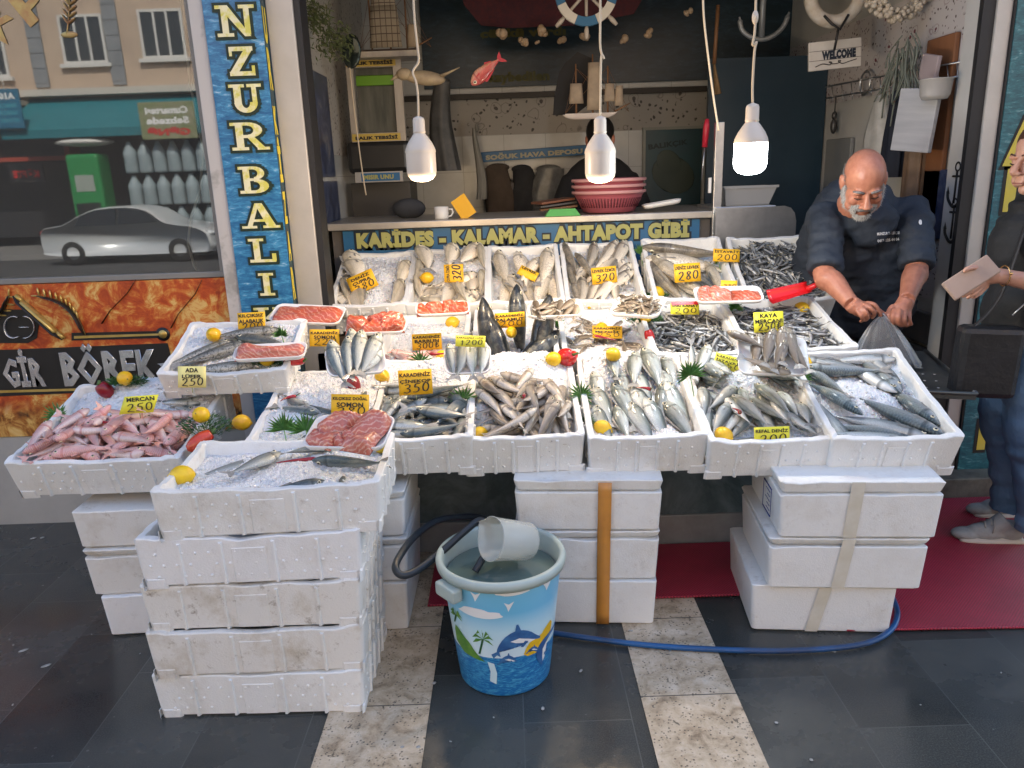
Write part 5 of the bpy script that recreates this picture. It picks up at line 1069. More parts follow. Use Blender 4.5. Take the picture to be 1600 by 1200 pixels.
# trays of whole fish
t5 = tray(at(556, 568, 2.56), .20, .13, 15, 38, 'tray of silver bream fanned out head up')
for x, y, a, z, s_, lab in ((-.065, .00, 97, .022, .95, 'outermost silver bream of the fanned tray'), (-.025, .015, 82, .030, .88, 'second bream of the fanned tray'), (.01, .03, 76, .036, .9, 'third bream of the fanned tray, laid on top'), (.05, .02, 62, .034, .9, 'fourth bream of the fanned tray'), (.04, -.02, 45, .026, .72, 'small bream at the open side of the fanned tray'), (-.005, .06, 86, .024, .8, 'bream at the back of the fanned tray')):
    put(SILV, t5 @ T(x, y, z) @ RZ(R(a)) @ RX(R(10)), lab, 'bream fanned on a tray', rng.randrange(4), s_)
t5b = tray(at(731, 566, 2.62), .165, .125, 0, 42, 'square tray of small silver fish standing on the crate wall')
for x, a, z, s_, lab in ((-.055, 100, .022, .66, 'small fish against the edge of the square tray'), (-.02, 84, .028, .72, 'second small fish on the square tray'), (.018, 95, .027, .72, 'third small fish on the square tray'), (.055, 86, .022, .66, 'small fish by the bonito side of the square tray')):
    put(SILV, t5b @ T(x, .004, z) @ RZ(R(a)) @ RX(R(rng.choice((8, 188)))), lab, 'small fish on the square tray', rng.randrange(4), s_)
t8 = tray(at(998, 484, 3.02), .205, .15, -28, 22, 'tray of tiny brown fish tilted in front of the bass')
for k in range(34): put(TINY, t8 @ T(rng.uniform(-.065, .065), rng.uniform(-.045, .045), .012 + .0006 * k) @ RZ(rng.uniform(0, 6.28)) @ RX(rng.uniform(-.4, .4)), 'tiny brown fish heaped on the tilted tray', 'tiny fish on the tilted tray', None, rng.uniform(.9, 1.1))
t11 = tray(at(1206, 562, 2.50), .225, .165, -12, 36, 'tray of brown fish below the bright 250 card')
for x, y, a, z, s_, lab in ((-.02, -.05, -22, .026, 1.0, 'pale brown fish along the front edge of the brown fish tray'), (-.05, .02, 80, .022, 1.0, 'brown fish at the anchovy side of the brown fish tray'), (-.012, .03, 75, .03, 1.1, 'brown fish at the middle of the brown fish tray'), (.03, .035, 82, .034, 1.1, 'plump brown fish standing head up on the tray'), (.06, .03, 96, .032, 1.1, 'second plump brown fish at the mackerel side'), (.075, -.005, 110, .028, 1.0, 'brown fish in the tray corner over the lemon'), (.02, -.01, 70, .038, .9, 'short brown fish on top of the brown fish tray'), (-.085, .06, 150, .036, .9, 'thorny brown fish sticking out over the anchovies')):
    put(BROWN, t11 @ T(x, y, z) @ RZ(R(a)) @ RX(R(rng.uniform(-15, 15))), lab, 'brown fish on a tray', rng.randrange(4), s_)
t9 = tray(at(868, 490, 3.0), .22, .11, 2, 20, 'tray of brown fillets in front of the speckled bass')
for k in range(11):
    put(BROWN, t9 @ T(-.075 + .15 * (k % 6) / 5, -.02 + .03 * (k // 6), .018 + .012 * (k // 6)) @ RZ(R(70 + rng.uniform(-50, 40))) @ RX(R(rng.uniform(-20, 20))), 'brown fish heaped in front of the speckled bass', 'brown fish before the bass', None, rng.uniform(.6, .8))
# red scoop
mb = MB(); mb.grid(10, 8, lambda u, v: ((u - .5) * .17, (v - .5) * .075 * (1 - .25 * u), .020 * (2 * (v - .5)) ** 2 + .004 + .006 * u)); mb.tube([(.08, 0, .012), (.11, 0, .025), (.145, 0, .038)], [.012, .009, .010], 8)
o = thing('scoop', mb, mat('red plastic', (.62, .012, .016), .3, coat=.2), 'red plastic scoop lying on the anchovies with its handle toward the man', 'scoop', T(at(1232, 462, 3.22)) @ RZ(R(12)) @ RX(R(38)) @ RY(R(-14))); o.modifiers.new('s', 'SOLIDIFY').thickness = .003

# ---- price cards
DIG = {'0': [[(.5 + .36 * math.cos(a), .5 + .48 * math.sin(a)) for a in [PI / 2 + 2 * PI * k / 14 for k in range(15)]]], '1': [[(.3, .75), (.55, 1), (.5, 0)]],
 '2': [[(.1, .78), (.3, 1), (.65, .98), (.75, .72), (.5, .4), (.08, .03), (.4, .08), (.95, .0)]], '3': [[(.12, .88), (.5, 1), (.8, .82), (.62, .58), (.35, .52), (.7, .46), (.85, .22), (.5, .0), (.08, .1)]],
 '5': [[(.85, .98), (.3, .95), (.2, .55), (.6, .62), (.85, .35), (.6, .02), (.1, .06)]], '7': [[(.1, .95), (.85, .98), (.4, 0)]],
 '8': [[(.75, .85), (.45, 1), (.2, .8), (.5, .55), (.85, .25), (.5, 0), (.15, .22), (.5, .55), (.8, .78), (.72, .9)]], '.': [[(.2, .02), (.25, .06)]], ',': [[(.25, .06), (.15, -.12)]],
 't': [[(.35, .0), (.4, .95)], [(.1, .55), (.75, .75)], [(.1, .35), (.75, .55)], [(.35, .0), (.7, .08), (.85, .35)]]}
def smooth(p, n=3):
    for _ in range(2):
        q = [p[0]]
        for i in range(len(p) - 1): q += [tuple(.75 * a + .25 * b for a, b in zip(p[i], p[i + 1])), tuple(.25 * a + .75 * b for a, b in zip(p[i], p[i + 1]))]
        q.append(p[-1]); p = q
    return p
def price_mesh(s, wid, hei):
    mb = MB(); cw = wid / len(s); k = 0
    for i, ch in enumerate(s):
        for st in DIG[ch]:
            P = smooth(st) if len(st) > 2 else st; pts = [((i + .04 + .88 * x) * cw - wid / 2 + .12 * hei * (y - .5), (y - .5) * hei + .06 * hei * i, 0) for x, y in P]; r = hei * .065
            for a, b in zip(pts[:-1], pts[1:]):
                a, b = Vector(a), Vector(b); d = (b - a); n = Vector((-d.y, d.x, 0)).normalized() * r * (1.25 if abs(d.y) > abs(d.x) else .7); e = d.normalized() * r * .5; k += 1; z = Vector((0, 0, k * 2e-6))
                mb.add([a - e - n + z, b + e - n + z, b + e + n + z, a - e + n + z], [(0, 1, 2, 3)], False)
    return mb.mesh('price')
def card(p, wpx, hpx, rot, lines, price, m, label, tilt=-14, yaw=0, shear=0, lh=.24, pw=.8):
    k = mpp(p.y); W, H = wpx * k, hpx * k / math.cos(R(15.5 - 8)); e = empty('price_card', label, 'price card', T(p) @ RZ(R(yaw)) @ RX(PI / 2 + R(tilt)) @ RZ(R(rot)), 'yellow price cards'); g = rng
    mb = MB(); mb.grid(6, 2, lambda u, v: ((u - .5) * W + shear * (v - .5) * H, (v - .5) * H, -.001 * math.cos((u - .5) * 3) + .0006)); o = mb.build('card', m, e); o.modifiers.new('t', 'SOLIDIFY').thickness = .0008
    n = len(lines); y = H * .40
    for i, s in enumerate(lines):
        hh = H * lh * (.85 if n > 1 else 1); link('printed_name', text_fit(s, W * min(.92, .12 * len(s) + .1), hh, .035), BLACK, e, T(shear * (y - hh * .3) * 1, y - hh * .4 - i * hh * 1.35, .0022))
    if price: link('written_price', price_mesh(price, W * pw, H * (.36 if n > 1 else .46)), BLACK, e, T(W * .04, -H * (.25 if n > 1 else .18), .0024))
    mb = MB(); mb.tube([(0, -H * .5, -.001), (0, -H * .5 - .018, -.004)], .0016, 5); mb.build('card_pick', STALK, e)
    return e
for q, u, v, yoff, w_, h_, rot, lines, pr, m, lab, kw in (
    (M1, 393, 503, 2.93, 42, 29, 1, ('KILÇIKSIZ', 'ALABALIK'), '200', YEL, 'card for boneless trout at 200, at the back of the shallow crate', {}),
    (M2, 507, 528, 2.80, 46, 26, -2, ('KARADENİZ', 'SOMON'), '220', YEL, 'card for Black Sea salmon at 220, below the salmon half', {}),
    (None, 300, 589, 2.60, 44, 33, -2, ('ADA', 'LÜFER'), '250', YELC, 'cream card at 250 leaning on the front of the shallow crate', {}),
    (None, 217, 632, 2.52, 54, 27, 2, ('MERCAN',), '250', YELP, 'leaning bright yellow card standing in the pink mullet', dict(shear=.4)),
    (F2, 547, 634, 2.40, 60, 36, -3, ('KILÇIKSIZ DOĞAL', 'SOMON'), '380', YEL, 'card for boneless natural salmon at 380, behind the salmon steaks', {}),
    (F3, 649, 597, 2.56, 53, 39, 1.5, ('KARADENİZ', 'ÇİNEKOP'), '350', YEL, 'largest card, 350, standing in the bluefish', {}),
    (M2, 667, 534, 2.92, 46, 25, 1, ('KARADENİZ', 'BARBUN'), '300t', YEL, 'card at 300 in the iced mullet crate', {}),
    (None, 735, 533, 2.60, 46, 18, -4, ('KARADENİZ LÜFER',), '1200', YELP, 'dull card lying over the square tray', dict(tilt=-30)),
    (M3, 797, 500, 2.96, 46, 23, 2, ('KARADENİZ', 'PALAMUT'), '200', YEL, 'card at 200 between the bonito heads', {}),
    (B1, 566, 441, 3.45, 42, 28, 22, ('DENİZ', 'ÇUPRA'), '380', YEL, 'slanting card in the bream by the door post', {}),
    (B2, 709, 427, 3.52, 27, 29, 90, ('ÇUPRA İZMİR',), '320', YEL, 'card set sideways in the bream', dict(pw=.9)),
    (B3, 825, 427, 3.50, 30, 16, -30, ('LEVREK',), '', YEL, 'small card tilted among the speckled bass', dict(tilt=-35)),
    (B4, 944, 430, 3.52, 38, 25, 4, ('LEVREK İZMİR',), '320', YEL, 'card at 320 upright among the bass', {}),
    (None, 1074, 426, 3.44, 40, 28, 2, ('DENİZ LEVREK',), '280', YEL, 'card at 280 in front of the large bass', {}),
    (None, 1135, 399, 3.60, 40, 19, -4, ('İSTAVRİT',), '200', YEL, 'card at 200 on the wall before the top row anchovies', {}),
    (None, 1139, 445, 3.20, 25, 13, -4, (), '380', YEL, 'card half hidden behind the tray of red pieces', {}),
    (M5, 1070, 483, 3.10, 44, 17, -3, ('SARI KANAT',), '200', YELP, 'torn card with a red top edge at the back of the anchovies', dict(tilt=-26)),
    (M6, 1201, 503, 2.86, 46, 31, 1, ('KAYA', 'MERCANI'), '250t', YELP, 'bright yellow card at 250 standing in the anchovies', {}),
    (M4, 949, 519, 2.92, 46, 20, -3, ('KARADENİZ', 'MEZGİT'), '250', YEL, 'card at 250 lying back with a chili across it', dict(tilt=-30)),
    (F6, 1139, 567, 2.66, 46, 24, -18, ('KARADENİZ', 'İSTAVRİT'), '250', YELP, 'card at 250 tilted at the back of the horse mackerel', dict(tilt=-30)),
    (None, 1206, 681, 2.30, 57, 29, 0, ('REFAL DENİZ',), '200', YELP, 'card at 200 on the front rim of the horse mackerel', {})):
    if q is not None: yoff = min(max(onq(q, u, v + h_ / 2).y, yoff - .12), yoff + .12)      # the card stands in what the crate holds
    card(at(u, v, yoff), w_, h_, rot, lines, pr, m, lab, **kw)
p = at(1070, 475, 3.105); mb = MB(); mb.box(-.055, .055, -.001, .001, -.004, .010); thing('paper_strip', mb, RED, 'red paper strip along the top of the torn card', 'paper', T(p) @ RX(R(-26)))
pepper('chili', at(946, 528, 2.90), .085, .006, CHI, 'chili lying across the tilted 250 card', RY(R(14)), 'chili', 2.0, True, .2)
# ---------------------------------------------------------------- bucket, jug, hoses
bc = Vector((-.052, 2.085, 0)); ZR = .402; RB, RT = .140, .183
def brad(z): return RB + (RT - RB) * min(1, z / ZR)
def bucket_print():
    q = NT('printed seaside bucket'); v = q.coords(); x, y, z = q.sep(v); zz = q.math('DIVIDE', z, .40)
    sky_ = q.ramp(zz, [(.36, (.66, .82, .90)), (.58, (.50, .75, .88)), (.74, (.16, .50, .76)), (.95, (.18, .52, .76))])
    wv = q.noise(q.coords('Object', (1, 1, 4)), 38, 3, .6, 1.5); sea_ = q.mix(q.ramp(wv, [(.45, 0.0), (.7, 1.0)]), (.012, .15, .42), (.10, .45, .70))
    c = q.mix(q.math('GREATER_THAN', zz, .355), sea_, sky_); sc = q.ramp(q.noise(v, 18, 6, .8), [(.64, 0.0), (.70, 1.0)]); c = q.mix(q.math('MULTIPLY', sc, q.ramp(zz, [(.0, .8), (.35, .12)])), c, (.62, .64, .62))
    q.p(Base_Color=c, Roughness=.38, Coat_Weight=.2); return q.m
BKT = empty('bucket', 'tall plastic bucket with a dolphin and palm beach print, full of water', 'bucket', T(bc))
mb = MB(); mb.lathe([(RB - .012, .004), (RB - .004, 0), (RB, .004)] + [(brad(z) , z) for z in (.01, .05, .1, .15, .2, .25, .3, .34, .375)], 64); mb.build('bucket_wall', bucket_print(), BKT)
PALE = mat('pale green plastic', (.42, .50, .47), .35, 0, (.36, .44, .42), 6, sss=.1)
mb = MB(); mb.lathe([(RT - .001, ZR - .030), (RT + .010, ZR - .028), (RT + .013, ZR - .012), (RT + .009, ZR), (RT - .002, ZR + .001), (RT - .008, ZR - .006), (RT - .012, ZR - .08), (RB - .004, .05), (RB - .012, .008), (.001, .008)], 64); mb.build('rim', PALE, BKT)
def side_grip(a):
    mb = MB(); mb.M = RZ(a) @ T(0, -RT - .014, ZR - .052); mb.box(-.045, .045, -.016, .020, -.022, .020, .007); mb.M = IDM; mb.build('grip', PALE, BKT)
side_grip(R(-50)); side_grip(R(130))
wm = NT('murky water'); wm.p(Base_Color=(.10, .15, .14), Roughness=.05, Specular_IOR_Level=.7); wm.bump(wm.noise(wm.coords(), 14, 2), .06, .01)
mb = MB(); mb.lathe([(.001, 0), (.06, 0), (.12, 0), (brad(.345) - .012, 0)], 48); o = mb.build('water', wm.m, BKT, T(0, 0, .345))
def bz(v): return .395 * (1092 - v) / (1092 - 912)
def bsurf(u, v, d=.0012):
    z = bz(v); hw = 76 + 18 * (1092 - v) / 180; a = math.asin(max(-.99, min(.99, (u - 789) / hw))); r = brad(z) + d; return Vector((r * math.sin(a), -r * math.cos(a), z))
def bdecal(name, pts, m, d=.0012, sub=3):
    if sub == 3 and len(pts) > 7:                # round the outline
        pts = [tuple(a * w_ + b * (1 - w_) for a, b in zip(pts[i], pts[(i + 1) % len(pts)])) for i in range(len(pts)) for w_ in (.75, .25)]
    """a flat print wrapped on the bucket"""
    bm = bmesh.new(); vs = [bm.verts.new((u, v, 0)) for u, v in pts]; f = bm.faces.new(vs); bmesh.ops.triangulate(bm, faces=[f])
    for _ in range(sub):
        lg = [e for e in bm.edges if e.calc_length() > 7]
        if lg: bmesh.ops.subdivide_edges(bm, edges=lg, cuts=1); bmesh.ops.triangulate(bm, faces=bm.faces[:])
    for q in bm.verts: q.co = bsurf(q.co.x, q.co.y, d)
    mb = MB(); mb.bm(bm, True); return mb.build(name, m, BKT)
PW = mat('print white', (.80, .82, .83), .4); PG = mat('print green', (.05, .20, .03), .4, 0, (.16, .33, .05), 30); PB = mat('print dolphin blue', (.03, .10, .28), .4, 0, (.06, .19, .42), 25); PGY = mat('print grey', (.45, .50, .56), .4); PY = mat('print yellow', (.78, .48, .02), .4); PSEA = mat('print foam', (.60, .78, .86), .4); PDK = mat('print dark green', (.015, .10, .03), .4)
def blob(cx, cy, rx, ry, seed, n=22):
    g = random.Random(seed); return [(cx + rx * math.cos(2 * PI * k / n) * g.uniform(.8, 1.05), cy + ry * math.sin(2 * PI * k / n) * (g.uniform(.7, 1.2) if math.sin(2 * PI * k / n) < 0 else .55)) for k in range(n)]
for k, (cx, cy, rx, ry) in enumerate(((757, 960, 34, 9), (806, 925, 27, 8), (853, 917, 18, 8), (718, 938, 14, 7))): bdecal('cloud', blob(cx, cy, rx, ry, k), PW)
bdecal('island', [(714, 993), (722, 996), (729, 1004), (738, 1011), (745, 1022), (755, 1031), (762, 1036), (716, 1030)], PG)
for px, py, r in ((759, 998, 17), (719, 975, 10)):
    bdecal('palm_trunk', [(px - 1.5, py), (px + 1.5, py), (px - r * .32, py + r * 1.5), (px - r * .5, py + r * 1.5)], PDK, .0014, 1)
    for k in range(7):
        a = R(-200 + 220 * k / 6); ex, ey = px + r * math.cos(a), py + r * .8 * math.sin(a) + r * .25; mx, my = px + r * .6 * math.cos(a), py + r * .75 * math.sin(a) - 1
        bdecal('palm_frond', [(px, py), (mx - 1, my - 2.4), (ex, ey), (mx + 1, my + 2.4)], PG, .0016, 1)
def dolphin(cx, cy, s, rot, flip=1):
    def W(p): x, y = p; x *= flip; c, s_ = math.cos(rot), math.sin(rot); return (cx + s * (x * c - y * s_), cy + s * (x * s_ + y * c))
    body = [(-1.0, .62), (-.92, .25), (-.65, -.15), (-.25, -.42), (.15, -.46), (.55, -.28), (.82, .02), (1.02, .20), (.98, .27), (.80, .22), (.45, .05), (.05, -.08), (-.35, .02), (-.66, .25), (-.88, .55)]
    bdecal('dolphin', [W(p) for p in body], PB, .0016); bdecal('dolphin_belly', [W(p) for p in [(.78, .20), (.45, .05), (.05, -.08), (-.35, .02), (-.1, .12), (.25, .18), (.55, .24)]], PW, .0018)
    bdecal('dolphin', [W(p) for p in [(-.12, -.42), (-.06, -.72), (.02, -.74), (.14, -.44)]], PB, .0017, 1); bdecal('dolphin', [W(p) for p in [(-1.0, .5), (-1.22, .62), (-1.12, .80), (-.96, .64), (-.80, .72), (-.86, .46)]], PB, .0017, 1); bdecal('dolphin', [W(p) for p in [(.30, .10), (.10, .34), (.22, .38), (.46, .16)]], PB, .002, 1)
bdecal('sun', [(818, 1030), (826, 1012), (838, 1004), (846, 1006), (856, 996), (866, 992), (862, 1018), (850, 1030)], PY, .0013)
dolphin(812, 1000, 34, .0); dolphin(796, 1029, 14, .1); dolphin(835, 1022, 9, .3)
dolphin(852, 1030, 26, -1.2, -1)
bdecal('splash', [(764, 1034), (768, 1050), (766, 1066), (776, 1070), (778, 1052), (774, 1036)], PSEA, .0014)
for bx, by_ in ((801, 944), (858, 929), (753, 931)): bdecal('gull', [(bx - 8, by_ - 5), (bx - 1, by_ - 2), (bx + 7, by_ - 6), (bx + 2, by_ + 2), (bx - 2, by_ + 9), (bx - 4, by_ + 2)], PW, .0015, 1)
# jug
def clear_plastic(name, tint, a=.5, rough=.25):
    q = NT(name); q.p(Base_Color=tint, Roughness=rough, Alpha=a, Specular_IOR_Level=.6); return q.m
jm = at(768, 842, 2.05); jb = at(832, 846, 2.13); ax = (jb - jm).normalized(); rot = ax.to_track_quat('Z', 'Y').to_matrix().to_4x4()
mb = MB(); prof = [(.064, -.004), (.0665, -.003), (.065, .002), (.061, .06), (.057, .135), (.050, .143), (.001, .144)]; mb.lathe(prof, 40)
for i in range(len(mb.v)):                      # pouring lip
    x, y, z = mb.v[i]; a = math.atan2(y, x)
    if z < .02: k = 1 + .22 * math.exp(-((a - .3) / .22) ** 2) * (1 - max(0, z) / .02); mb.v[i] = (x * k, y * k, z)
o = thing('measuring_jug', mb, clear_plastic('cloudy clear plastic', (.62, .66, .64), .42), 'cloudy clear plastic jug tilted on the rim of the bucket', 'jug', T(jm) @ rot); o.modifiers.new('t', 'SOLIDIFY').thickness = .0018
def spline(P, n=8):
    P = [Vector(p) for p in P]; out = []
    for i in range(len(P) - 1):
        p0, p1, p2, p3 = P[max(i - 1, 0)], P[i], P[i + 1], P[min(i + 2, len(P) - 1)]
        for k in range(n):
            t = k / n; out.append(.5 * ((2 * p1) + (p2 - p0) * t + (2 * p0 - 5 * p1 + 4 * p2 - p3) * t * t + (3 * p1 - p0 - 3 * p2 + p3) * t ** 3))
    out.append(P[-1]); return out
HOSEB = mat('black garden hose', (.020, .026, .034), .35, 0, (.03, .04, .05), 20)
P = [at(742, 893, 2.05), at(752, 876, 2.07), at(765, 850, 2.12), at(762, 822, 2.17), at(748, 814, 2.20), at(724, 832, 2.17), at(690, 862, 2.12), at(655, 889, 2.06), at(630, 899, 2.03), at(618, 888, 2.04), at(625, 868, 2.10), at(648, 838, 2.22), at(680, 815, 2.36), at(715, 808, 2.45), at(760, 812, 2.52), at(800, 850, 2.56), (.06, 2.60, .12), (.10, 2.62, .03), (.16, 2.66, .026)]
mb = MB(); mb.tube(spline(P), .0115, 10); thing('hose', mb, HOSEB, 'thick black hose looping out of the bucket', 'hose')
P = [atz(840, 985, .014), atz(905, 995, .014), atz(1000, 1007, .014), atz(1100, 1014, .014), atz(1210, 1017, .014), atz(1300, 1013, .014), atz(1360, 1003, .014), atz(1392, 984, .014), atz(1402, 962, .018), atz(1398, 942, .020), atz(1385, 922, .022), atz(1340, 890, .022), atz(1200, 870, .022)]
mb = MB(); mb.tube(spline(P), .0095, 10); thing('hose', mb, mat('blue garden hose', (.015, .10, .28), .3, 0, (.02, .05, .12), 3, .4, .6), 'blue hose lying across the paving and around the taped boxes', 'hose')
# ---------------------------------------------------------------- hanging lamps
LWH = mat('lamp plastic', (.66, .59, .50), .35, sss=.1); CORD = mat('cream flex', (.62, .52, .38), .5)
def lamp(u, vbot, y, s, cordpts, label, lit, power, col):
    p = at(u, vbot, y); r = .052 * s; e = empty('hanging_lamp', label, 'lamp', T(p), 'bare bulbs hanging over the stall')
    mb = MB(); mb.lathe([(.001, 0), (r * .35, .001 * s), (r * .7, .007 * s), (r * .93, .020 * s), (r, .034 * s), (r, .098 * s)], 40)
    d = NT('lamp diffuser ' + label[:4])
    if lit: d.p(Base_Color=(.9, .9, .9), Emission_Color=(.93, .98, 1), Emission_Strength=9.0)
    else: d.p(Base_Color=(.60, .54, .48), Emission_Color=(1, .84, .66), Emission_Strength=.02, Roughness=.3)
    mb.build('diffuser', d.m, e)
    mb = MB(); mb.lathe([(r * 1.015, .098 * s), (r * 1.02, .103 * s), (r * .98, .112 * s), (r * .82, .130 * s), (r * .55, .150 * s), (r * .40, .160 * s), (r * .36, .166 * s)], 40); mb.build('bulb_body', LWH, e)
    mb = MB(); mb.lathe([(r * .36, .160 * s), (r * .43, .166 * s), (r * .40, .170 * s), (r * .40, .205 * s), (r * .34, .213 * s), (r * .12, .218 * s), (.001, .22 * s)], 24); mb.build('lamp_holder', LWH, e)
    q = [at(a, b, y) - p for a, b in cordpts]; q = [Vector((0, 0, .212 * s))] + q
    mb = MB(); mb.tube(spline(q, 5), .0042, 6); mb.build('flex', CORD, e)
    L = bpy.data.lights.new('bulb', 'POINT'); L.energy = power; L.color = col; L.shadow_soft_size = .05; lo = bpy.data.objects.new('bulb_light', L); C.objects.link(lo); lo.parent = e; lo.location = (0, 0, -.055); return e
lamp(660, 284, 2.80, 1.0, ((653, 150), (650, 128), (645, 112), (654, 96), (652, 70), (647, 20), (644, -60)), 'left-off warm bulb in front of the carved gull on a kinked flex'.replace('left-off ', ''), False, 5.0, (1, .73, .44))
e2 = lamp(938, 286, 2.78, 1.02, ((938, 150), (939, 95), (941, 86), (944, 92), (938, 74), (938, 20), (938, -60)), 'warm bulb hanging before the man at the counter and the pink basins', False, 5.0, (1, .73, .44))
lamp(1171, 273, 2.72, 1.06, ((1176, 130), (1179, 80), (1182, 66), (1176, 70), (1180, 40), (1182, -60)), 'glaring white bulb hanging before the dark blue door', True, 3.0, (.92, .97, 1))
p = at(1180, 27, 2.72); mb = MB(); mb.ell(p, (.011, .008, .022), 12, 8); mb.ell(p + Vector((0, -.008, 0)), (.005, .003, .009), 8, 5); thing('flex_switch', mb, LWH, 'oval switch on the flex of the glaring bulb', 'switch')
mb = MB(); P = [at(1098, -20, 3.3), at(1100, 30, 3.3), at(1108, 100, 3.32), at(1116, 160, 3.34), at(1123, 204, 3.36)]; mb.tube(spline(P), .0045, 6); thing('power_flex', mb, CORD, 'cream flex running down to the steel post', 'cable')
# ---------------------------------------------------------------- in the shop
def slab(name, u0, v0, u1, v1, y, th, m, label=None, cat=None, group=None, bev=.003, rot=0):
    a, b = at(u0, v0, y), at(u1, v1, y); um, vm = (u0 + u1) / 2, (v0 + v1) / 2; c = at(um, vm, y); k = mpp(y)
    mb = MB(); W, H = abs(u1 - u0) * k, abs(v1 - v0) * k; mb.box(-W / 2, W / 2, 0, th, -H / 2, H / 2, min(bev, th * .3))
    o = mb.build(name, m); o.matrix_world = T(c.x, y, c.z) @ RY(R(rot));
    if label: tag(o, label, cat, group)
    return o
def words_on(o, s, w, h, m, bold=.05, dz=0, dx=0, name='lettering', rot=0, mirror=False):
    return link(name, text_fit(s, w, h, bold), m, o, T(dx, -.0015, dz) @ RX(PI / 2) @ RZ(rot) @ SC(-1 if mirror else 1, 1, 1))
WOODG = mat('grey-white wood', (.46, .42, .37), .6, 0, (.34, .30, .26), 18, stretch=(1, 1, .2)); WOOD = mat('brown wood', (.20, .10, .045), .55, 0, (.12, .06, .03), 14, stretch=(1, 1, .2))
DARKM = mat('dark appliance', (.020, .020, .020), .35); BLUEB = mat('blue label', (.02, .13, .30), .4)
# banner of a dark sea on the back wall
BAN = sea_material('dark sea banner', (.014, .028, .040), (.028, .055, .078), (.07, .11, .13), 5)
o = slab('banner', 690, -120, 1235, 106, YB - .03, .02, BAN, 'dark sea banner with faded lettering high on the back wall', 'banner'); k = mpp(YB - .03)
OLV = mat('olive lettering', (.10, .10, .03), .6)
words_on(o, 'kaybedilen', 86 * k, 17 * k, OLV, .06, -102 * k, -137 * k); words_on(o, 'servet', 52 * k, 14 * k, OLV, .06, -25 * k, -136 * k); words_on(o, 'çünkü vardı', 120 * k, 14 * k, OLV, .06, -44 * k, -130 * k)
# red net flag and shells
mb = MB(); A = [at(u, v, 5.2) for u, v in ((715, -30), (1020, -30), (990, 22), (900, 40), (800, 44), (752, 40), (725, 8))]
mb.add(A, [(0, 1, 2, 3, 4, 5, 6)], False); o = thing('fishing_net', mb, mat('maroon net', (.10, .022, .028), .8, 0, (.06, .02, .03), 40), 'maroon net draped under the ceiling', 'net'); o.modifiers.new('t', 'SOLIDIFY').thickness = .01
SHELL = mat('seashell', (.45, .30, .17), .5, 0, (.58, .46, .34), 40, bump=.4, bs=120); SHELW = mat('white shells', (.55, .50, .42), .5, 0, (.40, .34, .27), 50, bump=.4, bs=120)
for k_, (u, v, r) in enumerate(((783, 52, 10), (817, 64, 8), (846, 48, 9), (840, 66, 4), (878, 62, 7), (915, 60, 8), (974, 62, 8), (1015, 52, 8), (1075, 18, 7))):
    mb = MB(); g = random.Random(k_); k = mpp(5.0)
    for j in range(4): mb.ell(Vector((g.uniform(-.5, .5) * r * k, g.uniform(-.01, .01), g.uniform(-.4, .4) * r * k)), (r * k * g.uniform(.5, .8), .012, r * k * g.uniform(.4, .6)), 8, 6, RY(g.uniform(0, 3)))
    thing('seashell', mb, SHELL, 'tan seashell hung along the lower edge of the maroon net', 'shell', T(at(u, v, 5.0)), 'shells strung along the net')
# ship's wheel
def ring_deco(u, v, rpx, y, name, label, cat):
    e = empty(name, label, cat, T(at(u, v, y))); k = mpp(y); r = rpx * k; return e, r
e, r = ring_deco(916, -12, 40, 4.3, 'ships_wheel', 'white and blue ship wheel hanging above the second bulb', 'wheel')
def arc_seg(mb, r0, r1, a0, a1, th, n=8):
    P = [(r0 * math.cos(a0 + (a1 - a0) * i / n), r0 * math.sin(a0 + (a1 - a0) * i / n)) for i in range(n + 1)] + [(r1 * math.cos(a1 - (a1 - a0) * i / n), r1 * math.sin(a1 - (a1 - a0) * i / n)) for i in range(n + 1)]
    n2 = len(P); mb.add([(x, -th, z) for x, z in P] + [(x, th, z) for x, z in P], [(i, (i + 1) % n2, n2 + (i + 1) % n2, n2 + i) for i in range(n2)] + [(i, n2 - 1 - i - 1 + 0, n2 - 2 - i + 1, i) for i in ()] , False)
    for s_ in (0, n2): mb.add([(x, (-th if s_ == 0 else th), z) for x, z in P], [(i, i + 1, n2 - 2 - i, n2 - 1 - i) for i in range(n)], False)
for k_ in range(8):
    mb = MB(); arc_seg(mb, r * .78, r * 1.08, 2 * PI * k_ / 8 + .39, 2 * PI * (k_ + 1) / 8 + .38, .012); mb.build('rim_segment', [mat('wheel white', (.55, .53, .48), .5), mat('wheel blue', (.02, .12, .25), .5)][k_ % 2], e)
for k_ in range(8):
    a = PI * k_ / 4 + .0; mb = MB(); mb.tube([(0, 0, 0), (r * .8 * math.cos(a), 0, r * .8 * math.sin(a))], .008, 8); mb.tube([(r * 1.08 * math.cos(a), 0, r * 1.08 * math.sin(a)), (r * 1.25 * math.cos(a), 0, r * 1.25 * math.sin(a)), (r * 1.5 * math.cos(a), 0, r * 1.5 * math.sin(a))], [.008, .013, .009], 8); mb.build('spoke', WOODG, e)
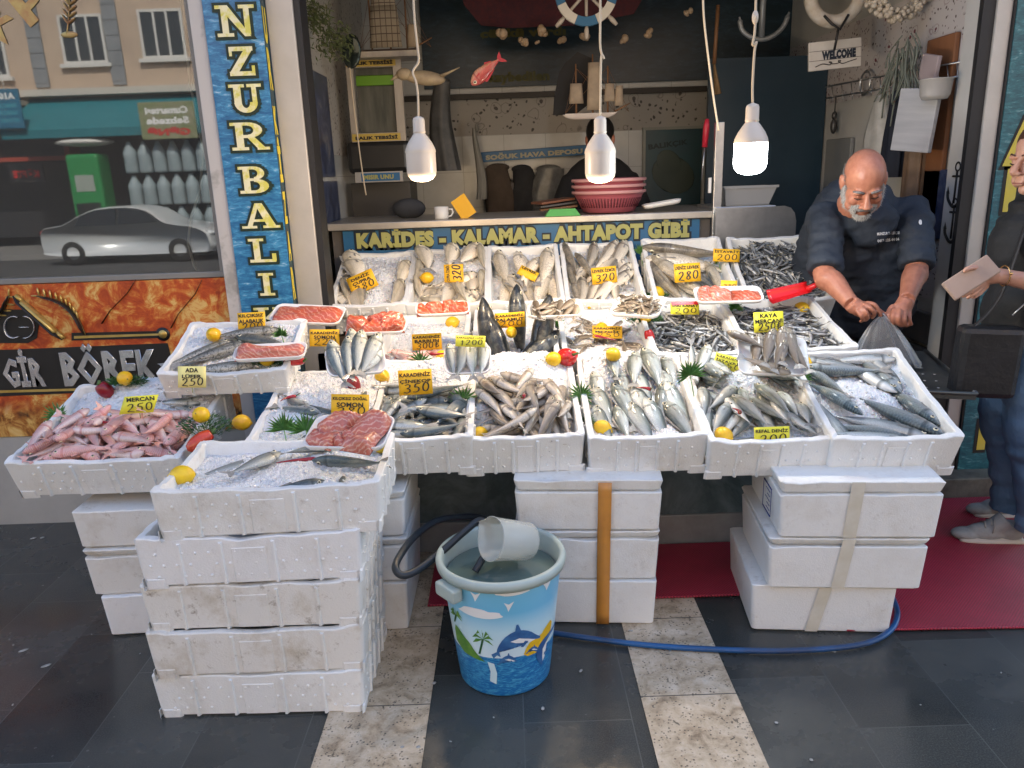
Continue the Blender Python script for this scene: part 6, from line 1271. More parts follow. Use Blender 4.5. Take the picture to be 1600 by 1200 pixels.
# model ships
def model_ship(name, u, v, y, L, sails, label, hullm):
    e = empty(name, label, 'model ship', T(at(u, v, y))); mb = MB()
    mb.grid(14, 6, lambda a, b: ((a - .5) * L, (.09 * L * (1 - (2 * a - 1) ** 4)) * (2 * b - 1) * .6, -.09 * L * (1 - abs(2 * b - 1) ** 2.2) * (1 - (2 * a - 1) ** 6) + .05 * L * max(0, a - .7) * 1.5)); mb.box(-L * .45, L * .45, -.03 * L, .03 * L, -.004, .004); mb.build('hull', hullm, e)
    for x, h in ((-.25, .85), (.05, 1.0), (.32, .8)): mb = MB(); mb.tube([(x * L, 0, 0), (x * L, 0, h * L)], [.006, .004], 6); mb.build('mast', WOOD, e)
    mb = MB(); mb.tube([(L * .45, 0, .03 * L), (L * .72, 0, .16 * L)], [.006, .003], 6); mb.build('bowsprit', WOOD, e)
    for x, z, w_, h, m in sails:
        mb = MB(); mb.grid(6, 4, lambda a, b: ((x + (a - .5) * w_ * (1 - .2 * b)) * L, -.03 * L * math.sin(PI * a) - .01, (z + h * b) * L)); o = mb.build('sail', m, e); o.modifiers.new('t', 'SOLIDIFY').thickness = .003
    mb = MB()
    for x in (-.25, .05, .32):
        for q in (-.45, .45, .7): mb.tube([(x * L, 0, .78 * L), (q * L, 0, .02 * L)], .0012, 3)
    mb.build('rigging', WOOD, e); return e
SAILC = mat('old sailcloth', (.34, .27, .19), .8, 0, (.24, .19, .14), 20); SAILD = mat('dark sailcloth', (.02, .02, .022), .8)
HULW = mat('white hull', (.55, .50, .46), .4)
model_ship('model_ship', 922, 178, 4.4, .30, ((-.25, .18, .26, .34, SAILC), (.07, .06, .26, .8, SAILC), (.35, .20, .2, .3, SAILC), (.52, .12, .16, .34, SAILC)), 'small model sailing ship with white hull hanging beside the second bulb', HULW)
mb = MB(); P = [at(u, v, 4.5) for u, v in ((884, 98), (902, 82), (925, 92), (924, 160), (898, 180), (864, 180), (866, 150), (874, 112))]; mb.add(P, [tuple(range(len(P)))], False); o = thing('apron', mb, mat('black cloth', (.012, .012, .013), .8), 'black cloth hanging behind the small model ship', 'cloth'); o.modifiers.new('t', 'SOLIDIFY').thickness = .02
SAILG = NT('gridded sail'); v_ = SAILG.coords(); x_, y_, z_ = SAILG.sep(v_); g1 = SAILG.math('MAXIMUM', SAILG.math('LESS_THAN', SAILG.math('FRACT', SAILG.math('MULTIPLY', x_, 34)), .13), SAILG.math('LESS_THAN', SAILG.math('FRACT', SAILG.math('MULTIPLY', z_, 26)), .13)); SAILG.p(Base_Color=SAILG.mix(g1, SAILG.mix(SAILG.noise(v_, 20), (.20, .17, .13), (.30, .26, .20)), (.07, .05, .04)), Roughness=.8); SAILG = SAILG.m
model_ship('model_ship', 606, 78, 4.55, .34, ((-.02, .03, .52, .62, SAILG), (-.02, .62, .40, .5, SAILG), (.42, .02, .2, .34, SAILC)), 'large model ship with gridded sails on a white shelf by the post', mat('dark hull', (.08, .06, .05), .5))
slab('wall_shelf', 555, 80, 648, 88, 4.5, .2, WOODG, 'white shelf carrying the large model ship', 'shelf')
# framed stand labelled on top and bottom
e = empty('framed_rack', 'white wooden rack with yellow name strips and a green bar', 'rack', T(at(588, 157, 4.62))); k = mpp(4.62)
W, H = 78 * k, 112 * k; wd_ = 12 * k
for x0, x1, z0, z1 in ((-W / 2, W / 2, H / 2 - wd_, H / 2), (-W / 2, W / 2, -H / 2, -H / 2 + wd_), (W / 2 - wd_, W / 2, -H / 2 + wd_, H / 2 - wd_), (-W / 2, -W / 2 + wd_ * .8, -H / 2 + wd_, H / 2 - wd_)):
    mb = MB(); mb.box(x0, x1, -.015, .02, z0, z1, .002); mb.build('rail', WOODG, e)
mb = MB(); mb.box(-W / 2 + wd_, W / 2 - wd_, .021, .03, -H / 2 + wd_, H / 2 - wd_); mb.build('back_panel', mat('dim tray stack', (.05, .055, .045), .4, 0, (.13, .13, .11), 18, stretch=(1, 1, .15)), e)
mb = MB(); mb.box(-W / 2 + wd_, W / 2 - wd_, .0, .02, H * .18, H * .30, .004); mb.build('green_bar', mat('lime plastic', (.12, .28, .02), .4), e)
OCH = mat('ochre strip', (.52, .38, .08), .5)
for zz in (H / 2 - wd_ / 2, -H / 2 + wd_ / 2):
    mb = MB(); mb.box(-W / 2 + .004, W / 2 - .03, -.0175, -.0152, zz - wd_ * .42, zz + wd_ * .42); s_ = mb.build('name_strip', OCH, e); link('lettering', text_fit('BALIK TEBSİSİ', W * .78, wd_ * .5, .07), BLACK, s_, T(-.012, -.0185, zz) @ RX(PI / 2))
o = slab('label_strip', 557, 269, 627, 284, 4.55, .02, mat('pale strip', (.42, .40, .37), .5), 'shelf strip lettered in yellow on blue', 'label'); k = mpp(4.55)
b_ = MB(); b_.box(-.10, .12, -.002, -.0005, -.022, .022); b2 = b_.build('blue_ground', BLUEB, o); words_on(b2, 'MISIR UNU', .17, .026, CREAM, .06, 0, 0.0).location.y = -.004
slab('oven', 545, 222, 636, 268, 4.62, .35, DARKM, 'dark oven behind the first bulb', 'oven', bev=.03)
slab('oven', 553, 288, 640, 340, 4.66, .35, mat('dark cabinet', (.05, .047, .043), .5), 'dark cabinet below the shelf strip behind the mug', 'cabinet')
# ocean pictures on the inner wall by the post
PIC = NT('ocean picture'); v_ = PIC.coords(); PIC.p(Base_Color=PIC.ramp(PIC.noise(v_, 7, 6, .65, 1), [(.35, (.012, .02, .05)), (.5, (.03, .05, .12)), (.6, (.10, .12, .18)), (.72, (.30, .26, .24))]), Roughness=.3); PIC = PIC.m
for y0, y1, z0, z1, lab in ((4.02, 4.45, 1.50, 2.02, 'upper ocean poster on the inner wall beside the door post'), (4.08, 4.48, 1.25, 1.48, 'lower ocean poster on the inner wall beside the door post')):
    mb = MB(); mb.box(XL + .001, XL + .008, y0, y1, z0, z1); thing('poster', mb, PIC, lab, 'poster', None, 'ocean posters')
# gull, red fish, garland
mb = MB(); mb.ell((0, 0, 0), (.105, .035, .036), 14, 10, RY(.12)); mb.ell((-.105, 0, .022), (.042, .03, .030), 12, 8); mb.tube([(-.14, 0, .015), (-.175, 0, -.005)], [.012, .003], 8); mb.tube([(.08, 0, .005), (.18, 0, .045)], [.025, .006], 8, flat=.4)
thing('gull_figure', mb, mat('carved gull', (.40, .32, .20), .5, 0, (.26, .20, .13), 18), 'carved wooden gull hanging behind the first bulb flex', 'ornament', T(at(664, 122, 4.2)))
RF = fish_material('red ornament fish', (.60, .25, .12), (.52, .07, .05), (.34, .015, .02), 0, .4, 60)
rf = kind('red_fish', .17, .062, .02, [RF, mat('red fin', (.36, .02, .03), .5), EYE, EYEW], bends=(0,), belly=.5)
o = put(rf, T(at(757, 112, 3.9)) @ RZ(PI) @ RX(-PI / 2) @ RZ(R(40)), 'red ornamental fish dangling above the counter', None, 0); o['category'] = 'ornament'
GARL = mat('dull pine garland', (.05, .075, .025), .8, 0, (.09, .10, .04), 30)
for k_, (u, v, w_, h_, lab) in enumerate(((490, 20, 44, 40, 'green garland tuft at the top of the door post'), (520, 62, 50, 50, 'dusty green garland below the tuft on the inner wall'))):
    g = random.Random(k_); mb = MB(); k = mpp(4.0)
    for _ in range(380):
        c = Vector((max(-.5, min(.5, g.gauss(0, .25))) * w_ * k, max(-.03, min(.03, g.gauss(0, .015))), max(-.5, min(.5, g.gauss(0, .25))) * h_ * k)); d = Vector((g.uniform(-1, 1), g.uniform(-.5, .5), g.uniform(-1, .3))).normalized() * .03; s_ = Vector((.004, 0, .002)); mb.add([c, c + d * .5 + s_, c + d, c + d * .5 - s_], [(0, 1, 2, 3)], False)
    thing('plant_garland', mb, GARL, lab, 'garland', T(at(u, v, 4.0)))
mb = MB(); mb.ell((0, 0, 0), (.05, .012, .085), 18, 12); thing('hanging_mirror', mb, mat('dark mirror', (.03, .04, .035), .08, .6), 'dark oval mirror hanging beside the white rack', 'mirror', T(at(549, 80, 4.3)) @ RY(.1))
mb = MB(); P = [at(546, 98, 4.3), at(552, 160, 4.3), at(565, 260, 4.3), at(572, 305, 4.3)]; mb.tube(spline(P), .004, 5); thing('power_flex', mb, CORD, 'white flex hanging below the dark oval mirror', 'cable')
# sign over the coats on the back wall
o = slab('name_sign', 757, 233, 912, 247, YB - .05, .02, BLUEB, 'blue cold store sign above hanging coats', 'sign', rot=-2); k = mpp(YB); words_on(o, 'SOĞUK HAVA DEPOSU', 140 * k, 9 * k, mat('dim cream', (.45, .43, .30), .5), .06)
CO1 = mat('dark coat', (.045, .048, .055), .85, 0, (.025, .027, .032), 8); CO2 = mat('brown coat', (.11, .085, .07), .85, 0, (.07, .055, .045), 8); CO3 = mat('grey bag plastic', (.12, .125, .13), .3, 0, (.22, .23, .23), 16)
def coat(u, v0, v1, wpx, y, m, label, name='coat', cat='coat', seed=0, taper=.75):
    g = random.Random(seed); k = mpp(y); W, H = wpx * k, (v1 - v0) * k; ph = [g.uniform(0, 6) for _ in range(4)]; mb = MB(); n, m_ = 28, 10
    def f(a, b):
        th = 2 * PI * a; wdt = W * .5 * (taper + (1 - taper) * min(1, b * 1.6)) * (1 + .06 * math.sin(3 * b + ph[0])); fold = 1 + .13 * math.sin(7 * th + ph[1] + 2 * b) * b
        return (wdt * math.cos(th) * fold + .02 * math.sin(4 * b + ph[2]), .045 * math.sin(th) * fold, -H * b)
    mb.grid(n, m_, f); mb.ell((0, 0, 0), (W * .5 * taper, .045, .03), 16, 8); return thing(name, mb, m, label, cat, T(at(u, v0, y)))
coat(778, 262, 330, 46, YB - .12, CO2, 'brown coat under the start of the blue sign', seed=1); coat(815, 264, 330, 40, YB - .12, CO1, 'black coat in the middle below the blue sign', seed=2); coat(857, 264, 325, 50, YB - .14, CO3, 'grey plastic-covered coat below the end of the blue sign', seed=3); coat(798, 290, 335, 30, YB - .1, mat('grey cloth', (.16, .15, .15), .85), 'grey cloth hanging low between the coats', 'cloth', 'cloth', 4)
coat(745, 200, 300, 14, YB - .3, mat('grey-white rag', (.30, .30, .28), .85), 'pale twisted rag hanging left of the blue sign'.replace('left of', 'beside'), 'rag', 'cloth', 5, .4)
coat(690, 130, 250, 34, 4.9, mat('dark bag', (.035, .037, .038), .5, 0, (.08, .08, .08), 9), 'dark bag hanging behind the gull figure', 'hanging_bag', 'bag', 6)
# framed picture
e = empty('framed_picture', 'framed teal picture of a fish on the back wall beside the steel post', 'picture', T(at(1052, 262, YB - .03))); k = mpp(YB)
W, H = 82 * k, 106 * k
mb = MB(); mb.box(-W / 2, W / 2, 0, .012, -H / 2, H / 2); pc = mb.build('picture_print', mat('teal print', (.035, .085, .10), .35, 0, (.045, .075, .09), 5), e)
for x0, x1, z0, z1 in ((-W / 2 - .02, -W / 2, -H / 2, H / 2 + .02), (-W / 2, W / 2, H / 2, H / 2 + .02)): mb = MB(); mb.box(x0, x1, -.01, .014, z0, z1); mb.build('frame_side', mat('pale frame', (.28, .29, .26), .5), e)
link('lettering', text_fit('BALIKÇIK', W * .7, 9 * k, .05), mat('dark print', (.015, .03, .035), .5), pc, T(-W * .1, -.002, H * .30) @ RX(PI / 2) @ RZ(.1))
mb = MB(); mb.ell((0, 0, -.05), (W * .40, .002, H * .24), 24, 8, RY(.5)); mb.ell((-.03, -.001, .03), (W * .2, .002, H * .2), 20, 8, RY(-.7)); mb.build('printed_fish', mat('olive print', (.055, .075, .06), .5), pc)
# steel post, basin ledge, sharpening steel
ps = empty('steel_post', 'bright steel post at the end of the counter', 'post', T(at(1119, 372, 3.95)))
k = mpp(3.95); mb = MB(); mb.box(-.021, .021, 0, .03, 0, 165 * k, .002); mb.build('post_bar', STEEL, ps); mb = MB(); mb.box(-.048, -.034, -.004, .012, 66 * k, 88 * k, .002); mb.build('post_clip', WHITE, ps)
mb = MB(); mb.tube([(0, 0, 0), (0, 0, .10), (0, 0, .135)], [.014, .016, .010], 10); sh = thing('sharpening_steel', mb, mat('red handle', (.42, .02, .04), .35), 'sharpening steel with red handle hanging by the steel post', 'tool', T(at(1101, 230, 4.05)) @ RY(.06)); mb = MB(); mb.tube([(0, 0, 0), (0, 0, -.16)], [.005, .003], 8); mb.build('blade', STEEL, sh)
sk = empty('steel_sink', 'stainless sink with a rounded splash plate behind the top row anchovies', 'sink', T(at(1180, 385, 3.92)))
pts = [(-.205, -.12), (.20, -.12), (.20, .12), (.19, .16), (.17, .185), (.14, .195), (-.205, .19)]
mb = MB(); n = len(pts); mb.add([(x, 0, z) for x, z in pts] + [(x, .012, z) for x, z in pts], [tuple(range(n)), tuple(range(n, 2 * n))[::-1]] + [(i, n + i, n + (i + 1) % n, (i + 1) % n) for i in range(n)], False); mb.build('splash_plate', STEEL, sk)
mb = MB(); mb.box(-.205, .10, .014, .4, .17, .20, .004); mb.build('sink_top', STEEL, sk)
p = at(1163, 305, 4.1)
mb = MB(); mb.add([(-.12, -.09, -.045), (.10, -.09, -.045), (.10, .09, -.045), (-.12, .09, -.045), (-.13, -.10, .045), (.135, -.10, .045), (.135, .10, .045), (-.13, .10, .045)], [(0, 1, 2, 3), (0, 1, 5, 4), (1, 2, 6, 5), (2, 3, 7, 6), (3, 0, 4, 7)], False); mb.box(-.136, .142, -.107, -.1005, .038, .05); o = thing('plastic_tub', mb, mat('grey tub', (.26, .27, .28), .4), 'grey rectangular tub on the steel sink below the glaring bulb', 'tub', T(p))
o.modifiers.new('t', 'SOLIDIFY').thickness = .004
# on the counter
PINK = mat('pink plastic basin', (.46, .12, .15), .4, 0, (.40, .10, .13), 5, sss=.1); PINKL = mat('pale pink rim', (.55, .28, .27), .4)
k = mpp(4.15); bp_ = at(951, 328, 4.15); bp_.z = zt + .002
for i, (z, lab) in enumerate(((0, 'lowest slotted pink basin of the nested pile on the counter'), (.030, 'middle pink basin of the nested pile'), (.060, 'topmost pink basin of the nested pile'))):
    mb = MB(); mb.lathe([(.001, .004), (.12, .002), (.135, .006), (.175, .085), (.185, .10), (.192, .10), (.192, .112), (.184, .113), (.172, .10), (.13, .012), (.001, .01)], 40); o = thing('basin', mb, [PINK], lab, 'basin', T(bp_ + Vector((0, 0, z))), 'pink basins nested on the counter')
    if i == 0:
        mb = MB()
        for j in range(26): a = R(-160 + 140 * j / 25); mb.tube([(.150 * math.cos(a), .150 * math.sin(a), .03), (.172 * math.cos(a), .172 * math.sin(a), .075)], .0028, 4)
        mb.build('slot_pattern', mat('slot dark', (.10, .02, .03), .6), o)
    mb = MB(); mb.lathe([(.1925, .099), (.1945, .103), (.1945, .110), (.1925, .1135)], 40); mb.build('rim_band', PINKL, o)
p = at(690, 338, 4.1); p.z = zt; mb = MB(); mb.lathe([(.001, .003), (.034, .001), (.036, .004), (.038, .062), (.036, .062), (.034, .006), (.001, .006)], 24); mb.tube([(.037, 0, .05), (.056, 0, .048), (.060, 0, .03), (.050, 0, .014), (.036, 0, .012)], .0045, 8); thing('mug', mb, WHITE, 'white mug on the counter by the orange card', 'mug', T(p))
p = at(725, 338, 4.12); p.z = zt + .055; mb = MB(); mb.box(-.042, .042, -.001, .001, -.058, .058); thing('card', mb, mat('orange card', (.80, .42, .01), .5), 'blank orange card leaning on the counter', 'card', T(p) @ RY(R(-32)) @ RX(-.1))
p = at(877, 331, 4.02); p.z = zt; mb = MB(); mb.add([(-.085, -.05, .0), (.095, -.05, .0), (.095, .05, 0), (-.085, .05, 0), (-.06, -.03, .035), (.07, -.03, .035), (.07, .03, .035), (-.06, .03, .035)], [(4, 5, 6, 7), (0, 1, 5, 4), (1, 2, 6, 5), (2, 3, 7, 6), (3, 0, 4, 7)], False); thing('dish', mb, mat('green plastic dish', (.12, .42, .10), .3), 'upturned green dish on the counter before the pink basins', 'dish', T(p))
for i in range(3): p = at(872 - 4 * i, 318, 4.25); p.z = zt + .03 + .018 * i; mb = MB(); mb.box(-.10, .10, -.07, .07, -.006, .006, .003); thing('cutting_board', mb, [WOOD, mat('dark board lid', (.06, .055, .05), .4), mat('reddish board', (.22, .09, .05), .5)][i], ('thin brown board at the bottom behind the green dish', 'dark board in the middle behind the green dish', 'reddish board on top behind the green dish')[i], 'board', T(p) @ RZ(.2 * i) @ RY(-.09), 'boards on the counter')
M = tray(at(1034, 322, 4.1), .20, .10, 0, 0, 'empty foam tray on the end of the counter', roll=-8)
p = at(660, 338, 4.2); p.z = zt; mb = MB(); mb.ell((0, 0, .05), (.09, .05, .055), 14, 10); thing('cloth_bundle', mb, CO1, 'dark cloth bundle on the counter beside the mug', 'cloth', T(p + Vector((-.08, .1, 0))))
# broom and hook
mb = MB(); mb.tube([(0, 0, 0), (.01, 0, .30)], .011, 8); o = thing('hand_broom', mb, WOOD, 'small hand broom hanging beside the cream flex', 'broom', T(at(1116, 100, 4.6))); mb = MB(); mb.tube([(0, 0, .0), (.008, 0, -.05), (.025, 0, -.16)], [.012, .018, .04], 10, flat=.5); mb.build('bristle', mat('broom bristle', (.22, .14, .07), .8, 0, (.15, .10, .05), 60), o)
mb = MB(); k = mpp(4.4); P = [Vector((x * k, 0, -y * k)) for x, y in ((-32, -22), (-28, -6), (-16, 4), (0, 8), (16, 4), (30, -8), (37, -26))]; mb.tube(spline(P), [.006] * 3 + [.013] * 43 + [.006] * 3, 8); mb.tube([(0, 0, -.02), (0, 0, .35)], .016, 8); thing('steel_anchor', mb, mat('dull anchor', (.20, .22, .24), .4, .4), 'grey anchor hanging behind the glaring bulb flex', 'anchor', T(at(1190, 52, 4.4)))
# life ring, welcome board, shell wreath
e, r = ring_deco(1305, -8, 34, 4.1, 'life_ring', 'white life ring bound with dark rope above the WELCOME board', 'life ring')
mb = MB(); n = 40; mb.tube([(r * math.cos(2 * PI * i / n), 0, r * math.sin(2 * PI * i / n)) for i in range(n + 1)], .032, 10, False); mb.build('foam_ring', mat('ring white', (.52, .50, .46), .6, 0, (.42, .36, .28), 24), e)
mb = MB(); mb.tube([(-.06, -.03, -r * .8), (-.02, -.04, -r * 1.15), (.02, -.04, -r * 1.35), (.06, -.03, -r * .8)], .007, 6); mb.tube([(.02, -.02, -r * 1.3), (.015, 0, -r * 2.1)], .006, 6); mb.build('rope', RUBBER, e)
o = slab('welcome_board', 1268, 66, 1342, 104, 4.15, .018, mat('white planks', (.58, .56, .52), .6, 0, (.50, .47, .43), 10), 'white plank board lettered WELCOME', 'sign', rot=-4); k = mpp(4.15)
words_on(o, 'WELCOME', 48 * k, 12 * k, mat('navy letters', (.012, .022, .04), .5), .08, 0, 5 * k)
mb = MB()
for zz in (6.5, -6): mb.box(-37 * k, 37 * k, -.0012, -.0004, zz * k - .001, zz * k + .001)
mb.build('plank_seam', RUBBER, o)
mb = MB(); mb.tube(spline([(x * k, -.002, z * k) for x, z in ((-28, -14), (-18, -11), (-8, -13), (-5, -10), (-9, -9), (-4, -12), (4, -12), (8, -9), (4, -9), (10, -13), (20, -11), (30, -9))], 4), .0022, 5); mb.build('wave_line', RUBBER, o)
g = random.Random(5); mb = MB(); k = mpp(3.9)
for _ in range(150):
    a = g.uniform(PI, 2 * PI); rr = g.uniform(26, 46) * k; mb.ell(Vector((rr * math.cos(a), g.uniform(-.03, .03), rr * math.sin(a) * .75)), (.018 * g.uniform(.6, 1), .012, .013), 7, 5, Euler((g.uniform(0, 3), g.uniform(0, 3), g.uniform(0, 3))).to_matrix().to_4x4())
thing('shell_wreath', mb, SHELW, 'wreath of white shells hanging above the floral border', 'wreath', T(at(1405, -10, 3.9)))
# things hung on the right-hand wall
XW = XR - .04
def wall_pt(u, v, x=XW): return atx(u, v, x)
mb = MB()
for va, vb in ((136, 96), (154, 118)): mb.tube([wall_pt(1290, va), wall_pt(1505, vb)], .004, 6)
for t in range(14): mb.tube([wall_pt(1300 + 15 * t, 135 - 2.7 * t), wall_pt(1302 + 15 * t, 160 - 2.7 * t)], .003, 4)
thing('hook_rail', mb, STEEL, 'wire rail with hooks along the side wall', 'rail')
def wcoat(u, v0, v1, wpx, m, label, name, cat, seed, taper=.6, x=XW - .06):
    p = wall_pt(u, v0, x); k = mpp(p.y); g = random.Random(seed); W, H = wpx * k * 1.1, (v1 - v0) * k; ph = [g.uniform(0, 6) for _ in range(4)]; mb = MB()
    def f(a, b): th = 2 * PI * a; wd2 = W * .5 * (taper + (1 - taper) * min(1, b * 1.5)); fo = 1 + .14 * math.sin(6 * th + ph[1]) * min(1, b * 2); return (.03 * math.sin(th) * fo + wd2 * math.cos(th) * .35 * fo, -wd2 * math.cos(th) * fo * .94, -H * b)
    mb.grid(28, 10, f); mb.ell((0, 0, 0), (W * .2, W * .5 * taper, .02), 12, 8); return thing(name, mb, m, label, cat, T(p))
wcoat(1378, 152, 234, 42, mat('white plastic apron', (.50, .49, .46), .45, 0, (.36, .35, .32), 16), 'creased white apron on the hook rail above the man', 'apron', 'apron', 11, .35)
wcoat(1404, 146, 262, 30, mat('navy cloth', (.012, .016, .028), .8), 'navy cloth hanging beside the creased white apron', 'hanging_cloth', 'cloth', 12, .5)
wcoat(1440, 150, 300, 26, mat('brown wooden slat', (.20, .13, .085), .6, 0, (.13, .08, .05), 12), 'brown towel hanging behind the paper pad', 'towel', 'towel', 13, .8, XW - .02)
p = wall_pt(1431, 188, XW - .12); mb = MB(); mb.box(-.012, .012, -.10, .10, -.135, .135, .003); thing('paper_pad', mb, mat('grey paper pad', (.44, .45, .47), .6, 0, (.36, .37, .40), 20, stretch=(1, .2, 2)), 'thick pad of pale paper hanging on the side wall', 'paper pad', T(p) @ RZ(.42) @ RX(.10))
p = wall_pt(1462, 137, XW - .10); mb = MB(); mb.lathe([(.001, -.05), (.05, -.048), (.06, -.03), (.066, .03), (.072, .034), (.070, .036), (.062, .03), (.055, -.04), (.001, -.042)], 24); thing('plastic_pot', mb, clear_plastic('milky plastic', (.45, .44, .43), .9), 'milky plastic pot hanging on the hook rail', 'pot', T(p))
p = wall_pt(1453, 106, XW - .06); mb = MB(); mb.box(-.01, .01, -.07, .07, -.055, .055, .004); thing('dustpan', mb, mat('pinkish plastic', (.40, .33, .34), .5), 'pinkish scoop hanging above the milky pot', 'scoop', T(p) @ RX(.2))
g = random.Random(9); mb = MB()
for _ in range(46):
    a = Vector((g.uniform(-.02, .02), g.uniform(-.10, .10), g.uniform(0, .16))); b = a + Vector((g.uniform(-.03, .03), g.uniform(-.16, .16), -g.uniform(.12, .30))); mb.tube(spline([a, (a + b) / 2 + Vector((0, g.uniform(-.05, .05), 0)), b], 4), .004, 4)
thing('net_bundle', mb, mat('greenish cord', (.17, .19, .16), .8), 'greenish bundle of cords hanging on the side wall', 'cord', T(wall_pt(1408, 110, XW - .08)))
p = wall_pt(1352, 130); mb = MB(); mb.lathe([(.06, -.006), (.068, 0), (.06, .006), (.052, 0), (.06, -.006)], 28); thing('wire_strainer', mb, STEEL, 'round wire strainer on the hook rail', 'strainer', T(p) @ RY(PI / 2))
mb = MB(); mb.tube([(0, 0, 0), (0, 0, -.10)], .004, 5); mb.ell((0, 0, -.11), (.016, .016, .025), 10, 8); mb.ell((0, 0, -.17), (.02, .02, .045), 10, 8); thing('key_bunch', mb, mat('dark metal', (.08, .08, .08), .35, .5), 'bunch of keys hanging from the hook rail', 'keys', T(wall_pt(1306, 150)))
for ya, yb, z0, z1, m, lab in ((4.6, 4.95, 1.28, 1.62, mat('grey cutting board', (.22, .23, .23), .6), 'grey rounded board leaning on the side wall'), (3.62, 3.86, 1.14, 2.02, mat('rusty wood plank', (.20, .085, .04), .6, 0, (.30, .13, .06), 7, stretch=(1, 1, .2)), 'rust-brown plank panel on the side wall beside the pad'), (3.47, 3.78, 1.13, 1.44, PIC, 'dark sea picture on the side wall above the flowered paper')):
    mb = MB(); mb.box(XR - .03, XR - .006, ya, yb, z0, z1, .006); thing('wall_board', mb, m, lab, 'board')
mb = MB(); mb.box(XR - .05, XR - .004, 4.15, 5.0, 1.235, 1.27, .004); thing('knife_rail', mb, mat('dark rail', (.05, .05, .05), .4), 'dark knife rail on the side wall behind the man', 'rail')
mb = MB(); mb.box(XR - .055, XR - .003, 3.38 + .01, 3.52, .10, 2.9); 
thing('wall_pier', mb, mat('pier plaster', (.56, .55, .53), .7, 0, (.48, .48, .46), 4), 'pale plaster pier with anchor stickers beside the opening', 'pier')
# anchor stickers on the pier
def anchor(p, s, label):
    mb = MB(); A = []
    n = 14; mb.tube([(0, .018 * math.cos(2 * PI * i / n) * s / .1, .085 * s / .1 + .018 * math.sin(2 * PI * i / n) * s / .1) for i in range(n + 1)], .0045, 6, flat=.4)
    mb.tube([(0, 0, .068 * s / .1), (0, 0, -.07 * s / .1)], .006, 6); mb.tube([(0, -.03, .045), (0, .03, .045)], .005, 6); mb.tube(spline([(0, -.055, -.02), (0, -.045, -.055), (0, 0, -.085), (0, .045, -.055), (0, .055, -.02)], 4), .008, 6)
    for s_ in (-1, 1): mb.add([(0, s_ * .066, -.04), (0, s_ * .040, -.03), (0, s_ * .058, .002), (.003, s_ * .055, -.02)], [(0, 1, 3), (1, 2, 3), (2, 0, 3)], False)
    thing('anchor_sticker', mb, BLACK, label, 'sticker', T(p) @ SC(.7, 1, 1), 'black anchor stickers')
pa = wall_pt(1493, 292, XR - .057); anchor(Vector((XR - .057, max(3.43, min(3.5, pa.y)), pa.z)), .1, 'upper black anchor sticker on the pale pier'); pa = wall_pt(1489, 348, XR - .057); anchor(Vector((XR - .057, max(3.43, min(3.5, pa.y)), pa.z)), .1, 'lower black anchor sticker on the pale pier')
# drain table
dt = empty('drain_table', 'grey perforated steel drain table beside the mackerel crate', 'table', T(1.62, 2.95, 0)); DM = T(-1.62, -2.95, 0)
a, b, c_, d = Vector((1.645, 2.60, .68)), Vector((1.27, 2.72, .68)), Vector((1.36, 3.30, .685)), Vector((1.80, 3.24, .685))
mb = MB(); P = [a, b, c_, d]; mb.add([p for p in P] + [p - Vector((0, 0, .02)) for p in P], [(0, 1, 2, 3), (7, 6, 5, 4), (0, 4, 5, 1), (1, 5, 6, 2), (2, 6, 7, 3), (3, 7, 4, 0)], False)
for e0, e1 in ((a, d), (a, b)): mb.tube([e0 + Vector((0, 0, .003)), e1 + Vector((0, 0, .003))], .008, 6)
tp = mb.build('table_top', mat('wet dull steel', (.10, .105, .105), .3, .5, (.06, .065, .065), 10), dt, DM)
mb = MB()
for i in range(6):
    for j in range(5):
        p = a.lerp(b, .16 + .10 * i + .05 * (j % 2)).lerp(d.lerp(c_, .16 + .10 * i + .05 * (j % 2)), .1 + .15 * j) + Vector((0, 0, .0015)); mb.ell(p, (.006, .006, .001), 8, 3)
mb.build('hole_pattern', mat('pale hole rim', (.45, .46, .46), .4), dt, DM)
for p in (a, b, c_, d): q = p.lerp((a + b + c_ + d) / 4, .12 if p.y > 3 else .75); mb = MB(); mb.box(q.x - .015, q.x + .015, q.y - .015, q.y + .015, .012, q.z - .021); mb.build('leg', mat('dark steel leg', (.07, .07, .07), .4, .4) if p is a else bpy.data.materials['dark steel leg'], dt, DM)
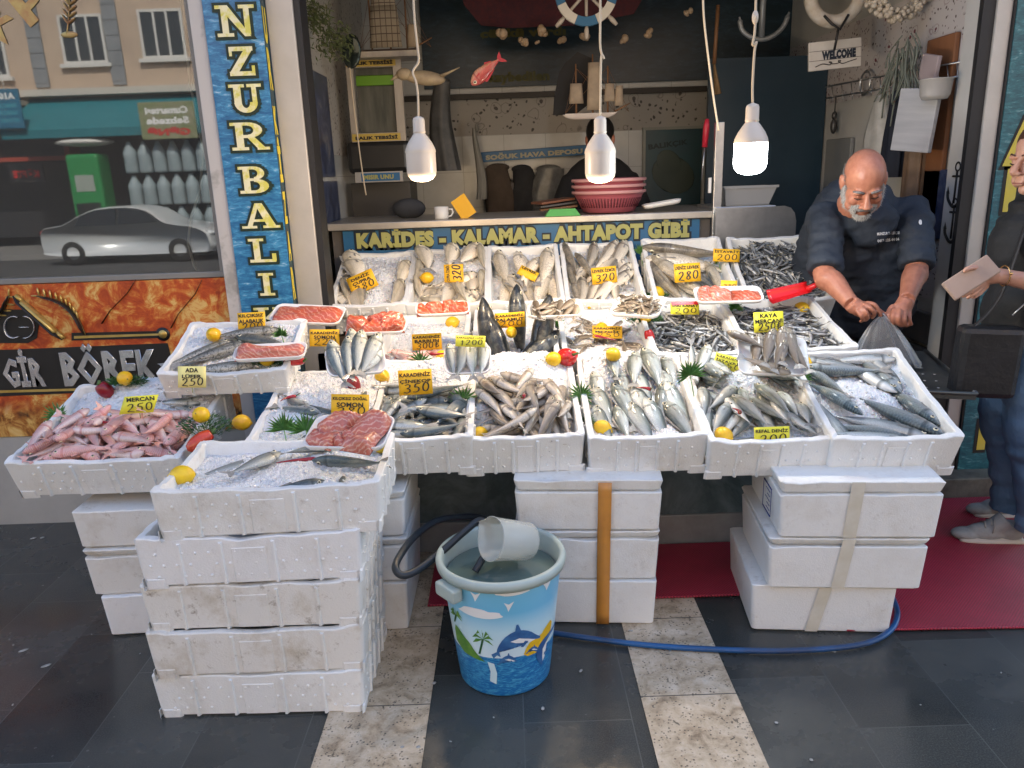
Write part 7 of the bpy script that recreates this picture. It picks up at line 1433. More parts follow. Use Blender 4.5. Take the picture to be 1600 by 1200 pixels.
# ---------------------------------------------------------------- people
from mathutils.bvhtree import BVHTree
SKINM = mat('weathered skin', (.47, .20, .125), .40, 0, (.37, .14, .085), 30, sss=.12, bump=.25, bs=190, bd=.002); SKINF = mat('fair skin', (.56, .32, .23), .45, 0, (.50, .25, .17), 14, sss=.12, bump=.05, bs=200, bd=.002)
def head_shapes(mb, M, nose=1.0, jaw=1.0, neck=.056):
    def E_(c, r, rot=IDM): mb.M = M; mb.ell(c, r, 20, 14, rot)
    E_((0, .012, .032), (.076, .096, .088)); E_((0, -.030, -.040), (.062 * jaw, .060, .074)); E_((0, -.060, -.100), (.030 * jaw, .026, .022)); E_((0, .0, -.06), (.058 * jaw, .06, .05))
    for s in (-1, 1):
        E_((s * .038, -.062, -.034), (.026, .024, .026)); E_((s * .030, -.079, .016), (.026, .014, .010), RY(s * .15)); E_((s * .031, -.0765, -.006), (.0145, .012, .010)); E_((s * .077, .012, -.012), (.010, .022, .033), RX(-.2)); E_((s * .083, .018, -.004), (.006, .02, .026)); E_((s * .0125 * nose, -.104, -.040), (.009 * nose, .010, .008)); E_((s * .048, -.045, -.07), (.02, .03, .03))
    mb.M = M; mb.tube([(0, -.080, .014), (0, -.096, -.006), (0, -.116 * (.9 + .1 * nose), -.034), (0, -.110, -.043)], [.010, .0105, .0135 * nose, .008], 12)
    E_((0, -.090, -.068), (.024, .009, .005)); E_((0, -.089, -.078), (.020, .010, .006)); E_((0, -.082, -.058), (.026, .012, .012))
    mb.tube([(0, .030, -.05), (0, .045, -.11), (0, .062, -.18)], [neck, neck * .98, neck * 1.15], 16); mb.M = IDM
def hair_cards(name, M, pts, m, parent, seed=0, l=.012, w_=.0012, dr=(0, -.3, -1), spread=.5):
    g = random.Random(seed); mb = MB()
    for p, nrm in pts:
        d = (Vector(dr) + nrm * .7 + Vector((g.uniform(-1, 1), g.uniform(-1, 1), g.uniform(-1, 1))) * spread).normalized() * l * g.uniform(.6, 1.2); s = d.cross(nrm).normalized() * w_; mb.add([p - s, p + s, p + d], [(0, 1, 2)], False)
    return mb.build(name, m, parent)
def finger(mb, pts, r): mb.tube(spline(pts, 4), [r * (1 - .22 * i / (4 * (len(pts) - 1))) for i in range(4 * (len(pts) - 1) + 1)], 10); mb.ell(pts[-1], r * .80, 8, 6)
def crumple(me, fn):
    nr = [v.normal.copy() for v in me.vertices]; co = [v.co.copy() for v in me.vertices]
    me.vertices.foreach_set('co', [x for q, n in zip(co, nr) for x in (q + n * fn(q))]); me.update()
def U(u, v, y): return at(u, v, y)
# --- the fishmonger
mn = empty('person', 'bald grey-bearded man in a dark navy work jacket tying a clear bag', 'person', T(1.5, 3.6, .1)); MM = T(-1.5, -3.6, -.1)
hc = U(1350, 283, 3.12); HM = T(hc) @ RZ(R(-13)) @ RY(R(-2)) @ RX(R(40))
sl, sr = U(1292, 338, 3.36), U(1428, 330, 3.36); el, er = U(1288, 425, 3.16), U(1432, 418, 3.20); wl, wr = U(1330, 474, 2.99), U(1417, 468, 3.0)
nb = U(1352, 322, 3.33)
mb = MB(); head_shapes(mb, HM, 1.25, 1.08, .062)
mb.tube([HM @ Vector((0, .05, -.12)), nb, nb + Vector((0, .10, -.14))], [.062, .07, .10], 14)
mb.tube(spline([nb + Vector((0, .1, -.14)), (1.52, 3.52, 1.12), (1.5, 3.6, .95)], 4), .11, 16)
for a, e, w_ in ((sl, el, wl), (sr, er, wr)):
    mb.tube(spline([a + Vector((0, .03, -.03)), a, e, e.lerp(w_, .35), w_], 6), [.045] * 8 + [.046] * 6 + [.048, .049, .049, .048, .046, .044, .041, .037, .034, .032, .031], 14)
# right hand (towards the stall)
mb.ell(U(1345, 483, 2.975), (.046, .030, .032), 14, 10, RY(.35)); mb.tube([wl, U(1338, 480, 2.985)], [.032, .034], 12)
for P, r in (([U(1354, 474, 2.97), U(1366, 476, 2.95), U(1373, 486, 2.945), U(1376, 493, 2.945)], .0105), ([U(1350, 476, 2.955), U(1361, 482, 2.93), U(1366, 490, 2.935), U(1363, 496, 2.95)], .0105), ([U(1345, 480, 2.945), U(1353, 488, 2.92), U(1356, 496, 2.93), U(1352, 500, 2.95)], .010), ([U(1338, 484, 2.945), U(1345, 493, 2.925), U(1348, 500, 2.935), U(1345, 502, 2.95)], .009), ([U(1348, 474, 2.99), U(1362, 478, 3.0), U(1373, 485, 2.985), U(1380, 490, 2.965)], .0115)): finger(mb, P, r)
# left hand, a loose fist
mb.ell(U(1408, 486, 2.985), (.040, .032, .044), 14, 10); mb.tube([wr, U(1412, 478, 2.995)], [.032, .035], 12)
for P, r in (([U(1398, 484, 2.955), U(1395, 494, 2.93), U(1397, 504, 2.935), U(1401, 506, 2.96)], .011), ([U(1406, 484, 2.945), U(1404, 496, 2.92), U(1406, 507, 2.93), U(1410, 508, 2.955)], .011), ([U(1414, 486, 2.95), U(1413, 498, 2.925), U(1415, 508, 2.935), U(1418, 508, 2.96)], .0105), ([U(1421, 489, 2.96), U(1421, 499, 2.94), U(1423, 506, 2.945), U(1424, 506, 2.965)], .0095), ([U(1396, 478, 2.985), U(1389, 487, 2.97), U(1389, 497, 2.95), U(1393, 502, 2.945)], .012)): finger(mb, P, r)
body = link('body', remeshed(mb, .0045, 3, .45), SKINM, mn, MM)
JK = mat('navy work cloth', (.019, .026, .038), .75, 0, (.028, .037, .052), 5, bump=.5, bs=22, bd=.012)
mb = MB()
mb.tube(spline([nb + Vector((0, .02, -.005)), (1.535, 3.44, 1.26), (1.525, 3.55, 1.10), (1.51, 3.60, .90), (1.50, 3.62, .74)], 5), [.085] + [.12, .15, .165, .175, .185] + [.19] * 10 + [.195] * 5, 20)
for P in ((U(1314, 350, 3.40), (.085, .09, .11)), (U(1402, 347, 3.40), (.085, .09, .11)), (U(1330, 385, 3.42), (.14, .12, .17)), (U(1392, 385, 3.42), (.14, .12, .17)), (U(1358, 420, 3.46), (.20, .14, .20)), (U(1358, 470, 3.5), (.21, .15, .2))): mb.ell(P[0], P[1], 18, 12)
for a, e in ((sl, el), (sr, er)):
    n = 9; d = e - a; P = [a + Vector((0, .04, .0)) - d * .02] + [a.lerp(e, t) for t in (.2, .45, .7, .92)]
    pp = spline(P, 4); mb.tube(pp, [.076 - .008 * i / len(pp) + .004 * math.sin(i * 1.7) for i in range(len(pp))], 16)
    k = a.lerp(e, .96); mb.tube([a.lerp(e, .80), a.lerp(e, .90), k + d.normalized() * .012], [.069, .073, .068], 16)
mb.tube(spline([nb + Vector((-.085, -.005, .0)), nb + Vector((-.055, .045, .035)), nb + Vector((.055, .045, .035)), nb + Vector((.085, -.005, .0)), nb + Vector((.05, -.065, -.035)), nb + Vector((0, -.085, -.055)), nb + Vector((-.05, -.065, -.035)), nb + Vector((-.085, -.005, 0))], 4), .018, 8)
for s_ in (-1, 1): mb.ell(nb + Vector((s_ * .05, -.035, -.055)), (.075, .055, .075), 14, 10)
mb.ell(nb + Vector((0, -.055, -.085)), (.085, .045, .085), 14, 10)
jm_ = remeshed(mb, .008, 5, .5)
from mathutils import noise as NZ
crumple(jm_, lambda q: .008 * NZ.noise(Vector((q.x * 9, q.y * 9, q.z * 16))) + .006 * NZ.noise(Vector((q.x * 24 + q.z * 18, q.y * 20, q.z * 34 - q.x * 14))))
jk = link('jacket', jm_, JK, mn, MM)
mb = MB()
for s in (-1, 1): mb.tube(spline([(1.5 + s * .09, 3.62, .95), (1.5 + s * .10, 3.60, .55), (1.5 + s * .11, 3.62, .19)], 5), [.125] * 4 + [.10] * 4 + [.085] * 3, 14); mb.ell((1.5 + s * .11, 3.57, .145), (.05, .13, .045), 14, 10)
link('trousers', remeshed(mb, .012, 4), mat('black trousers', (.012, .012, .014), .8), mn, MM)
# lettering printed on the chest, laid on the cloth
bv = BVHTree.FromPolygons([v_.co for v_ in jm_.vertices], [p.vertices[:] for p in jm_.polygons])
def on_cloth(s, u, v, wpx, hpx, rot, m, name='printed_lettering'):
    me = text_fit(s, wpx, hpx, .04)
    for q in me.vertices:
        x, y = q.co.x, -q.co.y; uu = u + x * math.cos(rot) - y * math.sin(rot); vv = v + x * math.sin(rot) + y * math.cos(rot); d = (at(uu, vv, 3.3) - CAM).normalized(); h = bv.ray_cast(CAM, d)
        q.co = (h[0] - d * .0025) if h[0] is not None else at(uu, vv, 3.3)
    return link(name, me, m, mn, MM)
on_cloth('MUNZUR BALIKÇISI', 1388, 365, 35, 5.5, -.06, WHITE); on_cloth('0412 225 44 04', 1388, 375, 34, 4.6, -.09, WHITE)
on_cloth('e', 1438, 347, 5, 8, 0, WHITE, 'sleeve_logo')
# beard, moustache, brows, side hair
bm_ = MB(); bm_.M = HM
bm_.ell((0, -.034, -.064), (.065, .060, .056), 20, 14); bm_.ell((0, -.064, -.105), (.036, .032, .030), 16, 10)
for s in (-1, 1): bm_.tube([(s * .066, .0, -.01), (s * .067, -.012, -.045), (s * .050, -.045, -.085)], [.012, .016, .02], 10)
br = remeshed(bm_, .005, 3)
GREY = mat('grey beard', (.30, .285, .27), .8, 0, (.20, .19, .18), 60, bump=.6, bs=260); DGR = mat('dark grey hair', (.10, .09, .085), .7, 0, (.25, .23, .22), 80)
bd = link('beard', br, GREY, mn, MM); Hi = HM.inverted(); bmm = bmesh.new(); bmm.from_mesh(br)
bmesh.ops.delete(bmm, geom=[f for f in bmm.faces if (lambda c: c.z > -.046 + .5 * abs(c.x) * 1.0 - (.0) and c.y < -.02 or (abs(c.x) < .028 and -.094 < c.z < -.060 and c.y < -.05))(Hi @ f.calc_center_median())], context='FACES'); bmm.to_mesh(br); bmm.free()
pts = [(p.center.copy(), p.normal.copy()) for p in br.polygons if rng.random() < .8]
hair_cards('beard_hair', HM, pts, mat('white beard hair', (.40, .385, .36), .7), bd, 3, .012, .0011, tuple((HM.to_3x3() @ Vector((0, -.3, -1)))))
mb = MB(); mb.M = HM; mb.tube(spline([(-.034, -.080, -.076), (-.020, -.094, -.062), (0, -.099, -.057), (.020, -.094, -.062), (.034, -.080, -.076)], 4), [.006] * 4 + [.009] * 9 + [.006] * 4, 8); mb.build('moustache', DGR, mn, MM)
for s in (-1, 1): mb = MB(); mb.M = HM; mb.tube([(s * .012, -.091, .018), (s * .032, -.092, .026), (s * .052, -.078, .020)], [.004, .0055, .003], 8); mb.build('eyebrow', DGR, mn, MM); mb = MB(); mb.M = HM; mb.tube([(s * .018, -.0885, -.010), (s * .031, -.0905, -.013), (s * .045, -.0845, -.009)], [.0015, .0022, .0015], 6); mb.build('eyelid_line', mat('lash dark', (.03, .018, .015), .6) if s < 0 else bpy.data.materials['lash dark'], mn, MM)
g = random.Random(4); pts = []
for _ in range(900):
    s = g.choice((-1, 1)); y = g.uniform(-.02, .09); z = g.uniform(-.03, .045); x = .077 * math.sqrt(max(.02, 1 - ((y - .012) / .098) ** 2 - ((z - .032) / .095) ** 2)); n_ = Vector((s, .2, 0)); pts.append((HM @ Vector((s * x, y, z)), (HM.to_3x3() @ n_).normalized()))
hair_cards('side_hair', HM, pts, DGR, mn, 6, .008, .0009, tuple(HM.to_3x3() @ Vector((0, .4, -1)))).matrix_local = MM
# the clear bag
g = random.Random(2); tp_ = U(1378, 494, 2.945); mb = MB(); n = 44
def bagf(a, b):
    th = 2 * PI * a; rr = .010 + .125 * b ** .75; fold = 1 + .13 * math.sin(9 * th + 2) * (1 - .4 * b) + .06 * math.sin(17 * th); c = tp_ + Vector((.045 * b, .02 * b, 0)); return (c.x + rr * math.cos(th) * fold, c.y + rr * .45 * math.sin(th) * fold, tp_.z - .205 * b + .012 * math.sin(5 * th) * b)
mb.grid(n, 14, bagf); mb.tube([tp_ + Vector((-.004, 0, -.004)), tp_ + Vector((0, -.005, .012)), U(1391, 502, 2.945)], [.006, .004, .003], 6)
bag = NT('clear bag film'); bag.p(Base_Color=(.80, .83, .85), Roughness=.14, Alpha=bag.math('MULTIPLY_ADD', bag.n('LayerWeight', i_Blend=.55).outputs['Facing'], .50, .12), Specular_IOR_Level=.9); thing('plastic_bag', mb, bag.m, 'clear plastic bag gathered between the hands of the man', 'bag')
# --- the customer at the side
wo = empty('person', 'woman customer in a black T-shirt and jeans holding a beige wallet', 'person', T(2.05, 2.78, 0)); WM = T(-2.05, -2.78, 0)
hc = Vector((U(1575, 252, 2.80).x + .118, 2.80, U(1590, 250, 2.80).z + .008)); HM = T(hc) @ RZ(R(-80)) @ RX(R(9))
mb = MB(); head_shapes(mb, HM, .95, .92, .048)
nk = hc + Vector((.085, .0, -.17)); mb.tube(spline([hc + Vector((.045, 0, -.10)), nk, (1.95, 2.79, 1.1), (1.95, 2.79, .85)], 4), [.05, .05, .05, .055] + [.09] * 9, 14)
sh_ = nk + Vector((.03, -.16, -.045)); elb = Vector((2.12, 2.56, 1.02)); wri = U(1562, 431, 2.58)
mb.tube(spline([sh_, elb, wri], 8), [.05] * 5 + [.045] * 5 + [.042, .040, .036, .033, .030, .027, .026], 14)
mb.ell(U(1548, 430, 2.575), (.048, .022, .030), 14, 10, RY(.15)); mb.tube([wri, U(1552, 431, 2.575)], [.026, .028], 12)
for P, r in (([U(1540, 420, 2.57), U(1526, 418, 2.55), U(1512, 420, 2.535), U(1508, 423, 2.535)], .0105), ([U(1536, 436, 2.565), U(1520, 444, 2.55), U(1508, 452, 2.545), U(1500, 458, 2.55)], .009), ([U(1538, 440, 2.57), U(1524, 450, 2.555), U(1512, 459, 2.55), U(1505, 463, 2.555)], .009), ([U(1540, 443, 2.575), U(1528, 455, 2.565), U(1518, 462, 2.56), U(1512, 465, 2.565)], .0085), ([U(1543, 446, 2.585), U(1534, 456, 2.58), U(1525, 463, 2.575), U(1520, 465, 2.575)], .008)): finger(mb, P, r)
link('body', remeshed(mb, .0045, 3, .45), SKINF, wo, WM)
TSH = mat('black T-shirt', (.011, .012, .013), .8, 0, (.018, .019, .021), 6, bump=.4, bs=26, bd=.01)
mb = MB(); mb.M = T(-.115, 0, 0)
mb.tube(spline([(2.02, 2.79, 1.34), (2.03, 2.79, 1.22), (2.03, 2.79, 1.05), (2.05, 2.79, .88), (2.05, 2.79, .80)], 5), [.10] * 3 + [.135] * 9 + [.15] * 9, 18); mb.ell((2.00, 2.79, 1.17), (.13, .15, .13), 16, 12); mb.ell((2.01, 2.78, .94), (.135, .16, .16), 16, 12)
mb.M = IDM; mb.tube(spline([sh_ + Vector((-.02, .05, .02)), sh_, sh_.lerp(elb, .55)], 5), [.07] * 6 + [.066] * 5, 14); mb.ell((1.95, 2.79, 1.33), (.10, .17, .05), 14, 10)
tm = remeshed(mb, .008, 5)
crumple(tm, lambda q: .007 * NZ.noise(Vector((q.x * 12, q.y * 12, q.z * 20))))
link('t_shirt', tm, TSH, wo, WM)
DEN = mat('blue denim', (.075, .145, .25), .8, 0, (.14, .24, .37), 7, bump=.5, bs=30, bd=.008); 
mb = MB(); mb.M = T(-.10, 0, 0); mb.ell((2.05, 2.79, .80), (.145, .17, .12), 16, 12)
for y0, x0, xf in ((2.69, 2.03, 2.00), (2.88, 2.05, 2.02)): mb.tube(spline([(2.04, y0 + .01, .82), (x0 - .01, y0, .60), (x0 + .03, y0, .40), (xf + .10, y0, .22), (xf + .115, y0, .10)], 5), [.115] * 5 + [.098] * 5 + [.085] * 5 + [.080] * 5 + [.088], 16)
dm = remeshed(mb, .008, 4)
crumple(dm, lambda q: .009 * NZ.noise(Vector((q.x * 10, q.y * 10, q.z * 26))) * (1.4 - q.z))
link('jeans', dm, DEN, wo, WM)
GSH = mat('grey canvas', (.30, .32, .32), .75, 0, (.23, .245, .245), 30, bump=.3, bs=200); SOLE = mat('off-white sole', (.50, .46, .40), .6); LACE = mat('pale lace', (.32, .32, .30), .7)
for (u, v, yy, rz) in ((1484, 834, 0, R(-10)), (1508, 797, 0, R(-6))):
    tip = atz(u, v, .03); mb = MB()
    def sole(a, b): x = .285 * a; wd = .048 * (math.sin(PI * min(1, a * 1.0 + .0)) ** .35 if 0 < a < 1 else 0) * (1 - .18 * math.exp(-((a - .62) / .2) ** 2)); th = 2 * PI * b; return (x, wd * math.cos(th), .016 + .016 * math.sin(th) + .006 * (1 - a) ** 4)
    M_ = WM @ T(tip.x, tip.y, .0) @ RZ(rz)
    mb.M = T(0, 0, .006); mb.tube(spline([(.03, 0, .012), (.10, 0, .012), (.20, 0, .012), (.265, 0, .012)], 4), [.034, .040, .044, .046, .047, .047, .045, .043, .041, .040, .040, .038, .034], 18, True, .38); so = mb.build('shoe_sole', SOLE, wo, M_)
    mb = MB(); mb.ell((.06, 0, .035), (.058, .040, .026), 16, 10); mb.ell((.13, 0, .045), (.075, .041, .038), 16, 10); mb.ell((.22, 0, .055), (.055, .038, .045), 16, 10); mb.tube([(.15, 0, .06), (.20, 0, .10)], [.036, .040], 12); o = link('shoe', remeshed(mb, .005, 4), GSH, so)
    mb = MB()
    for k in range(4): x = .095 + .022 * k; mb.tube([(x, -.026, .066 + .010 * k), (x + .006, 0, .079 + .012 * k), (x, .026, .066 + .010 * k)], .003, 6)
    mb.tube([(.15, -.01, .112), (.145, -.04, .085), (.14, -.043, .06)], .0028, 5); mb.build('lace', LACE, so)
HAIR = mat('brown hair', (.085, .035, .020), .45, 0, (.045, .018, .010), 60, stretch=(1, 1, .2), bump=.4, bs=150)
mb = MB(); mb.M = HM; mb.ell((0, .020, .045), (.082, .098, .088), 20, 14); mb.ell((0, .09, .01), (.05, .05, .055), 14, 10); 
hm = remeshed(mb, .006, 2); Hi = HM.inverted(); bmm = bmesh.new(); bmm.from_mesh(hm); bmesh.ops.delete(bmm, geom=[f for f in bmm.faces if (lambda c: c.y < -.084 + .05 * (1 - min(1, max(0, (c.z - .02) / .07))) and c.z < .072 or (c.z < .0 and c.y < .03))(Hi @ f.calc_center_median())], context='FACES'); bmm.to_mesh(hm); bmm.free(); link('hair', hm, HAIR, wo, WM)
for s in (-1, 1):
    mb = MB(); mb.M = HM; mb.tube([(s * .014, -.093, .020), (s * .032, -.092, .027), (s * .050, -.080, .022)], [.002, .0034, .002], 6); mb.build('eyebrow', HAIR, wo, WM); mb = MB(); mb.M = HM; mb.tube([(s * .018, -.0885, -.008), (s * .031, -.0905, -.010), (s * .046, -.085, -.006)], [.0015, .0025, .0018], 6); mb.build('eyelid_line', bpy.data.materials['lash dark'], wo, WM)
mb = MB(); mb.M = HM; mb.tube([(-.02, -.0975, -.073), (0, -.1005, -.0725), (.02, -.0975, -.073)], .0016, 6); mb.build('lip_line', mat('lip', (.30, .09, .08), .5), wo, WM)
mb = MB(); a = U(1569, 431, 2.58); n = 20; mb.tube([(a.x, a.y + .032 * math.cos(2 * PI * i / n), a.z + .034 * math.sin(2 * PI * i / n)) for i in range(n + 1)], .0022, 6); mb.ell((a.x, a.y - .034, a.z + .012), .006, 8, 6); thing('bracelet', mb, mat('gold', (.75, .45, .18), .25, .9), 'thin gold bracelet on the wrist of the customer', 'bracelet')
a, b = U(1484, 457, 2.535), U(1550, 411, 2.55); mb = MB(); L = (b - a).length; mb.box(-L / 2, L / 2, -.010, -.002, -.036, .036, .004); mb.box(-L / 2, L / 2, .002, .010, -.036, .036, .004); mb.mi = 1; mb.box(-L / 2 + .004, L / 2 - .004, -.0018, .0018, -.033, .033)
thing('wallet', mb, [mat('beige leather', (.42, .30, .23), .45, 0, (.36, .25, .19), 14), mat('dark zip', (.05, .04, .045), .4)], 'beige zip wallet held by the customer', 'wallet', T((a + b) / 2) @ RY(-math.atan2(b.z - a.z, b.x - a.x)) @ RX(R(-28)))
# shoulder bag
e = empty('shoulder_bag', 'black leather shoulder bag hanging before the customer\'s hip', 'bag', T(1.70, 2.66, .80))
mb = MB(); mb.box(-.105, .105, -.045, .045, -.145, .115, .022); o = mb.build('bag_body', mat('black leather', (.012, .013, .015), .38, 0, (.02, .021, .024), 9, bump=.5, bs=18, bd=.01), e, RZ(-.15) @ RY(.04))
mb = MB(); mb.tube(spline([(-.07, 0, .10), (.02, .0, .22), (.10, .04, .45), (.20, .12, .60)], 5), .012, 6, flat=.3); mb.build('strap', RUBBER, e); mb = MB(); mb.tube([(.04, -.05, .16), (.075, -.052, .20), (.085, -.052, .16)], .003, 5); mb.build('buckle', STEEL, e)
# --- the worker behind the counter, seen from behind
wk = empty('person', 'worker in black seen from behind beyond the pink basins', 'person', T(.62, 4.85, .1)); KM = T(-.62, -4.85, -.1)
hc = U(938, 218, 4.8); HM = T(hc) @ RZ(PI * .93) @ RX(.25)
mb = MB(); head_shapes(mb, HM); mb.tube([hc + Vector((0, 0, -.1)), hc + Vector((0, .02, -.5)), hc + Vector((0, .02, -.75))], [.05, .1, .1], 12); link('body', remeshed(mb, .008, 3), SKINM, wk, KM)
mb = MB(); mb.M = HM; mb.ell((0, .024, .040), (.084, .100, .092), 18, 12); mb.ell((0, .05, -.02), (.07, .06, .06), 14, 10); mb.build('hair', mat('black hair', (.012, .010, .009), .5), wk, KM)
mb = MB(); mb.ell(hc + Vector((.0, .04, -.34)), (.25, .13, .26), 18, 12); mb.ell(hc + Vector((.0, .05, -.62)), (.21, .14, .3), 18, 12)
for s in (-1, 1): mb.tube(spline([hc + Vector((s * .17, .03, -.22)), hc + Vector((s * .24, -.02, -.38)), hc + Vector((s * .27, -.06, -.50))], 4), .062, 12)
link('sweater', remeshed(mb, .012, 5), mat('black knit', (.012, .012, .013), .85), wk, KM)
mb = MB(); mb.tube([hc + Vector((.262, -.05, -.46)), hc + Vector((.272, -.062, -.51))], [.066, .064], 14); mb.build('cuff', mat('grey cuff', (.30, .28, .26), .7), wk, KM)
mb = MB()
for s in (-1, 1): mb.tube([hc + Vector((s * .09, .05, -.75)), (hc.x + s * .1, 4.85, .1)], [.11, .08], 12)
mb.build('trousers', bpy.data.materials['black trousers'], wk, KM)
# ---------------------------------------------------------------- the far side of the street, mirrored in the bakery window
YO = -17.0
ap = empty('apartment_block', 'plastered apartment block across the street with grey quoins', 'building', T(-8, YO, -.3)); AM = T(8, -YO, .3)
REND = mat('warm render', (.50, .38, .28), .85, 0, (.43, .32, .24), 1.2); QUO = mat('grey quoin', (.24, .25, .26), .85, 0, (.18, .19, .20), 3); WFR = mat('white window frame', (.62, .60, .56), .5); GLS = mat('dark window glass', (.03, .035, .04), .08); SHPD = mat('dark shop inside', (.02, .02, .022), .6)
mb = MB(); mb.box(-34, 14, YO - 9, YO, 3.6, 13); mb.build('wall', REND, ap, AM)
mb = MB(); mb.box(-34, 14, YO - 9, YO - 1.2, 0, 3.6); mb.build('shop_floor_wall', SHPD, ap, AM)
for x in (-16.6, -13.1, -10.9, -7.6, -3.6):
    mb = MB(); mb.box(x - .19, x + .19, YO - .01, YO + .06, 4.25, 13)
    for k in range(22): mb.box(x - .20, x + .20, YO + .0605, YO + .075, 4.36 + .4 * k, 4.36 + .4 * k + .36)
    mb.build('quoin', QUO, ap, AM)
for x, z in ((-9.5, 5.55), (-11.75, 5.48), (-9.5, 8.4), (-11.75, 8.4), (-6.2, 5.6), (-2, 5.6), (-14.6, 5.2)):
    mb = MB()
    for a, b, c_, d in ((-.62, -.55, -.64, .64), (.55, .62, -.64, .64), (-.55, .55, .57, .64), (-.55, .55, -.64, -.57), (-.21, -.15, -.57, .57), (.15, .21, -.57, .57)): mb.box(x + a, x + b, YO + .002, YO + .07, z + c_, z + d)
    mb.box(x - .72, x + .72, YO + .003, YO + .14, z - .74, z - .641); o = mb.build('window_frame', WFR, ap, AM); mb = MB(); mb.box(x - .55, x + .55, YO + .003, YO + .03, z - .57, z + .57); mb.build('window_glass', GLS, o)
mb = MB(); mb.box(-20, 2, YO + .001, YO + .4, 3.98, 4.16); mb.build('cornice', mat('pale cornice', (.52, .48, .42), .7), ap, AM)
# balcony at the end of the block
mb = MB(); mb.box(-18.5, -13.5, YO + .001, YO + 1.1, 3.75, 3.88); b_ = mb.build('balcony', REND, ap, AM); mb = MB()
for k in range(30): x = -18.4 + .165 * k; mb.tube([(x, YO + 1.05, 3.88), (x, YO + 1.05, 4.55)], .012, 4)
mb.tube([(-18.5, YO + 1.05, 4.55), (-13.6, YO + 1.05, 4.55)], .025, 6); mb.build('railing', WFR, b_)
mb = MB(); mb.add([(-13.6, YO + .02, 3.95), (-3, YO + .02, 3.95), (-3, YO + 1.6, 3.0), (-13.6, YO + 1.6, 3.0), (-3, YO + 1.6, 2.78), (-13.6, YO + 1.6, 2.78), (-13.6, YO + .02, 3.9), (-3, YO + .02, 3.9)], [(3, 2, 1, 0), (5, 4, 2, 3), (6, 7, 4, 5), (0, 6, 5, 3), (1, 2, 4, 7)], False)
thing('awning', mb, mat('teal awning cloth', (.012, .16, .19), .6, 0, (.010, .13, .16), 2), 'teal shop awning across the street', 'awning')
def board(name, x, y, z, w_, h_, m, label, cat, th=.06): mb = MB(); mb.box(-w_ / 2, w_ / 2, -th, 0, -h_ / 2, h_ / 2, .01); o = mb.build(name, m); o.matrix_world = T(x, y, z) @ RZ(PI); tag(o, label, cat); return o
def sign_words(o, s, z, w_, h_, m, th=.061): link('lettering', text_fit(s, w_, h_, .06), m, o, T(0, -th, z) @ RX(PI / 2))
o = board('shop_sign', -13.2, YO + 1.7, 3.55, .72, 1.0, mat('blue lightbox', (.02, .13, .22), .4), 'blue shop signboard at the end of the awning across the street', 'sign'); sign_words(o, 'A101', .32, .5, .17, WHITE)
for k, s in enumerate(('HARCA', 'HARCA', 'BİTMEZ')): sign_words(o, s, .08 - .18 * k, .5, .12, mat('pale sign blue', (.05, .28, .36), .5) if k == 0 else bpy.data.materials['pale sign blue'])
o = board('vinyl_poster', -9.0, YO + 1.72, 3.12, 1.5, .95, mat('greenish print', (.16, .20, .08), .5, 0, (.30, .27, .18), 4), 'vegetable poster hung on the awning across the street', 'poster', .02)
for s, z, h_, m in (('Cumartesi', .26, .19, WHITE), ('Sebzede', .0, .19, WHITE), ('GÜNÜ', -.28, .22, RED)): sign_words(o, s, z, 1.15, h_, m, .022)
# cash machine
e = empty('cash_machine', 'green cash machine across the street', 'cash machine', T(-11.6, YO + 1.2, -.28) @ RZ(PI) @ SC(1, 1, 1.25)); mb = MB(); mb.box(-.45, .45, -.35, .35, 0, 2.1, .08); mb.build('cabinet', mat('green cabinet', (.02, .22, .06), .35), e); mb = MB(); mb.box(-.26, .26, -.36, -.352, 1.3, 1.65); mb.build('screen', mat('grey screen', (.30, .34, .30), .3), e); mb = MB(); mb.box(-.33, .33, -.37, -.353, .55, 1.05); mb.build('keypad_bay', DARKM, e)
mb = MB(); mb.ell((0, 0, 2.35), (.8, .5, .09), 20, 8); mb.build('canopy', WFR, e)
# water bottles piled in film
BOT = mat('bottle plastic', (.30, .36, .38), .15, 0, (.22, .28, .30), 4); bm0 = MB(); bm0.lathe([(.001, 0), (.15, .01), (.155, .05), (.15, .3), (.155, .33), (.155, .40), (.06, .55), (.05, .60), (.001, .61)], 14); bme = bm0.mesh('bottle'); bme.materials.append(BOT)
for r_ in range(3):
    for k in range(6):
        o = bpy.data.objects.new('water_bottle', bme); C.objects.link(o); o.location = (-10.35 + .40 * k, YO + 1.3, .02 + .88 * r_); o.scale = (1.2, 1.2, 1.4); tag(o, 'large water bottle in the piles under the awning across the street', 'bottle', 'bottles piled across the street')
mb = MB(); mb.box(-10.7, -8.0, YO + 1.0, YO + 1.6, -.28, .01); thing('pallet', mb, mat('grey pallet', (.25, .24, .22), .8), 'pallet under the water bottles across the street', 'pallet')
o = board('shop_sign', -13.7, YO + .6, 1.9, 1.0, .5, mat('black shop sign', (.02, .018, .018), .4), 'black signboard with red letters in the red shop front across the street', 'sign'); sign_words(o, 'KÖFTE', 0, .75, .25, RED)
mb = MB(); mb.box(-12.75, -12.6, YO - .4, YO + .2, -.28, 3.3); mb.box(-19, -12.75, YO - .2, YO + .1, 2.25, 2.37); thing('shop_portal', mb, mat('red shop frame', (.35, .06, .035), .5), 'red frame of the neighbouring shop across the street', 'shop front')
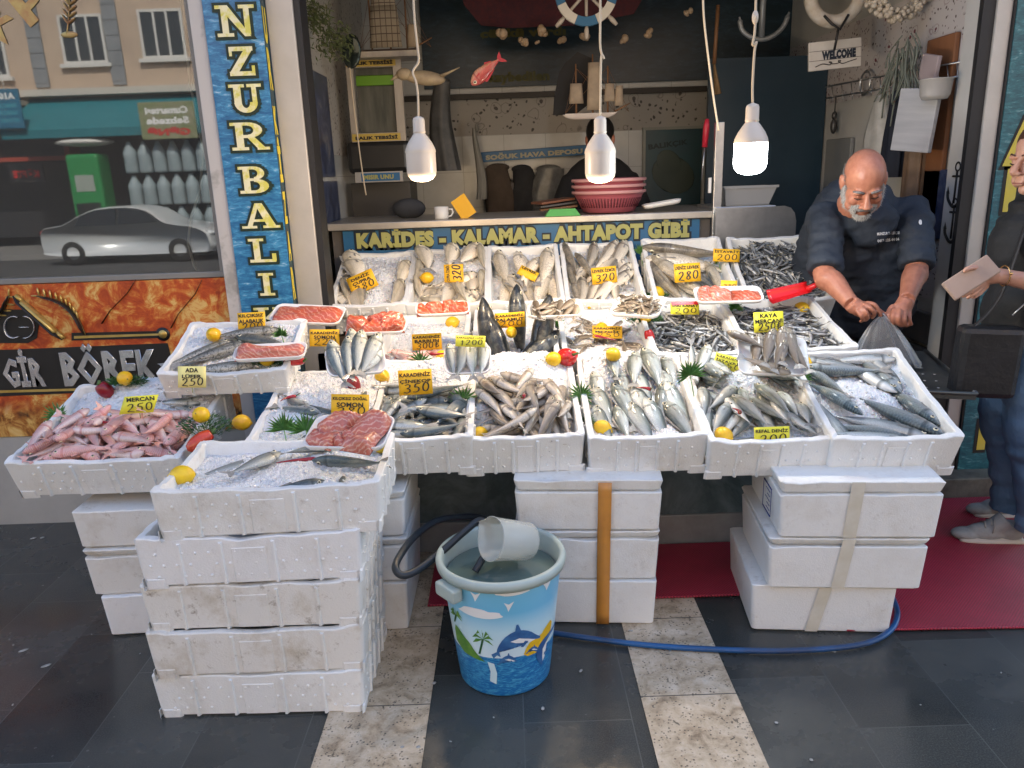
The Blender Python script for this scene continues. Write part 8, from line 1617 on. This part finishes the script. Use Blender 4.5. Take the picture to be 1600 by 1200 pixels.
# parked saloon
car = empty('parked_car', 'silver saloon parked across the street', 'car', T(-9.5, -13.7, -.42) @ SC(.94)); SIL = mat('silver car paint', (.66, .68, .69), .3, .25, coat=.6); CG = mat('car glass', (.015, .018, .02), .06); TYRE = mat('tyre rubber', (.015, .015, .015), .8)
prof = [(-2.30, .42), (-2.32, .75), (-2.20, .98), (-1.72, 1.06), (-1.25, 1.30), (-.75, 1.46), (.05, 1.49), (.62, 1.38), (1.15, 1.05), (1.85, .93), (2.22, .78), (2.32, .55), (2.28, .30), (1.80, .22), (-1.9, .24)]
def car_sec(k):                               # k: half width factor
    return prof
mb = MB(); P3 = [Vector((x, 0, z)) for x, z in prof]; sp_ = spline(P3 + [P3[0]], 4)[:-1]; n = len(sp_); ys = [-.90, -.89, -.86, -.78, -.6, -.3, 0, .3, .6, .78, .86, .89, .90]; rows = []
for y in ys:
    q = abs(y) / .90; rows.append([(p.x * (1 - .05 * q ** 6), y * (1 - .24 * max(0, (p.z - .95) / .5) - .06 * max(0, (.5 - p.z))), .55 + (p.z - .55) * (1 - .05 * q ** 8)) for p in sp_])
vs = [p for r_ in rows for p in r_]; fs = [(j * n + i, j * n + (i + 1) % n, (j + 1) * n + (i + 1) % n, (j + 1) * n + i) for j in range(len(ys) - 1) for i in range(n)] + [tuple(range(n)), tuple(range((len(ys) - 1) * n, len(ys) * n))[::-1]]
mb.add(vs, fs); mb.build('body', SIL, car)
for s in (-1, 1):
    for P in ([(-1.28, 1.02), (-1.15, 1.27), (-.72, 1.41), (-.20, 1.43), (-.20, 1.02)], [(-.13, 1.02), (-.13, 1.43), (.06, 1.43), (.55, 1.34), (.92, 1.06)]):
        mb = MB(); mb.add([(x, s * (.90 * (1 - .24 * max(0, (z - .95) / .5)) + .006), z) for x, z in P], [tuple(range(len(P)))], False); mb.build('side_window', CG, car)
    for x in (-1.42, 1.42):
        mb = MB(); mb.M = T(x, s * .80, .32) @ RX(PI / 2); mb.lathe([(.17, -.11), (.30, -.11), (.325, -.07), (.325, .07), (.30, .11), (.17, .11)], 28); wh = mb.build('wheel', TYRE, car); mb = MB(); mb.M = T(x, s * .86, .32) @ RX(PI / 2); mb.lathe([(.001, 0), (.05, .02), (.18, .01), (.20, .04)], 20); mb.build('hub', mat('wheel hub', (.35, .36, .37), .3, .6) if 'wheel hub' not in bpy.data.materials else bpy.data.materials['wheel hub'], wh)
    mb = MB(); mb.ell((-2.22, s * .62, .86), (.10, .22, .09), 12, 8); mb.build('tail_light', mat('tail light red', (.35, .01, .012), .15) if s < 0 else bpy.data.materials['tail light red'], car)
    mb = MB(); mb.ell((2.18, s * .62, .72), (.14, .22, .08), 12, 8); mb.build('headlight', mat('headlight glass', (.6, .62, .64), .08) if s < 0 else bpy.data.materials['headlight glass'], car)
mb = MB(); mb.box(-2.345, -2.325, -.26, .26, .60, .71); mb.build('number_plate', WHITE, car)
# more of the same street either way, so that the glass and the light are right
for x0, x1, h_, m, lab in ((14.5, 40, 11, mat('cream render', (.48, .44, .36), .85, 0, (.40, .37, .31), 1), 'cream block across the street beside the plastered one'), (-60, -34.5, 12, mat('pale green render', (.38, .42, .36), .85), 'pale green block across the street beyond the balconies')):
    e = empty('apartment_block', lab, 'building', T((x0 + x1) / 2, YO, 0)); mb = MB(); mb.box(x0, x1, YO - 9, YO, 0, h_); mb.build('wall', m, e, T(-(x0 + x1) / 2, -YO, 0))
    for k in range(6):
        for r_ in range(3): mb = MB(); x = x0 + (x1 - x0) * (k + .5) / 6; mb.box(x - .8, x + .8, YO + .001, YO + .05, 3.5 + 2.8 * r_, 5 + 2.8 * r_); mb.build('window', GLS, e, T(-(x0 + x1) / 2, -YO, 0))
S.view_layers[0].update()
